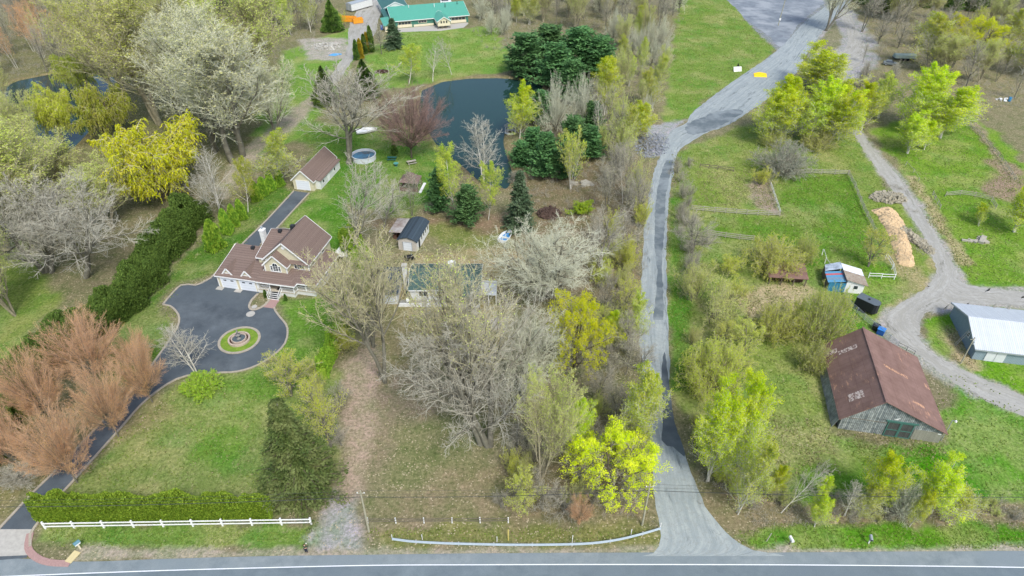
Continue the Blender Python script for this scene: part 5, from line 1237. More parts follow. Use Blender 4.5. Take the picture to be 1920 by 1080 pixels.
ch = MB().box(6.0, 7.0, 0, 6.79, 7.9, 8.4).build('chimney', SID_W, H1); MB().box(5.92, 6.92, 8.4, 6.87, 7.98, 8.62).build('chimney_cap', TRIM, ch); MB().lathe([(.12, 8.62), (.12, 9.0), (.2, 9.0), (.2, 9.15), (0, 9.2)], (6.4, 7.45, 0), 10).build('flue', GREYM, ch)
dk = MB().box(16.8, 12.4, .9, 19.6, 15.4, 1.05)
for x, y in ((17, 12.6), (19.5, 12.6), (19.5, 15.3), (17, 15.3)): dk.box(x - .07, y - .07, 0, x + .07, y + .07, .9)
for a_, b_ in (((19.5, 12.5), (19.5, 15.3)), ((17, 15.3), (19.5, 15.3))):
    dk.bar((*a_, 1.9), (*b_, 1.9), .08)
    for i in range(10): t = i / 9; dk.bar((a_[0] + (b_[0] - a_[0]) * t, a_[1] + (b_[1] - a_[1]) * t, 1.05), (a_[0] + (b_[0] - a_[0]) * t, a_[1] + (b_[1] - a_[1]) * t, 1.9), .04)
dk.build('back_deck', TRIM, H1)

# --- fountain
FT = empty('fountain', (FC.x, FC.y, .06), 0, 'round two-ring stone fountain with a small statue on the grass island of the driveway', 'fountain')
STONE = plain('pinkish_stone', (188, 172, 156), .9, .25, 5)
MB().lathe([(1.78, -.1), (1.78, .38), (1.52, .38), (1.52, -.05)], n=40).build('outer_rim', STONE, FT)
MB().lathe([(1.53, .02), (1.22, .02)], n=40).build('planting_ring', plain('dark_mulch', (84, 62, 56), 1, .3, 6), FT)
MB().lathe([(1.22, -.1), (1.22, .52), (1.06, .52), (1.06, -.05)], n=40).build('inner_rim', STONE, FT)
MB().lathe([(1.07, .34), (0, .34)], n=40).build('water', plain('fountain_water', (88, 100, 104), .1, .3, 4), FT)
stt = MB().lathe([(0, .3), (.36, .3), (.36, .42), (.16, .5), (.14, .95), (.42, 1.1), (.44, 1.18), (.1, 1.12), (.08, 1.4), (.16, 1.55), (.13, 1.75), (.17, 1.9), (.1, 2.0), (.05, 2.04), (.09, 2.14), (.08, 2.24), (0, 2.28)], n=14); stt.bar((0, 0, 1.85), (.28, -.1, 2.1), .06)
stt.build('statue', plain('statue_stone', (140, 140, 134), .9, .3, 6), FT, smooth=True)

# --- white rear garage
q = G(552, 354)
H2 = empty('garage', (q.x, q.y, 0), R(-12), 'small beige garage with white door and brown roof at the end of the rear drive', 'garage')
gable_walls(H2, SIDING, 0, 4.9, 0, 12.2, 2.6, 4.9, 'y'); gable_roof(H2, SHING, 0, 4.9, 0, 12.2, 2.6, 4.9, 'y', over=.3)
d = MB().box(.9, -.07, .02, 3.9, -.01, 2.25).build('garage_door', DOORW, H2); MB().box(.74, -.1, 0, .89, -.005, 2.4).box(3.91, -.1, 0, 4.06, -.005, 2.4).box(.89, -.1, 2.26, 3.91, -.005, 2.4).build('door_frame', TRIM, d)
MB().box(4.92, 1.0, 0, 6.1, 11.6, 2.2).build('lean_to', SID_W, H2)
MB().slab([(4.9, .8, 2.5), (6.4, .8, 2.2), (6.4, 11.8, 2.2), (4.9, 11.8, 2.5)], .1).build('lean_to_roof', SHING, H2)
window(H2, 2.6, 1.3, .8, .7, 'x', 6.1, 1, 1, 1); window(H2, 8.6, 1.3, .8, .7, 'x', 6.1, 1, 1, 1)
d2 = MB().box(6.11, 4.8, .05, 6.16, 5.8, 2.0).build('side_door', TRIM, H2)

# --- small shed with dark rounded roof, and the open lean-to beside it
q = G(748, 468)
H3 = empty('shed', (q.x, q.y, 0), R(-12), 'small grey-beige shed with charcoal barrel roof and row of small side windows', 'shed')
GBS = linesmat('grey_beige_siding', (196, 190, 180), (176, 170, 160), 'Z', .2, .1, .85, .02, .25, 1)
prof = [(-.25, 2.3), (.5, 2.85), (1.3, 3.15), (1.9, 3.22), (2.5, 3.15), (3.3, 2.85), (4.05, 2.3)]
MB().prism([(0, -.05), (3.8, -.05), (3.8, 2.35), (3.1, 2.85), (1.9, 3.1), (.7, 2.85), (0, 2.35)], 0, 7.6, 'y').build('wall', GBS, H3)
MB().prism(prof + [(4.0, 2.2), (3.25, 2.74), (1.9, 3.1), (.55, 2.74), (-.2, 2.2)], -.25, 7.9, 'y').build('roof', SHING_B, H3)
d = MB().box(1.05, -.07, .05, 2.75, -.01, 1.95).build('door', DOORW, H3); MB().box(.93, -.1, 0, 1.04, -.005, 2.06).box(2.76, -.1, 0, 2.87, -.005, 2.06).box(1.04, -.1, 1.96, 2.76, -.005, 2.06).build('door_frame', GREYM, d)
MB().box(3.81, 1.0, .05, 3.88, 1.8, 2.0).build('side_door', DARKM, H3)
for yy in (3.0, 4.3, 5.5, 6.7): MB().box(3.81, yy - .2, 1.1, 3.86, yy + .2, 1.9).build('window', GLASS, H3)
MB().box(3.805, 0, 0, 3.825, 7.6, 2.2).build('side_panel', WHITE, H3)
q2 = H3.matrix_basis @ Vector((-2.9, 2.6, 0)); LT = empty('carport', q2, R(-12), 'open lean-to shelter with rusty grey flat roof left of the small shed', 'shelter')
MB().slab([(0, 0, 2.1), (2.6, 0, 2.35), (2.6, 5.4, 2.35), (0, 5.4, 2.1)], .1).build('roof', plain('rusty_tin', (172, 170, 166), .8, .4, .5, b2=(122, 104, 94)), LT)
for x, y in ((.1, .1), (2.5, .1), (2.5, 5.2), (.1, 5.2)): MB().box(x - .06, y - .06, 0, x + .06, y + .06, 2.05).build('post', WOODD, LT)
MB().box(0.05, 5.22, 0, 2.55, 5.28, 2.0).build('back_wall', WOODD, LT); MB().box(.5, .9, 0, 1.2, 3.5, .9).box(1.4, 1.4, 0, 2.2, 4.2, .7).build('stored_wood', BRN, LT)

# --- dark-roofed white bungalow behind the bare trees
q = G(747, 576)
H4 = empty('bungalow', (q.x, q.y, 0), 0, 'white bungalow with dark green roof and low white railing behind the bare trees', 'house')
gable_walls(H4, SID_W, 2.0, 14.3, 2.0, 9.5, 2.6, 4.3, 'x', ridge=5.8); gable_roof(H4, SHING_G, 2.0, 14.3, 2.0, 9.5, 2.6, 4.3, 'x', ridge=5.8)
MB().box(9.2, -.1, 0, 14.3, 2.4, 2.45).build('front_room', SID_W, H4)
MB().slab([(8.9, -.4, 2.5), (14.6, -.4, 2.5), (14.6, 3.0, 2.98), (8.9, 3.0, 2.98)], .1).build('front_roof', SHING_G, H4)
window(H4, 12.6, 1.45, 2.9, 1.2, 'y', -.1, -1, 3, 1); window(H4, 10.0, 1.6, .7, .9, 'y', -.1, -1, 1, 1); window(H4, 4.3, 1.5, 1.5, 1.1, 'y', 2.0, -1, 2, 1); window(H4, 7.4, 1.5, 1.2, 1.1, 'y', 2.0, -1, 2, 1)
MB().box(0, .1, 0, 9.18, .25, .75).build('patio_wall', WHITE, H4)
MB().box(-.2, .25, -.02, 9.18, 2.0, .12).build('patio', plain('patio_slabs', (150, 150, 142), .9, .3, 2), H4)
MB().box(-3.7, .9, 0, -.2, 7.2, 2.3).build('attached_garage', WHITE, H4)
MB().slab([(-4, .6, 2.35), (.1, .6, 2.35), (.1, 7.5, 3.4), (-4, 7.5, 3.4)], .12).build('garage_roof', SHING_B, H4)
MB().box(-3.4, .84, .02, -.6, .89, 2.0).build('garage_door', DOORW, H4)
MB().slab([(14.62, .4, 2.5), (17.3, .4, 2.4), (17.3, 4.6, 2.4), (14.62, 4.6, 2.5)], .12).build('carport_roof', plain('pale_tin', (198, 202, 202), .6, .15, 2), H4)
for x, y in ((17.2, .5), (17.2, 4.5), (15.9, .5)): MB().box(x - .06, y - .06, 0, x + .06, y + .06, 2.3).build('carport_post', TRIM, H4)
c_ = MB().box(.4, 5.2, 0, 1.2, 6.0, 5.0).build('chimney', SID_W, H4); MB().box(.3, 5.1, 5.0, 1.3, 6.1, 5.2).build('chimney_cap', CONC, c_)
MB().box(1.25, 2.0, 0, 1.99, 5.6, 2.4).build('side_room', plain('dark_boards', (82, 88, 86), .9, .3, 2), H4)
MB().box(9.6, -1.6, .02, 12.6, -.15, .3).box(9.8, -2.0, .02, 12.4, -1.6, .15).build('front_steps', WOODG, H4)
DS = empty('water_tank', (q.x + 9.1, q.y + 7.4, 3.8), 0, 'white ribbed roof tank on the back of the bungalow roof', 'tank')
MB().lathe([(0, 0), (.7, 0), (.75, .7), (.55, .85), (0, .9)], n=18).build('tank_body', WHITE, DS); MB().box(-.5, -.5, -.9, .5, .5, .02).build('tank_base', DARKM, DS)
for i, (dx, dy, rz) in enumerate([(1.6, 1.1, .3), (5.2, 1.2, -.4)]):
    c_ = empty('patio_chair', (q.x + dx, q.y + dy, .12), rz, ('white patio chair at the left end of the bungalow patio', 'white patio chair near the middle of the bungalow patio')[i], 'chair', 'patio chairs')
    MB().box(-.28, -.28, .38, .28, .28, .44).build('seat', WHITE, c_); MB().box(-.28, .24, .44, .28, .3, .95).build('backrest', WHITE, c_)
    for x in (-.24, .24):
        for y in (-.24, .24): MB().box(x - .025, y - .025, 0, x + .025, y + .025, .38).build('leg', WHITE, c_)

# --- green-roofed house at the top
q = G(725, 60)
GRNR = linesmat('green_metal_roof', (84, 156, 136), (76, 142, 124), 'X', .45, .06, .5, .02, .2, .4)
GRND = linesmat('dark_green_metal_roof', (58, 104, 98), (48, 90, 86), 'X', .45, .06, .5, .02, .2, .4)
H5 = empty('house', (q.x, q.y, 0), R(17), 'long low house with bright green metal roof and small front gable porch', 'house')
gable_walls(H5, SID_G, 3, 31.4, 3.4, 19, 2.8, 5.4, 'x', ridge=12.5); r5 = gable_roof(H5, GRNR, 3, 31.4, 3.4, 19, 2.8, 5.4, 'x', ridge=12.5, over=.5)
for x, y in ((10.5, 11), (20.0, 10), (24.0, 9.2), (29, 10.6)): MB().tube([(x, y, 4.2), (x, y, 5.9)], .12, 8).build('vent_pipe', DARKM if x > 22 else WHITE, r5)
for x0, x1 in ((4.6, 10), (24.6, 30.6)):
    MB().box(x0, 3.28, .1, x1, 3.38, 1.0).build('cream_panel', CREAM, H5); window(H5, (x0 + x1) / 2, 1.6, x1 - x0 - .8, .95, 'y', 3.4, -1, 4, 1, CREAM)
MB().box(10.6, 3.2, .05, 18.2, 3.38, .8).build('cream_panel', CREAM, H5); window(H5, 14, 1.7, 3, .9, 'y', 3.4, -1, 3, 1, CREAM)
gable_walls(H5, CREAM, 18.6, 23.2, -2.2, 3.38, 2.9, 4.3, 'y', z0=1.0); gable_roof(H5, GRNR, 18.6, 23.2, -2.2, 6.2, 2.9, 4.3, 'y', over=.35)
for x in (18.7, 20.2, 21.7, 23.1): MB().box(x - .1, -2.15, 0, x + .1, -1.95, 1.0).build('porch_post', WOODD, H5)
for x in (19.9, 20.9, 21.9): MB().box(x - .25, -2.26, 2.0, x + .25, -2.21, 2.8).build('window', GLASS, H5)
MB().box(-.4, .2, 0, 3.0, 9, 2.1).build('annex', CREAM, H5); MB().slab([(-.8, -.1, 2.1), (3.1, -.1, 2.5), (3.1, 9.4, 2.9), (-.8, 9.4, 2.5)], .12).build('annex_roof', GRNR, H5)
gable_walls(H5, SID_W, 1.8, 11.6, 19.8, 34, 3.0, 5.2, 'y'); gable_roof(H5, GRND, 1.8, 11.6, 19.8, 34, 3.0, 5.2, 'y')
MB().slab([(.8, 9.5, 2.6), (3.3, 9.5, 3.2), (3.3, 19.5, 3.4), (.8, 19.5, 2.8)], .12).build('link_roof', GRND, H5); MB().box(1.0, 9.6, 0, 3.2, 19.3, 2.5).build('link_wall', SID_G, H5)
pv = [H5.matrix_basis @ Vector(p) for p in ((3, -1.5, 0), (12, -2.8, 0), (19, -4.5, 0), (28, -3, 0), (31, 1.5, 0), (31, 3, 0), (3, 3, 0))]
sheet('terrace', pv, .012, CONC)
# --- white trailer building near the top
q = G(655, 22)
H6 = empty('trailer', (q.x, q.y, 0), R(52), 'white box trailer with pale grey roof beside the orange dumpsters', 'trailer')
MB().box(0, -1.6, .4, 11, 1.6, 3.0).build('body', SID_W, H6, bevel=.03); MB().slab([(-.1, -1.7, 3.02), (11.1, -1.7, 3.02), (11.1, 0, 3.35), (-.1, 0, 3.35)], .06).slab([(-.1, 0, 3.35), (11.1, 0, 3.35), (11.1, 1.7, 3.02), (-.1, 1.7, 3.02)], .06).build('roof', GREYM, H6)
for y in (-.8, .8): MB().box(-.06, y - .7, .5, -.01, y + .7, 2.8).build('door', GREYM, H6)
for x in (2, 8.5):
    for y in (-1.4, 1.4): w_ = MB().lathe([(0, -.12), (.4, -.12), (.4, .12), (0, .12)], n=16).build('wheel', MATB, H6); w_.rotation_euler = (R(90), 0, 0); w_.location = (x, y, .4)

# --- old barn
q = G(1570, 803)
H7 = empty('barn', (q.x, q.y, 0), R(-11.5), 'old barn of weathered grey vertical boards with rusty brown metal roof and green framed doors', 'barn')
PLANK = linesmat('barn_boards', (134, 144, 146), (70, 78, 80), 'X', .24, .2, .95, .03, .95, 1.8, cn=(182, 188, 184))
PLANKY = linesmat('barn_side_boards', (150, 156, 152), (96, 98, 94), 'Y', .24, .16, .95, .03, .8, 1.2, cn=(170, 172, 166))
m, n, b = nodes_mat('rusty_roof', .75)
v = coords(n); f = ramp(n, noise(n, .5, 6, .7, v), .35, .65); c = mixc(n, f, lin((132, 106, 97)), lin((112, 88, 79)))
sp = n.nodes.new('ShaderNodeSeparateXYZ'); n.links.new(v, sp.inputs[0])
def mth(op, a_, b_=None):
    x = n.nodes.new('ShaderNodeMath'); x.operation = op
    for i, s_ in enumerate((a_, b_)):
        if s_ is None: continue
        if isinstance(s_, (int, float)): x.inputs[i].default_value = s_
        else: n.links.new(s_, x.inputs[i])
    return x.outputs[0]
jl = mth('LESS_THAN', mth('FRACT', mth('DIVIDE', sp.outputs[1], .8)), .05); jz = mth('LESS_THAN', mth('FRACT', mth('DIVIDE', sp.outputs[2], 1.15)), .03)
c = mixc(n, mth('MULTIPLY', mth('MAXIMUM', jl, jz), .45), c, lin((86, 62, 56)))
vs_ = coords(n, 'Object', (1.6, .35, .8)); wr = ramp(n, noise(n, 2.2, 6, .8, vs_), .55, .62); big_ = ramp(n, noise(n, .22, 2, .5, v), .52, .62)
def boxmask(x0, x1, y0, y1):
    X_, Y_ = sp.outputs[0], sp.outputs[1]
    return mth('MULTIPLY', mth('MULTIPLY', mth('GREATER_THAN', X_, x0), mth('LESS_THAN', X_, x1)), mth('MULTIPLY', mth('GREATER_THAN', Y_, y0), mth('LESS_THAN', Y_, y1)))
fl_ = ramp(n, noise(n, 2.6, 5, .8, coords(n, 'Object', (1.2, .8, 1))), .47, .53)
bx_ = mth('MAXIMUM', mth('MAXIMUM', boxmask(1.2, 3.3, 11.9, 12.7), boxmask(-.1, 1.1, 12.6, 13.6)), boxmask(1.0, 2.6, 2.0, 3.4))
bo_ = mth('MAXIMUM', mth('MAXIMUM', boxmask(6.2, 10.0, 8.0, 8.5), boxmask(9.4, 11.2, 2.8, 3.3)), boxmask(13.0, 13.7, 8.2, 9.2))
c = mixc(n, mth('MULTIPLY', mth('MULTIPLY', wr, big_), .6), c, lin((196, 150, 118)))
c = mixc(n, mth('MULTIPLY', mth('MULTIPLY', bo_, fl_), .6), c, lin((222, 172, 130)))
c = mixc(n, mth('MULTIPLY', mth('MULTIPLY', bx_, fl_), .8), c, lin((222, 208, 196)))
n.links.new(c, b.inputs['Base Color']); bump(n, b, mth('FRACT', mth('DIVIDE', sp.outputs[1], .2)), .3, .02)
RUST = m
zE, zR, xr = 2.55, 6.75, 4.25   # front-gable eave, ridge, ridge position (the ridge is off centre as photographed)
gable_walls(H7, PLANK, 0, 13.4, 0, 15.0, zE - .15, zR - .25, 'y', ridge=xr + .25)
rb = MB(); xr2 = xr + .25
rb.slab([(-.45, -.45, zE - .35), (xr2, -.45, zR), (xr2, 15.6, zR), (-.45, 15.6, zE - .35)], .08); rb.slab([(xr2, -.45, zR), (13.8, -.45, zE - .3), (13.8, 15.6, zE - .3), (xr2, 15.6, zR)], .08)
rr_ = rb.build('roof', RUST, H7)
MB().bar((xr2, -.5, zR + .03), (xr2, 15.65, zR + .03), .3, .06).build('ridge_cap', RUST, rr_)
sb = MB(); r_ = random.Random(3)
for i in range(63): y = .1 + i * .238; sb.add([(-.02, y, 2.3), (-.02, y + .2, 2.3), (-.75 + r_.uniform(-.1, .1), y + .2 + r_.uniform(-.03, .03), 0), (-.75, y, 0), (-.05, y, 2.3), (-.05, y + .2, 2.3), (-.8, y + .2, 0), (-.8, y, 0)], [(0, 1, 2, 3), (7, 6, 5, 4), (0, 3, 7, 4), (1, 5, 6, 2)])
sb.build('leaning_side_boards', PLANKY, H7)
GRF = plain('green_door_paint', (74, 118, 108), .8, .25, 3); DKW = linesmat('door_boards', (88, 92, 90), (62, 64, 62), 'X', .2, .15, .95, .02, .6, 1)
for i, x0 in enumerate((6.0, 7.75)):
    d = MB().box(x0 + .08, -.08, .05, x0 + 1.65, -.02, 2.75).build('door', DKW, H7); e = MB()
    e.box(x0, -.14, .02, x0 + .14, -.03, 2.9).box(x0 + 1.59, -.14, .02, x0 + 1.73, -.03, 2.9).box(x0 + .14, -.14, 1.3, x0 + 1.59, -.03, 1.42).box(x0 + .14, -.14, 2.76, x0 + 1.59, -.03, 2.9).box(x0 + .14, -.14, .02, x0 + 1.59, -.03, .14)
    e.build('door_frame', GRF, d)
MB().box(5.7, -.18, 2.92, 9.9, -.02, 3.1).build('door_rail', GRF, H7)
MB().box(0.5, -.05, 2.42, 6.0, -.01, 2.5).build('sill_board', WOODD, H7)
MB().box(9.7, -.06, .05, 13.3, -.012, 2.0).build('patched_boards', linesmat('pale_boards', (150, 150, 138), (124, 124, 112), 'X', .16, .12, .95, .02, .5, 1), H7)
MB().box(12.75, -.1, 1.7, 13.15, -.065, 1.85).build('number_plate', WHITE, H7)
MB().prism([(6.6, 3.3), (7.0, 3.3), (7.3, 3.7), (6.9, 3.5)], -.06, -.01, 'y').build('patch', WHITE, H7)
LP = H7.matrix_basis @ Vector((13.9, .5, 0)); L_ = empty('yard_light', LP, 0, 'thin pole with a small yard lamp at the right front corner of the old barn', 'lamp')
MB().tube([(0, 0, 0), (0, 0, 4.2)], .05, 8).build('pole', GREYM, L_); MB().bar((0, 0, 4.2), (.35, -.2, 4.3), .05).build('arm', GREYM, L_); MB().lathe([(0, 0), (.18, 0), (.12, .2), (0, .25)], (.35, -.2, 4.15), 10).build('lamp_head', WHITE, L_)

# --- grey metal barn at the right edge
q = G(1821, 673)
H8 = empty('metal_barn', (q.x, q.y, 0), R(-11), 'blue-grey metal barn with white ribbed roof at the right edge', 'barn')
MET = linesmat('grey_metal_siding', (138, 156, 164), (124, 142, 152), 'X', .22, .14, .6, .03, .35, .8); METY = linesmat('grey_metal_end', (128, 146, 156), (112, 130, 140), 'Y', .22, .14, .6, .03, .35, .8)
MROOF = linesmat('white_metal_roof', (196, 202, 207), (170, 176, 182), 'X', .3, .10, .45, .03, .35, .5)
gable_walls(H8, MET, 0, 19, 0, 11.2, 2.6, 4.5, 'x', ridge=5.3); MB().prism([(0.05, 0), (11.15, 0), (11.15, 2.4), (5.3, 4.3), (.05, 2.4)], -.03, -.003, 'x').build('end_wall', METY, H8)
mr = gable_roof(H8, MROOF, 0, 19, 0, 11.2, 2.6, 4.5, 'x', ridge=5.3, over=.45, trim=GREYM)
for x0 in (1.7, 3.15): d = MB().box(x0, -.1, .05, x0 + 1.38, -.02, 2.1).build('sliding_door', plain('door_grey_white', (204, 208, 210), .7, .1, 1) if x0 < 2 else MATS['door_grey_white'], H8); MB().box(x0 - .02, -.12, 2.11, x0 + 1.4, -.02, 2.2).build('door_track', DARKM, d)
window(H8, 8.3, 1.5, .9, .5, 'y', 0, -1, 2, 1); window(H8, 12, 1.5, .9, .5, 'y', 0, -1, 2, 1); window(H8, 3.6, 2.1, .6, .8, 'x', -.03, -1, 1, 2)
MB().tube([(9.5, 5.3, 4.4), (9.5, 5.1, 4.95)], .13, 8).build('roof_vent', DARKM, mr)
for y0, x0 in ((3.2, -1.6),):
    ld = empty('ladder', H8.matrix_basis @ Vector((-1.6, 3.0, 0)), R(-11), 'wooden ladder leaning on the end wall of the metal barn', 'ladder')
    for s_ in (-.22, .22): MB().bar((0, s_, 0), (1.5, s_ + .6, 3.3), .06).build('rail', WOODG, ld)
    for i in range(9): t = (i + .5) / 9; MB().bar((1.5 * t, -.22 + .6 * t, 3.3 * t), (1.5 * t, .22 + .6 * t, 3.3 * t), .04).build('rung', WOODG, ld)
for i, x in enumerate((6.2, 8.4)):
    a_ = empty('roof_ladder_frame', H8.matrix_basis @ Vector((x, 11.4, 0)), R(-11), ('wooden A-frame behind the metal barn, nearer its left end', 'wooden A-frame behind the metal barn, second from its left end')[i], 'frame', 'A-frames behind the metal barn')
    MB().bar((-.5, 0, 0), (0, 0, 3.4), .09).build('leg', WOODG, a_); MB().bar((.5, 0, 0), (0, 0, 3.4), .09).build('leg', WOODG, a_); MB().bar((-.3, 0, 1.6), (.3, 0, 1.6), .07).build('brace', WOODG, a_)

# --- striped shed, rusty shed
q = G(1550, 545)
H9 = empty('shed', (q.x, q.y, 0), R(-10), 'ramshackle white shed with blue and red striped tin lean-to and mossy brown roof', 'shed')
MB().box(2.9, 0, 0, 6.0, 4.6, 2.05).build('wall', WHITE, H9)
MB().prism([(2.9, 2.05), (6.0, 2.05), (3.1, 2.9)], 0.01, 4.6, 'y').build('gable', WHITE, H9)
MB().slab([(2.6, -.35, 3.05), (6.5, -.35, 2.1), (6.5, 2.7, 2.1), (2.6, 2.7, 3.05)], .1).build('mossy_roof', plain('mossy_shingles', (134, 118, 104), .95, .35, 1.6, b2=(158, 152, 138)), H9)
MB().slab([(2.6, 2.72, 3.08), (6.4, 2.72, 2.15), (6.4, 4.9, 2.15), (2.6, 4.9, 3.08)], .06).build('white_roof_sheet', plain('white_sheet', (220, 226, 232), .5, .2, 1.5), H9)
BLU = plain('blue_tin', (94, 150, 184), .55, .12, 3); RED = plain('red_tin', (196, 100, 100), .55, .15, 3); GBL = plain('grey_blue_tin', (120, 146, 166), .55, .2, 3); CYN = linesmat('blue_ribbed_tin', (64, 138, 172), (44, 112, 146), 'X', .22, .2, .5, .04, .3, 1)
for y0, y1, mt in ((-.2, .55, BLU), (.56, 1.3, GBL), (1.31, 2.0, BLU), (2.01, 2.5, RED), (2.51, 3.2, BLU)):
    MB().slab([(-.3, y0, 2.0), (2.6, y0, 2.5), (2.6, y1, 2.5), (-.3, y1, 2.0)], .05).build('roof_sheet', mt, H9)
MB().slab([(-.2, 3.3, 2.1), (2.6, 3.3, 3.0), (2.6, 5.4, 3.0), (.1, 5.4, 2.1)], .06).build('roof_sheet', plain('light_tin', (196, 208, 220), .45, .3, .8, b2=(120, 130, 140)), H9)
MB().box(0, -.02, 0, 2.88, .04, 1.95).build('blue_wall', CYN, H9); MB().box(0, .05, 0, .06, 5.2, 1.9).build('side_wall', WOODD, H9); MB().box(.06, 5.1, 0, 2.9, 5.16, 2.0).build('back_wall', WOODD, H9)
MB().box(4.3, -.05, 1.0, 4.95, -.005, 1.65).build('window', GLASS, H9)
q = G(1438, 533)
H10 = empty('shed', (q.x, q.y, 0), R(-6), 'low dark shed with rusty brown roof behind the golden bush', 'shed')
MB().box(.2, 1.2, 0, 6.6, 3.4, 1.6).build('wall', plain('dark_brown_boards', (84, 68, 58), .9, .35, 3), H10)
MB().slab([(0, -.2, 1.75), (7, -.2, 1.75), (7, 3.8, 2.5), (0, 3.8, 2.5)], .08).build('roof', RUST, H10)
for x in (.3, 2.4, 4.6, 6.7): MB().box(x - .08, 0, 0, x + .08, .16, 1.65).build('post', WOODD, H10)

# --- brown gazebo, pool, white pond gazebo
q = G(771, 352)
GZ = empty('gazebo', (q.x, q.y, 0), R(-8), 'brown-roofed screened gazebo between the picnic tables and the small shed', 'gazebo')
MB().add([(-2.2, -2.0, 2.2), (2.2, -2.0, 2.2), (2.2, 2.0, 2.2), (-2.2, 2.0, 2.2), (-.6, -.5, 3.3), (.6, -.5, 3.3), (.6, .5, 3.3), (-.6, .5, 3.3)], [(0, 1, 5, 4), (1, 2, 6, 5), (2, 3, 7, 6), (3, 0, 4, 7), (4, 5, 6, 7), (3, 2, 1, 0)]).build('roof', SHING, GZ)
MB().add([(-.9, -.8, 3.35), (.9, -.8, 3.35), (.9, .8, 3.35), (-.9, .8, 3.35), (0, 0, 4.0)], [(0, 1, 4), (1, 2, 4), (2, 3, 4), (3, 0, 4), (3, 2, 1, 0)]).build('cupola', SHING, GZ)
for x, y in ((-2, -1.8), (0, -1.8), (2, -1.8), (2, 1.8), (-2, 1.8)): MB().box(x - .06, y - .06, 0, x + .06, y + .06, 2.2).build('post', BRN, GZ)
MB().box(-1.95, -1.82, 0, -.05, -1.78, .9).box(.05, -1.82, 0, 1.95, -1.78, .9).box(-1.98, -1.7, 0, -1.94, 1.7, .9).build('low_wall', BRN, GZ); MB().box(2.3, -2.2, .05, 2.9, 2.4, .2).build('side_deck', WHITE, GZ)
q = G(682, 300)
PL = empty('swimming_pool', (q.x, q.y + .6, 0), 0, 'round above-ground white pool half covered with blue water and leaves', 'pool')
MB().lathe([(2.9, 0), (2.9, 1.25), (3.0, 1.27), (3.0, 1.33), (2.8, 1.33), (2.8, .2)], n=40).build('wall', plain('pool_wall', (206, 212, 216), .6, .15, 2), PL)
MB().lathe([(2.82, .75), (0, .75)], n=40).build('water', plain('pool_water', (66, 120, 150), .08, .5, .5, b2=(70, 74, 72)), PL)
q = G(957, 249)
WG = empty('gazebo', (q.x, q.y, 0), .3, 'small white open gazebo on the pond bank beside the chartreuse birch', 'gazebo')
MB().lathe([(1.5, 0), (1.5, .5), (1.4, .5), (1.4, 0)], n=8).build('base', WHITE, WG)
for i in range(8): a_ = i * math.pi / 4; MB().box(1.4 * math.cos(a_) - .06, 1.4 * math.sin(a_) - .06, .5, 1.4 * math.cos(a_) + .06, 1.4 * math.sin(a_) + .06, 2.0).build('post', WHITE, WG)
MB().lathe([(1.75, 2.0), (0, 2.9)], n=8).build('roof', plain('slate_roof', (110, 116, 118), .9, .2, 3), WG)

# ================================================================== fences, rail, poles, wires
def fence(label, pts, sp, h, mat, rails=(.5, .95), rw=.12, rt=.04, pw=.12, name='rail_fence', jit=0.0, cat='fence', railmat=None, seed=1, wire=False, group=None):
    w_ = [G(*p) for p in pts]; root = empty(name, w_[0], 0, label, cat, group); O = w_[0]; rg = random.Random(seed); stn = []
    for a_, b_ in zip(w_, w_[1:]):
        n_ = max(1, round((b_ - a_).length / sp)); stn += [a_.lerp(b_, i / n_) for i in range(n_)]
    stn.append(w_[-1])
    for p in stn:
        o = MB().box(-pw / 2, -pw / 2, -.1, pw / 2, pw / 2, h).build('post', mat, root, bevel=.01); o.location = p - O; o.rotation_euler = (rg.uniform(-jit, jit), rg.uniform(-jit, jit), 0)
    for z in rails:
        mb = MB()
        for a_, b_ in zip(stn, stn[1:]):
            d = (b_ - a_).normalized(); s_ = Vector((d.y, -d.x, 0)) * (pw / 2 + rt / 2 + .005); z0 = h * z; dj = Vector((0, 0, rg.uniform(-jit, jit) * 1.5))
            mb.bar(a_ - O + s_ + Vector((0, 0, z0)) + dj, b_ - O + s_ + Vector((0, 0, z0)) - dj, rt, rw)
        mb.build('rail', railmat or mat, root)
    return root
fence('white two-rail fence in front of the clipped cedar hedge', [(86,991),(140,990),(584,983)], 3.75, 1.35, WHITE, (.45, .9), .19, .06, .2)
fence('white-posted fence with weathered rails along the leafy lot', [(690,981),(953,980)], 3.5, 1.1, WHITE, (.5, .9), .10, .04, .14, jit=.03, railmat=WOODD)
fence('weathered board fence at the top of the bright green paddock', [(1450,328),(1515,326),(1590,328)], 3.2, 1.3, WOODG, (.35, .62, .92), .13, jit=.04)
fence('weathered board fence down the right side of the bright green paddock', [(1590,328),(1602,352),(1618,392),(1640,437)], 3.2, 1.3, WOODG, (.35, .62, .92), .13, jit=.05, seed=2)
fence('long grey board fence between the rough and the bright green paddock', [(1296,394),(1340,398),(1400,403),(1461,405)], 2.6, 1.3, WOODG, (.3, .6, .92), .13, jit=.05, seed=3)
fence('short white-capped fence joining the long grey board fence to the round bush', [(1461,405),(1452,378),(1443,350)], 3, 1.25, WOODG, (.6, .95), .13, jit=.06, railmat=WHITE, seed=4)
fence('old grey fence along the top edge of the rough paddock', [(1312,314),(1345,318),(1375,322)], 2.5, 1.1, WOODD, (.5, .9), .13, jit=.1, seed=5)
fence('grey-green fence behind the golden bush', [(1325,440),(1360,446),(1412,452)], 3, 1.3, WOODG, (.3, .6, .92), .15, jit=.04, seed=6)
fence('white rail pen to the right of the striped shed', [(1628,521),(1676,524),(1672,505),(1660,484)], 2.6, 1.2, WHITE, (.5, .95), .13, jit=.04, seed=7)
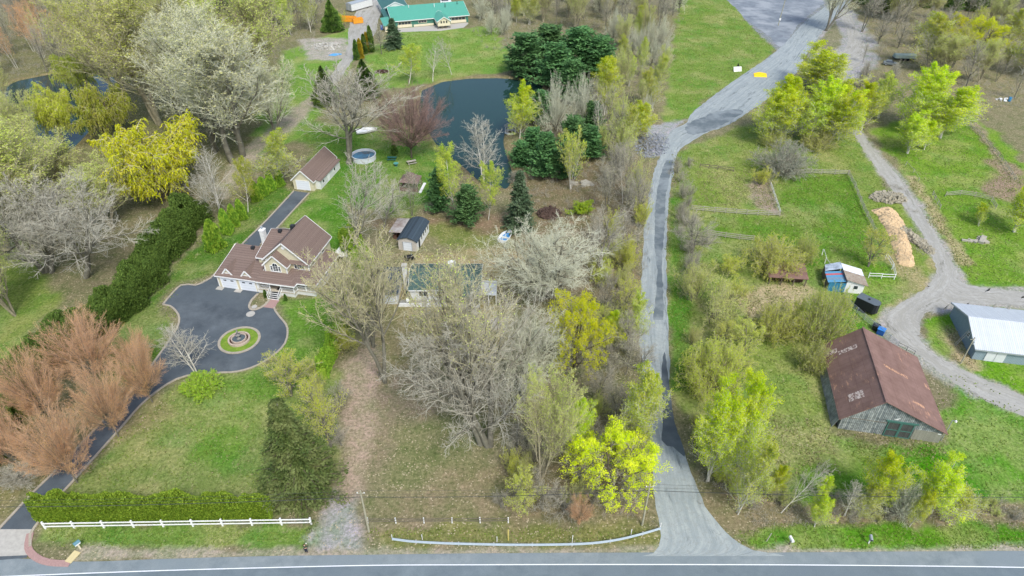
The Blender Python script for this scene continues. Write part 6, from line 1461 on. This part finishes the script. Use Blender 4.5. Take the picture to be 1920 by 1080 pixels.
fence('leaning white board fence left of the striped shed', [(1553,506),(1546,494),(1541,478)], 2.4, 1.3, WHITE, (.95,), .13, jit=.06, seed=8)
fence('ribbed grey tube fence along the farm track behind the old barn', [(1584,552),(1592,575),(1620,600),(1650,626),(1682,652)], 2.4, 1.3, GREYM, (.2, .4, .6, .8, .97), .05, .04, .07, name='tube_fence', seed=9)
fence('thin metal gate fence by the track at the back corner of the old barn', [(1682,652),(1698,660),(1712,668)], 1.9, 1.2, DARKM, (.5, .95), .04, .03, .06, name='tube_fence', seed=10)
fence('leaning grey rail fence in the upper right paddock', [(1748,366),(1752,375),(1762,392)], 2.2, 1.1, WOODG, (.5, .95), .12, jit=.12, seed=11)
fence('curved weathered fence in the upper right paddock', [(1772,368),(1800,366),(1828,369),(1858,378),(1866,392)], 2.8, 1.2, WOODG, (.35, .65, .95), .12, jit=.08, seed=12)
fence('old stone-grey fence line running down the upper right field', [(1812,236),(1836,252),(1855,275),(1878,302),(1902,338)], 2.6, 1.0, WOODG, (.5, .95), .12, jit=.14, seed=13)
fence('thin wire fence across the field corner at the upper right', [(1698,310),(1712,324),(1722,340)], 3, 1.0, WOODG, (.95,), .04, jit=.06, seed=14)
# guard rail
gp = dense([(736,1016),(765,1020),(800,1022.5),(860,1025),(960,1027),(1050,1026.5),(1110,1024),(1160,1017),(1205,1006),(1238,996)], 1.0, closed=False)
GR = empty('guard_rail', gp[0], 0, 'pale metal guard rail curving from the road into the gravel road mouth', 'guard rail')
mb = MB(); pr_ = [(0, .42), (.06, .48), (.0, .56), (.0, .62), (.06, .70), (0, .78)]
for i, p in enumerate(gp):
    a_ = gp[max(i - 1, 0)]; c_ = gp[min(i + 1, len(gp) - 1)]; d = (c_ - a_).normalized(); s_ = Vector((d.y, -d.x, 0))
    for e, z in pr_ + [(x - .07, z) for x, z in pr_[::-1]]: q = p - gp[0] + s_ * e; mb.v.append((q.x, q.y, z))
K = 12
for i in range(len(gp) - 1):
    for k in range(K): mb.f.append((i * K + k, i * K + (k + 1) % K, (i + 1) * K + (k + 1) % K, (i + 1) * K + k))
RAILM = plain('guard_rail_metal', (158, 172, 180), .5, .15, 3)
mb.build('beam', RAILM, GR)
for i in range(2, len(gp), 4): p = gp[i] - gp[0]; o = MB().box(-.08, .08, -.1, .08, .24, .74).build('post', WOODG, GR); o.location = p
for i, (x, y, h, c_) in enumerate([(736,1013,1.2,'left end'),(792,1012,1.1,'second'),(932,1016,1.1,'third'),(1073,1016,1.4,'fourth'),(1183,1003,1.2,'fifth'),(1237,994,1.5,'right end')]):
    q = G(x, y); o = MB().box(-.04, -.02, 0, .04, .02, h).build('marker_post', WHITE); o.location = q; tag(o, f'thin pale marker stake behind the guard rail, {c_ if "end" in c_ else c_ + " from the left"}', 'marker', 'stakes behind the guard rail')
q = G(953, 1013); o = MB().box(-.06, -.04, 0, .06, .04, 2.2).build('marker_post', plain('yellow_paint', (206, 190, 110), .7, .2, 4)); o.location = q; tag(o, 'yellow utility marker post at the right end of the white-posted fence', 'marker')
q = G(1437, 1015); o = MB().box(-.05, -.03, 0, .05, .03, 1.7).build('marker_post', WOODG); o.location = q; o.rotation_euler = (0, R(8), 0); tag(o, 'leaning stake on the verge right of the gravel road mouth', 'stake')
# utility poles and wires
PW = plain('pole_wood', (166, 164, 142), .9, .25, 4, stretch=(3, 3, .4))
def pole(px, py, h, label, r=.13, loc=None, cross=True):
    q = loc or G(px, py); e = empty('utility_pole', q, 0, label, 'utility pole', 'utility poles along the main road' if cross else None)
    MB().tube([(0, 0, -.2), (0, 0, h)], [r, r * .65], 10).build('pole', PW, e)
    return e
pa = pole(692, 997, 8.2, 'wooden utility pole at the left of the leafy lot'); pb = pole(1204, 985, 8.2, 'wooden utility pole beside the gravel road mouth')
for e in (pa, pb):
    MB().bar((-.5, 0, 7.7), (.5, 0, 7.7), .1).build('crossarm', PW, e)
    for x in (-.4, .4): MB().lathe([(0, 0), (.05, 0), (.07, .08), (.04, .16), (0, .18)], (x, 0, 7.75), 8).build('insulator', WHITE, e)
WIRE, n, b = nodes_mat('wire_black', .6); b.inputs['Base Color'].default_value = (.045, .05, .05, 1)
ya = pa.location.y; yb_ = pb.location.y
ENDS = [Vector((-95, ya - 1, 0)), pa.location.copy(), pb.location.copy(), Vector((100, yb_, 0))]
for k, (dz, dx, lb, r_) in enumerate([(7.9, -.4, 'upper black wire strung along the main road between the poles', .014), (7.9, .4, 'second upper black wire strung along the main road', .014), (7.0, 0, 'thick lower black cable strung along the main road', .035)]):
    mb = MB()
    for a_, b_ in zip(ENDS, ENDS[1:]):
        pts_ = []
        for i in range(25): t = i / 24; p = a_.lerp(b_, t); sag = .5 * 4 * t * (1 - t) * ((b_ - a_).length / 38) ** 1.2; pts_.append((p.x, p.y + dx * .6, dz - sag))
        mb.tube(pts_, r_, 5)
    tag(mb.build('overhead_wire', WIRE), lb, 'wire', 'overhead wires')
fp = pole(1801, 682, 5.6, 'utility pole with transformer arms standing left of the metal barn', .11, cross=False)
MB().bar((-.5, 0, 5.1), (.5, .2, 5.1), .08).bar((.1, 0, 4.6), (.6, .3, 4.7), .08).build('crossarm', PW, fp); MB().lathe([(0, 4.2), (.16, 4.2), (.16, 4.7), (0, 4.75)], (.25, 0, 0), 10).build('transformer', GREYM, fp)
tp = pole(1459, 48, 13, 'dark leaning pole standing on the gravel lot at the top', .16, cross=False); tp.rotation_euler = (0, R(3), 0); MB().box(-.3, -.3, 2.0, .3, -.12, 2.7).build('meter_box', WHITE, tp)

# ================================================================== small things
def thing(name, label, cat, px, py, rz=0, group=None): q = G(px, py); return empty(name, q, R(rz), label, cat, group)
# mailboxes
t = thing('mailbox', 'green-topped white mailbox on a cream post by the driveway mouth', 'mailbox', 151, 1029, -35)
MB().box(-.08, -.08, 0, .08, .08, 1.0).build('post', CREAM, t); MB().box(-.22, -.32, 1.0, .22, .32, 1.25).build('box', WHITE, t, bevel=.02); MB().prism([(-.25, 1.25), (.25, 1.25), (.2, 1.4), (0, 1.47), (-.2, 1.4)], -.36, .36, 'y').build('lid', plain('teal_lid', (96, 136, 148), .5, .1, 3), t)
o = MB().box(-.45, -.75, .0, .45, .75, .09).build('wooden_ramp', plain('pale_planks', (206, 192, 146), .9, .2, 4, stretch=(6, 1, 1))); q = G(137, 1045); o.location = (q.x, q.y, .05); o.rotation_euler = (0, 0, R(-18)); tag(o, 'pale plank ramp at the foot of the green-topped mailbox', 'ramp')
for px, py, rz, l in ((1480, 1021, 10, 'rounded white mailbox on a short post, left one on the right verge'), (1628, 1019, -15, 'rounded grey-white mailbox on a white post, right one on the right verge')):
    t = thing('mailbox', l, 'mailbox', px, py, rz, 'mailboxes on the right verge')
    MB().box(-.06, -.06, 0, .06, .06, 1.0).build('post', WHITE if px > 1500 else WOODD, t); MB().prism([(-.17, 1.0), (.17, 1.0), (.17, 1.2)] + [(.17 * math.cos(a_), 1.2 + .17 * math.sin(a_)) for a_ in np.linspace(.3, math.pi - .3, 6)] + [(-.17, 1.2)], -.38, .38, 'y').build('box', WHITE if px < 1500 else GREYM, t)
    MB().box(-.14, -.40, 1.03, .14, -.385, 1.3).build('door', DARKM if px > 1500 else WHITE, t)
# person standing at the kerb
P = thing('person', 'person in dark clothes on the road edge, both hands raised to a controller', 'person', 575, 1036, 170)
def skinned(name, verts, edges, mat, par, sub=2):
    me = bpy.data.meshes.new(name); me.from_pydata([v[:3] for v in verts], edges, []); o = bpy.data.objects.new(name, me); COL.objects.link(o)
    s_ = o.modifiers.new('skin', 'SKIN'); 
    for i, v in enumerate(verts): sv = me.skin_vertices[0].data[i]; sv.radius = (v[3], v[4] if len(v) > 4 else v[3]); sv.use_root = (i == 0)
    o.modifiers.new('sub', 'SUBSURF').levels = sub; o.modifiers['sub'].render_levels = sub
    me.materials.append(mat); o.parent = par
    dg = bpy.context.evaluated_depsgraph_get(); dg.update(); nm = bpy.data.meshes.new_from_object(o.evaluated_get(dg)); o.modifiers.clear(); o.data = nm
    for p in nm.polygons: p.use_smooth = True
    return o
SKIN = plain('skin', (196, 156, 132), .7, .1, 8); NAVY = plain('navy_cloth', (40, 46, 60), .95, .2, 8); OLV_ = plain('olive_cloth', (72, 82, 64), .95, .2, 8); HAIR = plain('brown_hair', (62, 48, 38), .9, .2, 20)
bv = [(0,0,.98,.14,.10),(0,0,1.15,.135,.10),(0,0,1.36,.16,.10),(0,.01,1.48,.07),(0,.01,1.56,.055),(0,-.01,1.64,.085,.09),(0,-.01,1.72,.075,.085),
      (.17,0,1.42,.065),(.27,-.03,1.18,.045),(.17,-.24,1.22,.034),(.09,-.33,1.26,.025),(-.17,0,1.42,.065),(-.27,-.03,1.18,.045),(-.17,-.24,1.22,.034),(-.09,-.33,1.26,.025),
      (.10,0,.9,.10),(.11,-.01,.5,.065),(.11,.02,.09,.045),(.12,-.12,.04,.04),(-.10,0,.9,.10),(-.12,.02,.5,.065),(-.14,.05,.09,.045),(-.15,-.09,.04,.04)]
be = [(0,1),(1,2),(2,3),(3,4),(4,5),(5,6),(2,7),(7,8),(8,9),(9,10),(2,11),(11,12),(12,13),(13,14),(0,15),(15,16),(16,17),(17,18),(0,19),(19,20),(20,21),(21,22)]
B_ = skinned('body', bv, be, SKIN, P)
jk = [(x, y, z, (rr[0] + .018) if z > .9 else rr[0], (rr[-1] + .018)) for x, y, z, *rr in [bv[i] for i in (0,1,2,3,7,8,9,11,12,13)]]
skinned('jacket', jk, [(0,1),(1,2),(2,3),(2,4),(4,5),(5,6),(2,7),(7,8),(8,9)], OLV_, P)
tr_ = [(0,0,.96,.155,.12),(.10,0,.88,.115),(.11,-.01,.5,.085),(.11,.02,.10,.065),(-.10,0,.88,.115),(-.12,.02,.5,.085),(-.14,.05,.10,.065)]
skinned('trousers', tr_, [(0,1),(1,2),(2,3),(0,4),(4,5),(5,6)], NAVY, P)
skinned('hair', [(0,.03,1.66,.085,.08),(0,.0,1.76,.085,.085),(0,-.04,1.80,.06,.05)], [(0,1),(1,2)], HAIR, P)
for s_ in (-1, 1): MB().lathe([(0, -.01), (.011, 0), (0, .01)], (s_ * .032, -.098, 1.685), 6).build('eye', DARKM, P)
MB().add([(-.012, -.09, 1.66), (.012, -.09, 1.66), (0, -.125, 1.655), (0, -.09, 1.70)], [(0, 1, 2), (1, 3, 2), (3, 0, 2), (0, 3, 1)]).build('nose', SKIN, P)
for s_ in (-1, 1):
    hv = [(s_*.09,-.33,1.26,.026),(s_*.06,-.39,1.28,.024)] ; he = [(0,1)]
    for j in range(4): k0 = len(hv); hv += [(s_*(.06-.012*j+.018),-.41-.004*j,1.30-.014*j,.009),(s_*(.035-.004*j),-.44+.006*j,1.30-.018*j,.008),(s_*.015,-.425,1.29-.018*j,.007)]; he += [(1,k0),(k0,k0+1),(k0+1,k0+2)]
    k0 = len(hv); hv += [(s_*.05,-.37,1.32,.010),(s_*.03,-.38,1.34,.008)]; he += [(0,k0),(k0,k0+1)]
    skinned('hand', hv, he, SKIN, P, 1)
o = MB().box(-.09, -.44, 1.28, .09, -.36, 1.32).build('controller', WHITE); o.location = P.location; o.rotation_euler = P.rotation_euler; tag(o, 'small pale controller held by the person at the road edge', 'controller')
# tarps, signs, dumpsters, barrels
o = MB().add([(-2.3, -1.5, .02), (1.6, -1.9, .02), (2.4, 1.2, .02), (.2, 1.9, .02), (-1.6, 1.6, .02), (-2.2, -1.4, .2), (1.5, -1.7, .3), (2.2, 1.1, .22), (.2, 1.7, .42), (-1.5, 1.4, .2), (0, 0, .34)], [(0, 1, 6, 5), (1, 2, 7, 6), (2, 3, 8, 7), (3, 4, 9, 8), (4, 0, 5, 9), (5, 6, 10), (6, 7, 10), (7, 8, 10), (8, 9, 10), (9, 5, 10)]).build('tarp', plain('yellow_tarp', (250, 206, 20), .6, .12, 2)); q = G(1425, 141); o.location = q; tag(o, 'bright yellow tarp lying on the edge of the gravel road', 'tarp')
t = thing('sign_board', 'white leaning board with a black triangular prop on the grass slope', 'board', 1383, 134, 10)
MB().bar((-1.3, 0, .1), (1.3, 0, .1), .1).add([(-1.3, -.1, 0), (1.3, -.1, 0), (1.3, .6, 1.3), (-1.3, .6, 1.3), (-1.3, 0, 0), (1.3, 0, 0), (1.3, .68, 1.3), (-1.3, .68, 1.3)], [(0, 1, 2, 3), (7, 6, 5, 4), (0, 3, 7, 4), (1, 5, 6, 2), (3, 2, 6, 7), (0, 4, 5, 1)]).build('panel', WHITE, t); MB().add([(-.5, .75, 0), (1.2, .75, 0), (.2, .8, 2.4), (-.5, 1.0, 0), (1.2, 1.0, 0), (.2, .9, 2.4)], [(0, 1, 2), (5, 4, 3), (0, 2, 5, 3), (1, 4, 5, 2), (0, 3, 4, 1)]).build('prop', MATB, t)
ORG = plain('orange_steel', (232, 160, 52), .6, .2, 1.5)
for i, (px, py, rz, l) in enumerate(((653, 40, -8, 'long open orange dumpster, left of the two'), (671, 43, 20, 'short orange dumpster, right of the two'))):
    t = thing('dumpster', l, 'dumpster', px, py, rz, 'orange dumpsters'); lx = (2.6, 1.7)[i]; mb = MB(); mb.prism([(-lx, .15), (lx, .15), (lx + .4, 1.6), (-lx, 1.6)], -1.2, -1.1, 'y').prism([(-lx, .15), (lx, .15), (lx + .4, 1.6), (-lx, 1.6)], 1.1, 1.2, 'y').box(-lx, -1.1, .15, lx, 1.1, .25).box(-lx, -1.1, .25, -lx + .1, 1.1, 1.6).bar((lx + .2, -1.1, .9), (lx + .2, 1.1, .9), .1, 1.4)
    mb.build('body', ORG, t); rb_ = MB()
    for x in np.arange(-lx + .5, lx, .8): rb_.box(x, -1.28, .2, x + .12, -1.205, 1.55)
    rb_.build('ribs', ORG, t); MB().box(-lx - .1, -1.3, 1.6, lx + .45, -1.08, 1.7).box(-lx - .1, 1.08, 1.6, lx + .45, 1.3, 1.7).build('rim', ORG, t)
BLB = plain('blue_plastic', (44, 92, 170), .5, .15, 3)
def barrel(px, py, label, mat=BLB, s_=1.0, group=None, tip=0):
    t = thing('barrel', label, 'barrel', px, py, 0, group); o = MB().lathe([(0, 0), (.28 * s_, 0), (.31 * s_, .2 * s_), (.29 * s_, .3 * s_), (.31 * s_, .45 * s_), (.29 * s_, .6 * s_), (.31 * s_, .7 * s_), (.28 * s_, .9 * s_), (0, .9 * s_)], n=16).build('body', mat, t, smooth=True); MB().lathe([(.29 * s_, .88 * s_), (.29 * s_, .94 * s_), (0, .94 * s_)], n=16).build('lid', mat, t); t.rotation_euler = (tip, 0, 0)
barrel(716, 56, 'large dark blue barrel by the left end of the green-roofed house', BLB, 1.7)
barrel(1892, 190, 'light blue barrel in the junk heap at the upper right', plain('light_blue_plastic', (60, 130, 176), .5, .1, 3), 1.3)
o = MB().add([(-2.2, -.6, .05), (.2, -1.2, .05), (2.2, .2, .05), (2.0, 1.2, .05), (-.6, .9, .05), (-.8, 0, .45), (1.0, .2, .5)], [(0, 1, 5), (1, 6, 5), (1, 2, 6), (2, 3, 6), (3, 4, 5, 6), (4, 0, 5), (4, 3, 2, 1, 0)]).build('tarp', plain('blue_tarp', (90, 156, 206), .5, .15, 2)); q = G(628, 103); o.location = q; tag(o, 'crumpled light blue tarp on the debris pile by the grey lane', 'tarp')
def pile(name, label, cat, px, py, rx, ry, h, mat, seed, n_=140, sz=(.15, .6), flat=.5, rz=0, group=None, kind=None):
    r_ = random.Random(seed); mb = MB(); 
    for i in range(n_):
        a_ = r_.uniform(0, 6.283); d = math.sqrt(r_.random()); x, y = d * rx * math.cos(a_), d * ry * math.sin(a_); z = h * (1 - d * d) * r_.uniform(.2, 1); l = r_.uniform(*sz); v_ = Vector((r_.gauss(0, 1), r_.gauss(0, 1), r_.gauss(0, flat))).normalized() * l
        mb.bar(Vector((x, y, z)) - v_ / 2, Vector((x, y, z)) + v_ / 2, l * r_.uniform(.1, .5), l * r_.uniform(.08, .35))
    o = mb.build(name, mat); q = G(px, py); o.location = q; o.rotation_euler = (0, 0, R(rz)); return tag(o, label, cat, group, kind)
pile('debris_pile', 'heap of pale boards and rubble beside the blue tarp', 'debris', 610, 88, 5, 4, .8, plain('pale_debris', (186, 184, 174), .9, .35, 2), 4, 160, (.5, 1.8), .2)
pile('brush_pile', 'dark round pile of cut branches right of the spruce', 'brush pile', 1030, 402, 2.3, 1.8, 1.5, plain('dark_twigs', (92, 76, 68), .95, .4, 4), 5, 420, (.5, 1.6), .7)
pile('junk_heap', 'white and grey junk beside the light blue barrel at the upper right', 'junk', 1880, 188, 1.8, 1.2, .9, WHITE, 6, 26, (.4, 1.1), .5)
pile('log_pile', 'grey logs lying in the field at the upper right', 'logs', 1835, 452, 2.6, .5, .2, WOODG, 7, 7, (1.5, 3), .05)
pile('compost_heap', 'dark earth heap above the maroon tree', 'heap', 716, 135, 2.2, 1.6, .7, MATS['dark_mulch'], 8, 200, (.3, .7), .5)
pile('brush_pile', 'long heap of brown branches behind the wood chip pile', 'brush pile', 1665, 372, 3.4, 2.0, .8, plain('brown_twigs', (164, 158, 138), .95, .35, 4), 9, 420, (.8, 2.0), .4)
pile('brush_pile', 'bank of grey brush along the right side of the wood chip pile', 'brush pile', 1712, 448, 1.0, 5.5, .5, MATS['brown_twigs'], 10, 420, (.7, 1.8), .4, rz=14)
pile('log_pile', 'fallen pale logs and a stump under the birch clump', 'logs', 1090, 345, 2.2, .9, .4, WOODG, 11, 9, (1.0, 2.4), .2)
pile('rock_pile', 'heap of blue-grey rocks at the bend of the gravel road', 'rocks', 1222, 272, 4.5, 7.5, .7, plain('blue_grey_rock', (148, 154, 162), .9, .4, 2), 12, 520, (.3, .8), .7, rz=-20)
# wood chip pile: one long mound with lumpy real relief
V = []; Fq = []; nu, nv_ = 110, 44; wA = dense([(1652,392),(1668,408),(1683,440),(1692,470),(1700,500)], .3, closed=False); r_ = np.random.RandomState(4); wid = [2.5, 2.4, 1.9, 1.8, 1.5]
for i in range(nu):
    t = i / (nu - 1); p = wA[min(len(wA) - 1, int(t * (len(wA) - 1)))]; p2 = wA[min(len(wA) - 1, int(t * (len(wA) - 1)) + 1)]; p0 = wA[max(0, int(t * (len(wA) - 1)) - 1)]; d = (p2 - p0).normalized(); s_ = Vector((-d.y, d.x, 0)); wq = np.interp(t * 4, range(5), wid) * (1 + .05 * math.sin(t * 31) + .03 * math.sin(t * 71) + .03 * r_.normal()) * min(1, (t * (1 - t) * 30) ** .5 + .08)
    for j in range(nv_):
        u = j / (nv_ - 1) * 2 - 1; z = 1.0 * (1 - abs(u) ** 2.2) * min(1, t * (1 - t) * 16) * (.9 + .12 * math.sin(t * 13 + u * 2) + .10 * math.sin(t * 29 - u * 3)) + r_.uniform(-.09, .09); q = p + s_ * u * wq; V.append((q.x, q.y, max(z, -.02) if abs(u) < .99 else -.05))
ii = np.arange(nu * nv_).reshape(nu, nv_); Fq = np.stack([ii[:-1, :-1], ii[:-1, 1:], ii[1:, 1:], ii[1:, :-1]], -1).reshape(-1, 4)
m_ = plain('wood_chips', (208, 184, 146), .95, .22, 2.4, b2=(180, 154, 118)); o = mesh_from('wood_chip_pile', V, Fq, m_); 
if o.data.polygons[200].normal.z < 0: o.data.flip_normals()
tag(o, 'long mound of fresh pale orange wood chips beside the farm track', 'wood chips')
# picnic tables and the green chair
PT = plain('green_paint', (52, 108, 98), .8, .2, 4)
for px, py, rz, mt, l in ((735, 300, -4, PT, 'green picnic table under the maroon tree'), (772, 307, 25, WOODG, 'grey weathered picnic table nearer the pond')):
    t = thing('picnic_table', l, 'picnic table', px, py, rz, 'picnic tables'); MB().box(-1.1, -.4, .72, 1.1, .4, .78).build('tabletop', mt, t)
    for y in (-.75, .75): MB().box(-1.1, y - .15, .42, 1.1, y + .15, .47).build('bench', mt, t)
    for x in (-.8, .8): MB().bar((x, -.7, 0), (x, .25, .72), .09).bar((x, .7, 0), (x, -.25, .72), .09).box(x - .04, -.85, .36, x + .04, .85, .42).build('leg', mt, t)
t = thing('garden_table', 'small round teal garden table between the picnic tables', 'table', 743, 311, 0); MB().lathe([(0, .66), (.6, .66), (.6, .72), (0, .72)], n=20).build('tabletop', plain('teal_paint', (80, 146, 140), .7, .1, 3), t); MB().tube([(0, 0, 0), (0, 0, .66)], .06, 8).lathe([(.35, 0), (.3, .06), (0, .08)], n=12).build('leg', PT, t)
# boats
def boat(px, py, rz, L, label, hullm, inm):
    t = thing('boat', label, 'boat', px, py, rz); V = []; F_ = []; K = 9; prof_ = [(1, .75), (.92, .35), (.5, .05), (0, 0), (-.5, .05), (-.92, .35), (-1, .75)]
    for i in range(K): u = i / (K - 1); w_ = .26 * L * (1 - max(0, (u - .35) / .65) ** 2.2) * (0.85 + .15 * min(1, u * 4)); V += [(L * (u - .5), a_ * w_ + .0, b_ * (1 + .25 * u)) for a_, b_ in prof_]
    for i in range(K - 1):
        for j in range(6): F_.append((i * 7 + j, i * 7 + j + 1, (i + 1) * 7 + j + 1, (i + 1) * 7 + j))
    F_.append(tuple(range(7))); mb = MB(); mb.add(V, F_); h_ = mb.build('hull', hullm, t); so_ = h_.modifiers.new('thick', 'SOLIDIFY'); so_.thickness = .08
    MB().prism([(-.42 * L, -.17 * L), (.1 * L, -.19 * L), (.33 * L, -.06 * L), (.33 * L, .06 * L), (.1 * L, .19 * L), (-.42 * L, .17 * L)], .3, .38).build('deck', inm, t); MB().box(-.2 * L, -.19 * L, .5, -.12 * L, .19 * L, .56).build('seat', hullm, t)
boat(949, 446, 65, 4.2, 'white boat with bright blue inside beside the broad bare tree', WHITE, plain('blue_liner', (64, 132, 190), .5, .1, 3))
boat(688, 248, 20, 5.5, 'upturned-looking white boat under the silvery bare tree', WHITE, WHITE)
# cars and machines
def vehicle(px, py, rz, label, cat, colr, L=4.4, name='parked_car', pickup=False):
    t = thing(name, label, cat, px, py, rz); m_ = plain('paint_' + str(px), colr, .35, .08, 2)
    MB().prism([(-L/2, .35), (L/2, .35), (L/2 + .03, .7), (L/2 - .1, .88), (L*.22, .98), (-L/2 + .1, 1.0), (-L/2, .8)], -.85, .85, 'y').build('body', m_, t, bevel=.04)
    MB().add([(-L*.40 if not pickup else -.2, -.78, .98), (L*.24, -.78, .98), (L*.24, .78, .98), (-L*.40 if not pickup else -.2, .78, .98), (-L*.30 if not pickup else -.05, -.62, 1.5), (L*.08, -.62, 1.5), (L*.08, .62, 1.5), (-L*.30 if not pickup else -.05, .62, 1.5)], [(0, 1, 5, 4), (1, 2, 6, 5), (2, 3, 7, 6), (3, 0, 4, 7), (0, 3, 2, 1), (4, 5, 6, 7)]).build('windows', GLASS, t)
    MB().box(-L*.29, -.61, 1.5, L*.07, .61, 1.54).build('roof', m_, t)
    for x in (-L*.31, L*.31):
        for y in (-.8, .8):
            w_ = MB().lathe([(0, -.1), (.2, -.1), (.32, -.1), (.34, 0), (.32, .1), (0, .1)], n=18).build('wheel', MATB, t); w_.rotation_euler = (R(90), 0, 0); w_.location = (x, y, .34); MB().lathe([(0, -.13), (.19, -.13), (.19, .13), (0, .13)], n=12).build('rim', GREYM, w_)
    for y in (-.62, .62): MB().box(L/2 - .05, y - .16, .68, L/2 + .05, y + .16, .8).build('headlight', WHITE, t)
    return t
vehicle(836, 6, 8, 'white car parked behind the green-roofed house', 'car', (226, 230, 232))
vehicle(1668, 122, -20, 'dusty dark car beside the parked trailer at the upper right', 'car', (120, 128, 128), 4.0)
t = thing('flatbed_trailer', 'parked trailer with a grey-green cover beyond the chartreuse poplars', 'trailer', 1694, 112, -4)
MB().box(-3.4, -1.2, .6, 3.4, 1.2, .8).build('bed', DARKM, t); MB().prism([(-1.2, .8), (1.2, .8), (1.0, 1.7), (0, 2.1), (-1.0, 1.7)], -3.3, 3.3, 'x').build('cover', plain('grey_green_tarp', (170, 184, 172), .7, .25, .8), t); MB().bar((-3.4, 0, .65), (-5.0, 0, .5), .12).build('drawbar', DARKM, t)
for x in (-.6, .8):
    for y in (-1.25, 1.25): w_ = MB().lathe([(0, -.1), (.36, -.1), (.36, .1), (0, .1)], n=16).build('wheel', MATB, t); w_.rotation_euler = (R(90), 0, 0); w_.location = (x, y, .38)
t = thing('horse_trailer', 'black rounded box trailer with grey roof behind the tube fence', 'trailer', 1622, 582, -48)
bp = [(-1.8, -.9), (1.3, -.9), (1.75, -.6), (1.95, 0), (1.75, .6), (1.3, .9), (-1.8, .9)]
BLK = plain('black_body', (36, 40, 44), .4, .2, 2); MB().prism(bp, .45, 2.35).build('body', BLK, t, bevel=.04); MB().prism([(x * 1.02, y * 1.03) for x, y in bp], 2.36, 2.44).build('roof', plain('grey_roof_panel', (92, 102, 108), .6, .15, 2), t); MB().lathe([(0, 2.44), (.2, 2.44), (.2, 2.56), (0, 2.6)], n=12).build('roof_vent', DARKM, t)
MB().box(-1.84, -.6, .5, -1.805, .6, 2.2).build('door', DARKM, t)
for x in (-.8, .1):
    for y in (-.95, .95): w_ = MB().lathe([(0, -.1), (.33, -.1), (.33, .1), (0, .1)], n=16).build('wheel', MATB, t); w_.rotation_euler = (R(90), 0, 0); w_.location = (x, y, .33)
t = thing('plastic_tote', 'bright blue plastic tote by the tube fence behind the old barn', 'tote', 1650, 626, -40); MB().box(-.55, -.5, .05, .55, .5, 1.05).build('body', BLB, t, bevel=.05); MB().box(-.6, -.55, 1.05, .6, .55, 1.13).build('lid', plain('bright_blue_lid', (60, 128, 200), .5, .1, 3), t)
t = thing('plastic_tote', 'black plastic tote just behind the bright blue one', 'tote', 1641, 618, -40); MB().box(-.5, -.5, .05, .5, .5, .95).build('body', BLK, t, bevel=.05); MB().box(-.55, -.55, .95, .55, .55, 1.02).build('lid', DARKM, t)
t = thing('all_terrain_vehicle', 'dark quad vehicle with trailer parked in front of the small shed', 'quad', 768, 486, 20)
MB().box(-.7, -.35, .45, .8, .35, .8).build('body', BLK, t, bevel=.06); MB().box(-.5, -.2, .8, .2, .2, .98).build('seat', MATB, t, bevel=.05); MB().bar((.45, -.4, 1.1), (.45, .4, 1.1), .05).bar((.5, 0, .8), (.45, 0, 1.1), .05).build('handlebar', GREYM, t)
for x in (-.6, .6):
    for y in (-.5, .5): w_ = MB().lathe([(0, -.14), (.3, -.14), (.33, 0), (.3, .14), (0, .14)], n=16).build('wheel', MATB, t); w_.rotation_euler = (R(90), 0, 0); w_.location = (x, y, .33)
print('TREES', NTREE[0], 'OBJ', len(S.objects))
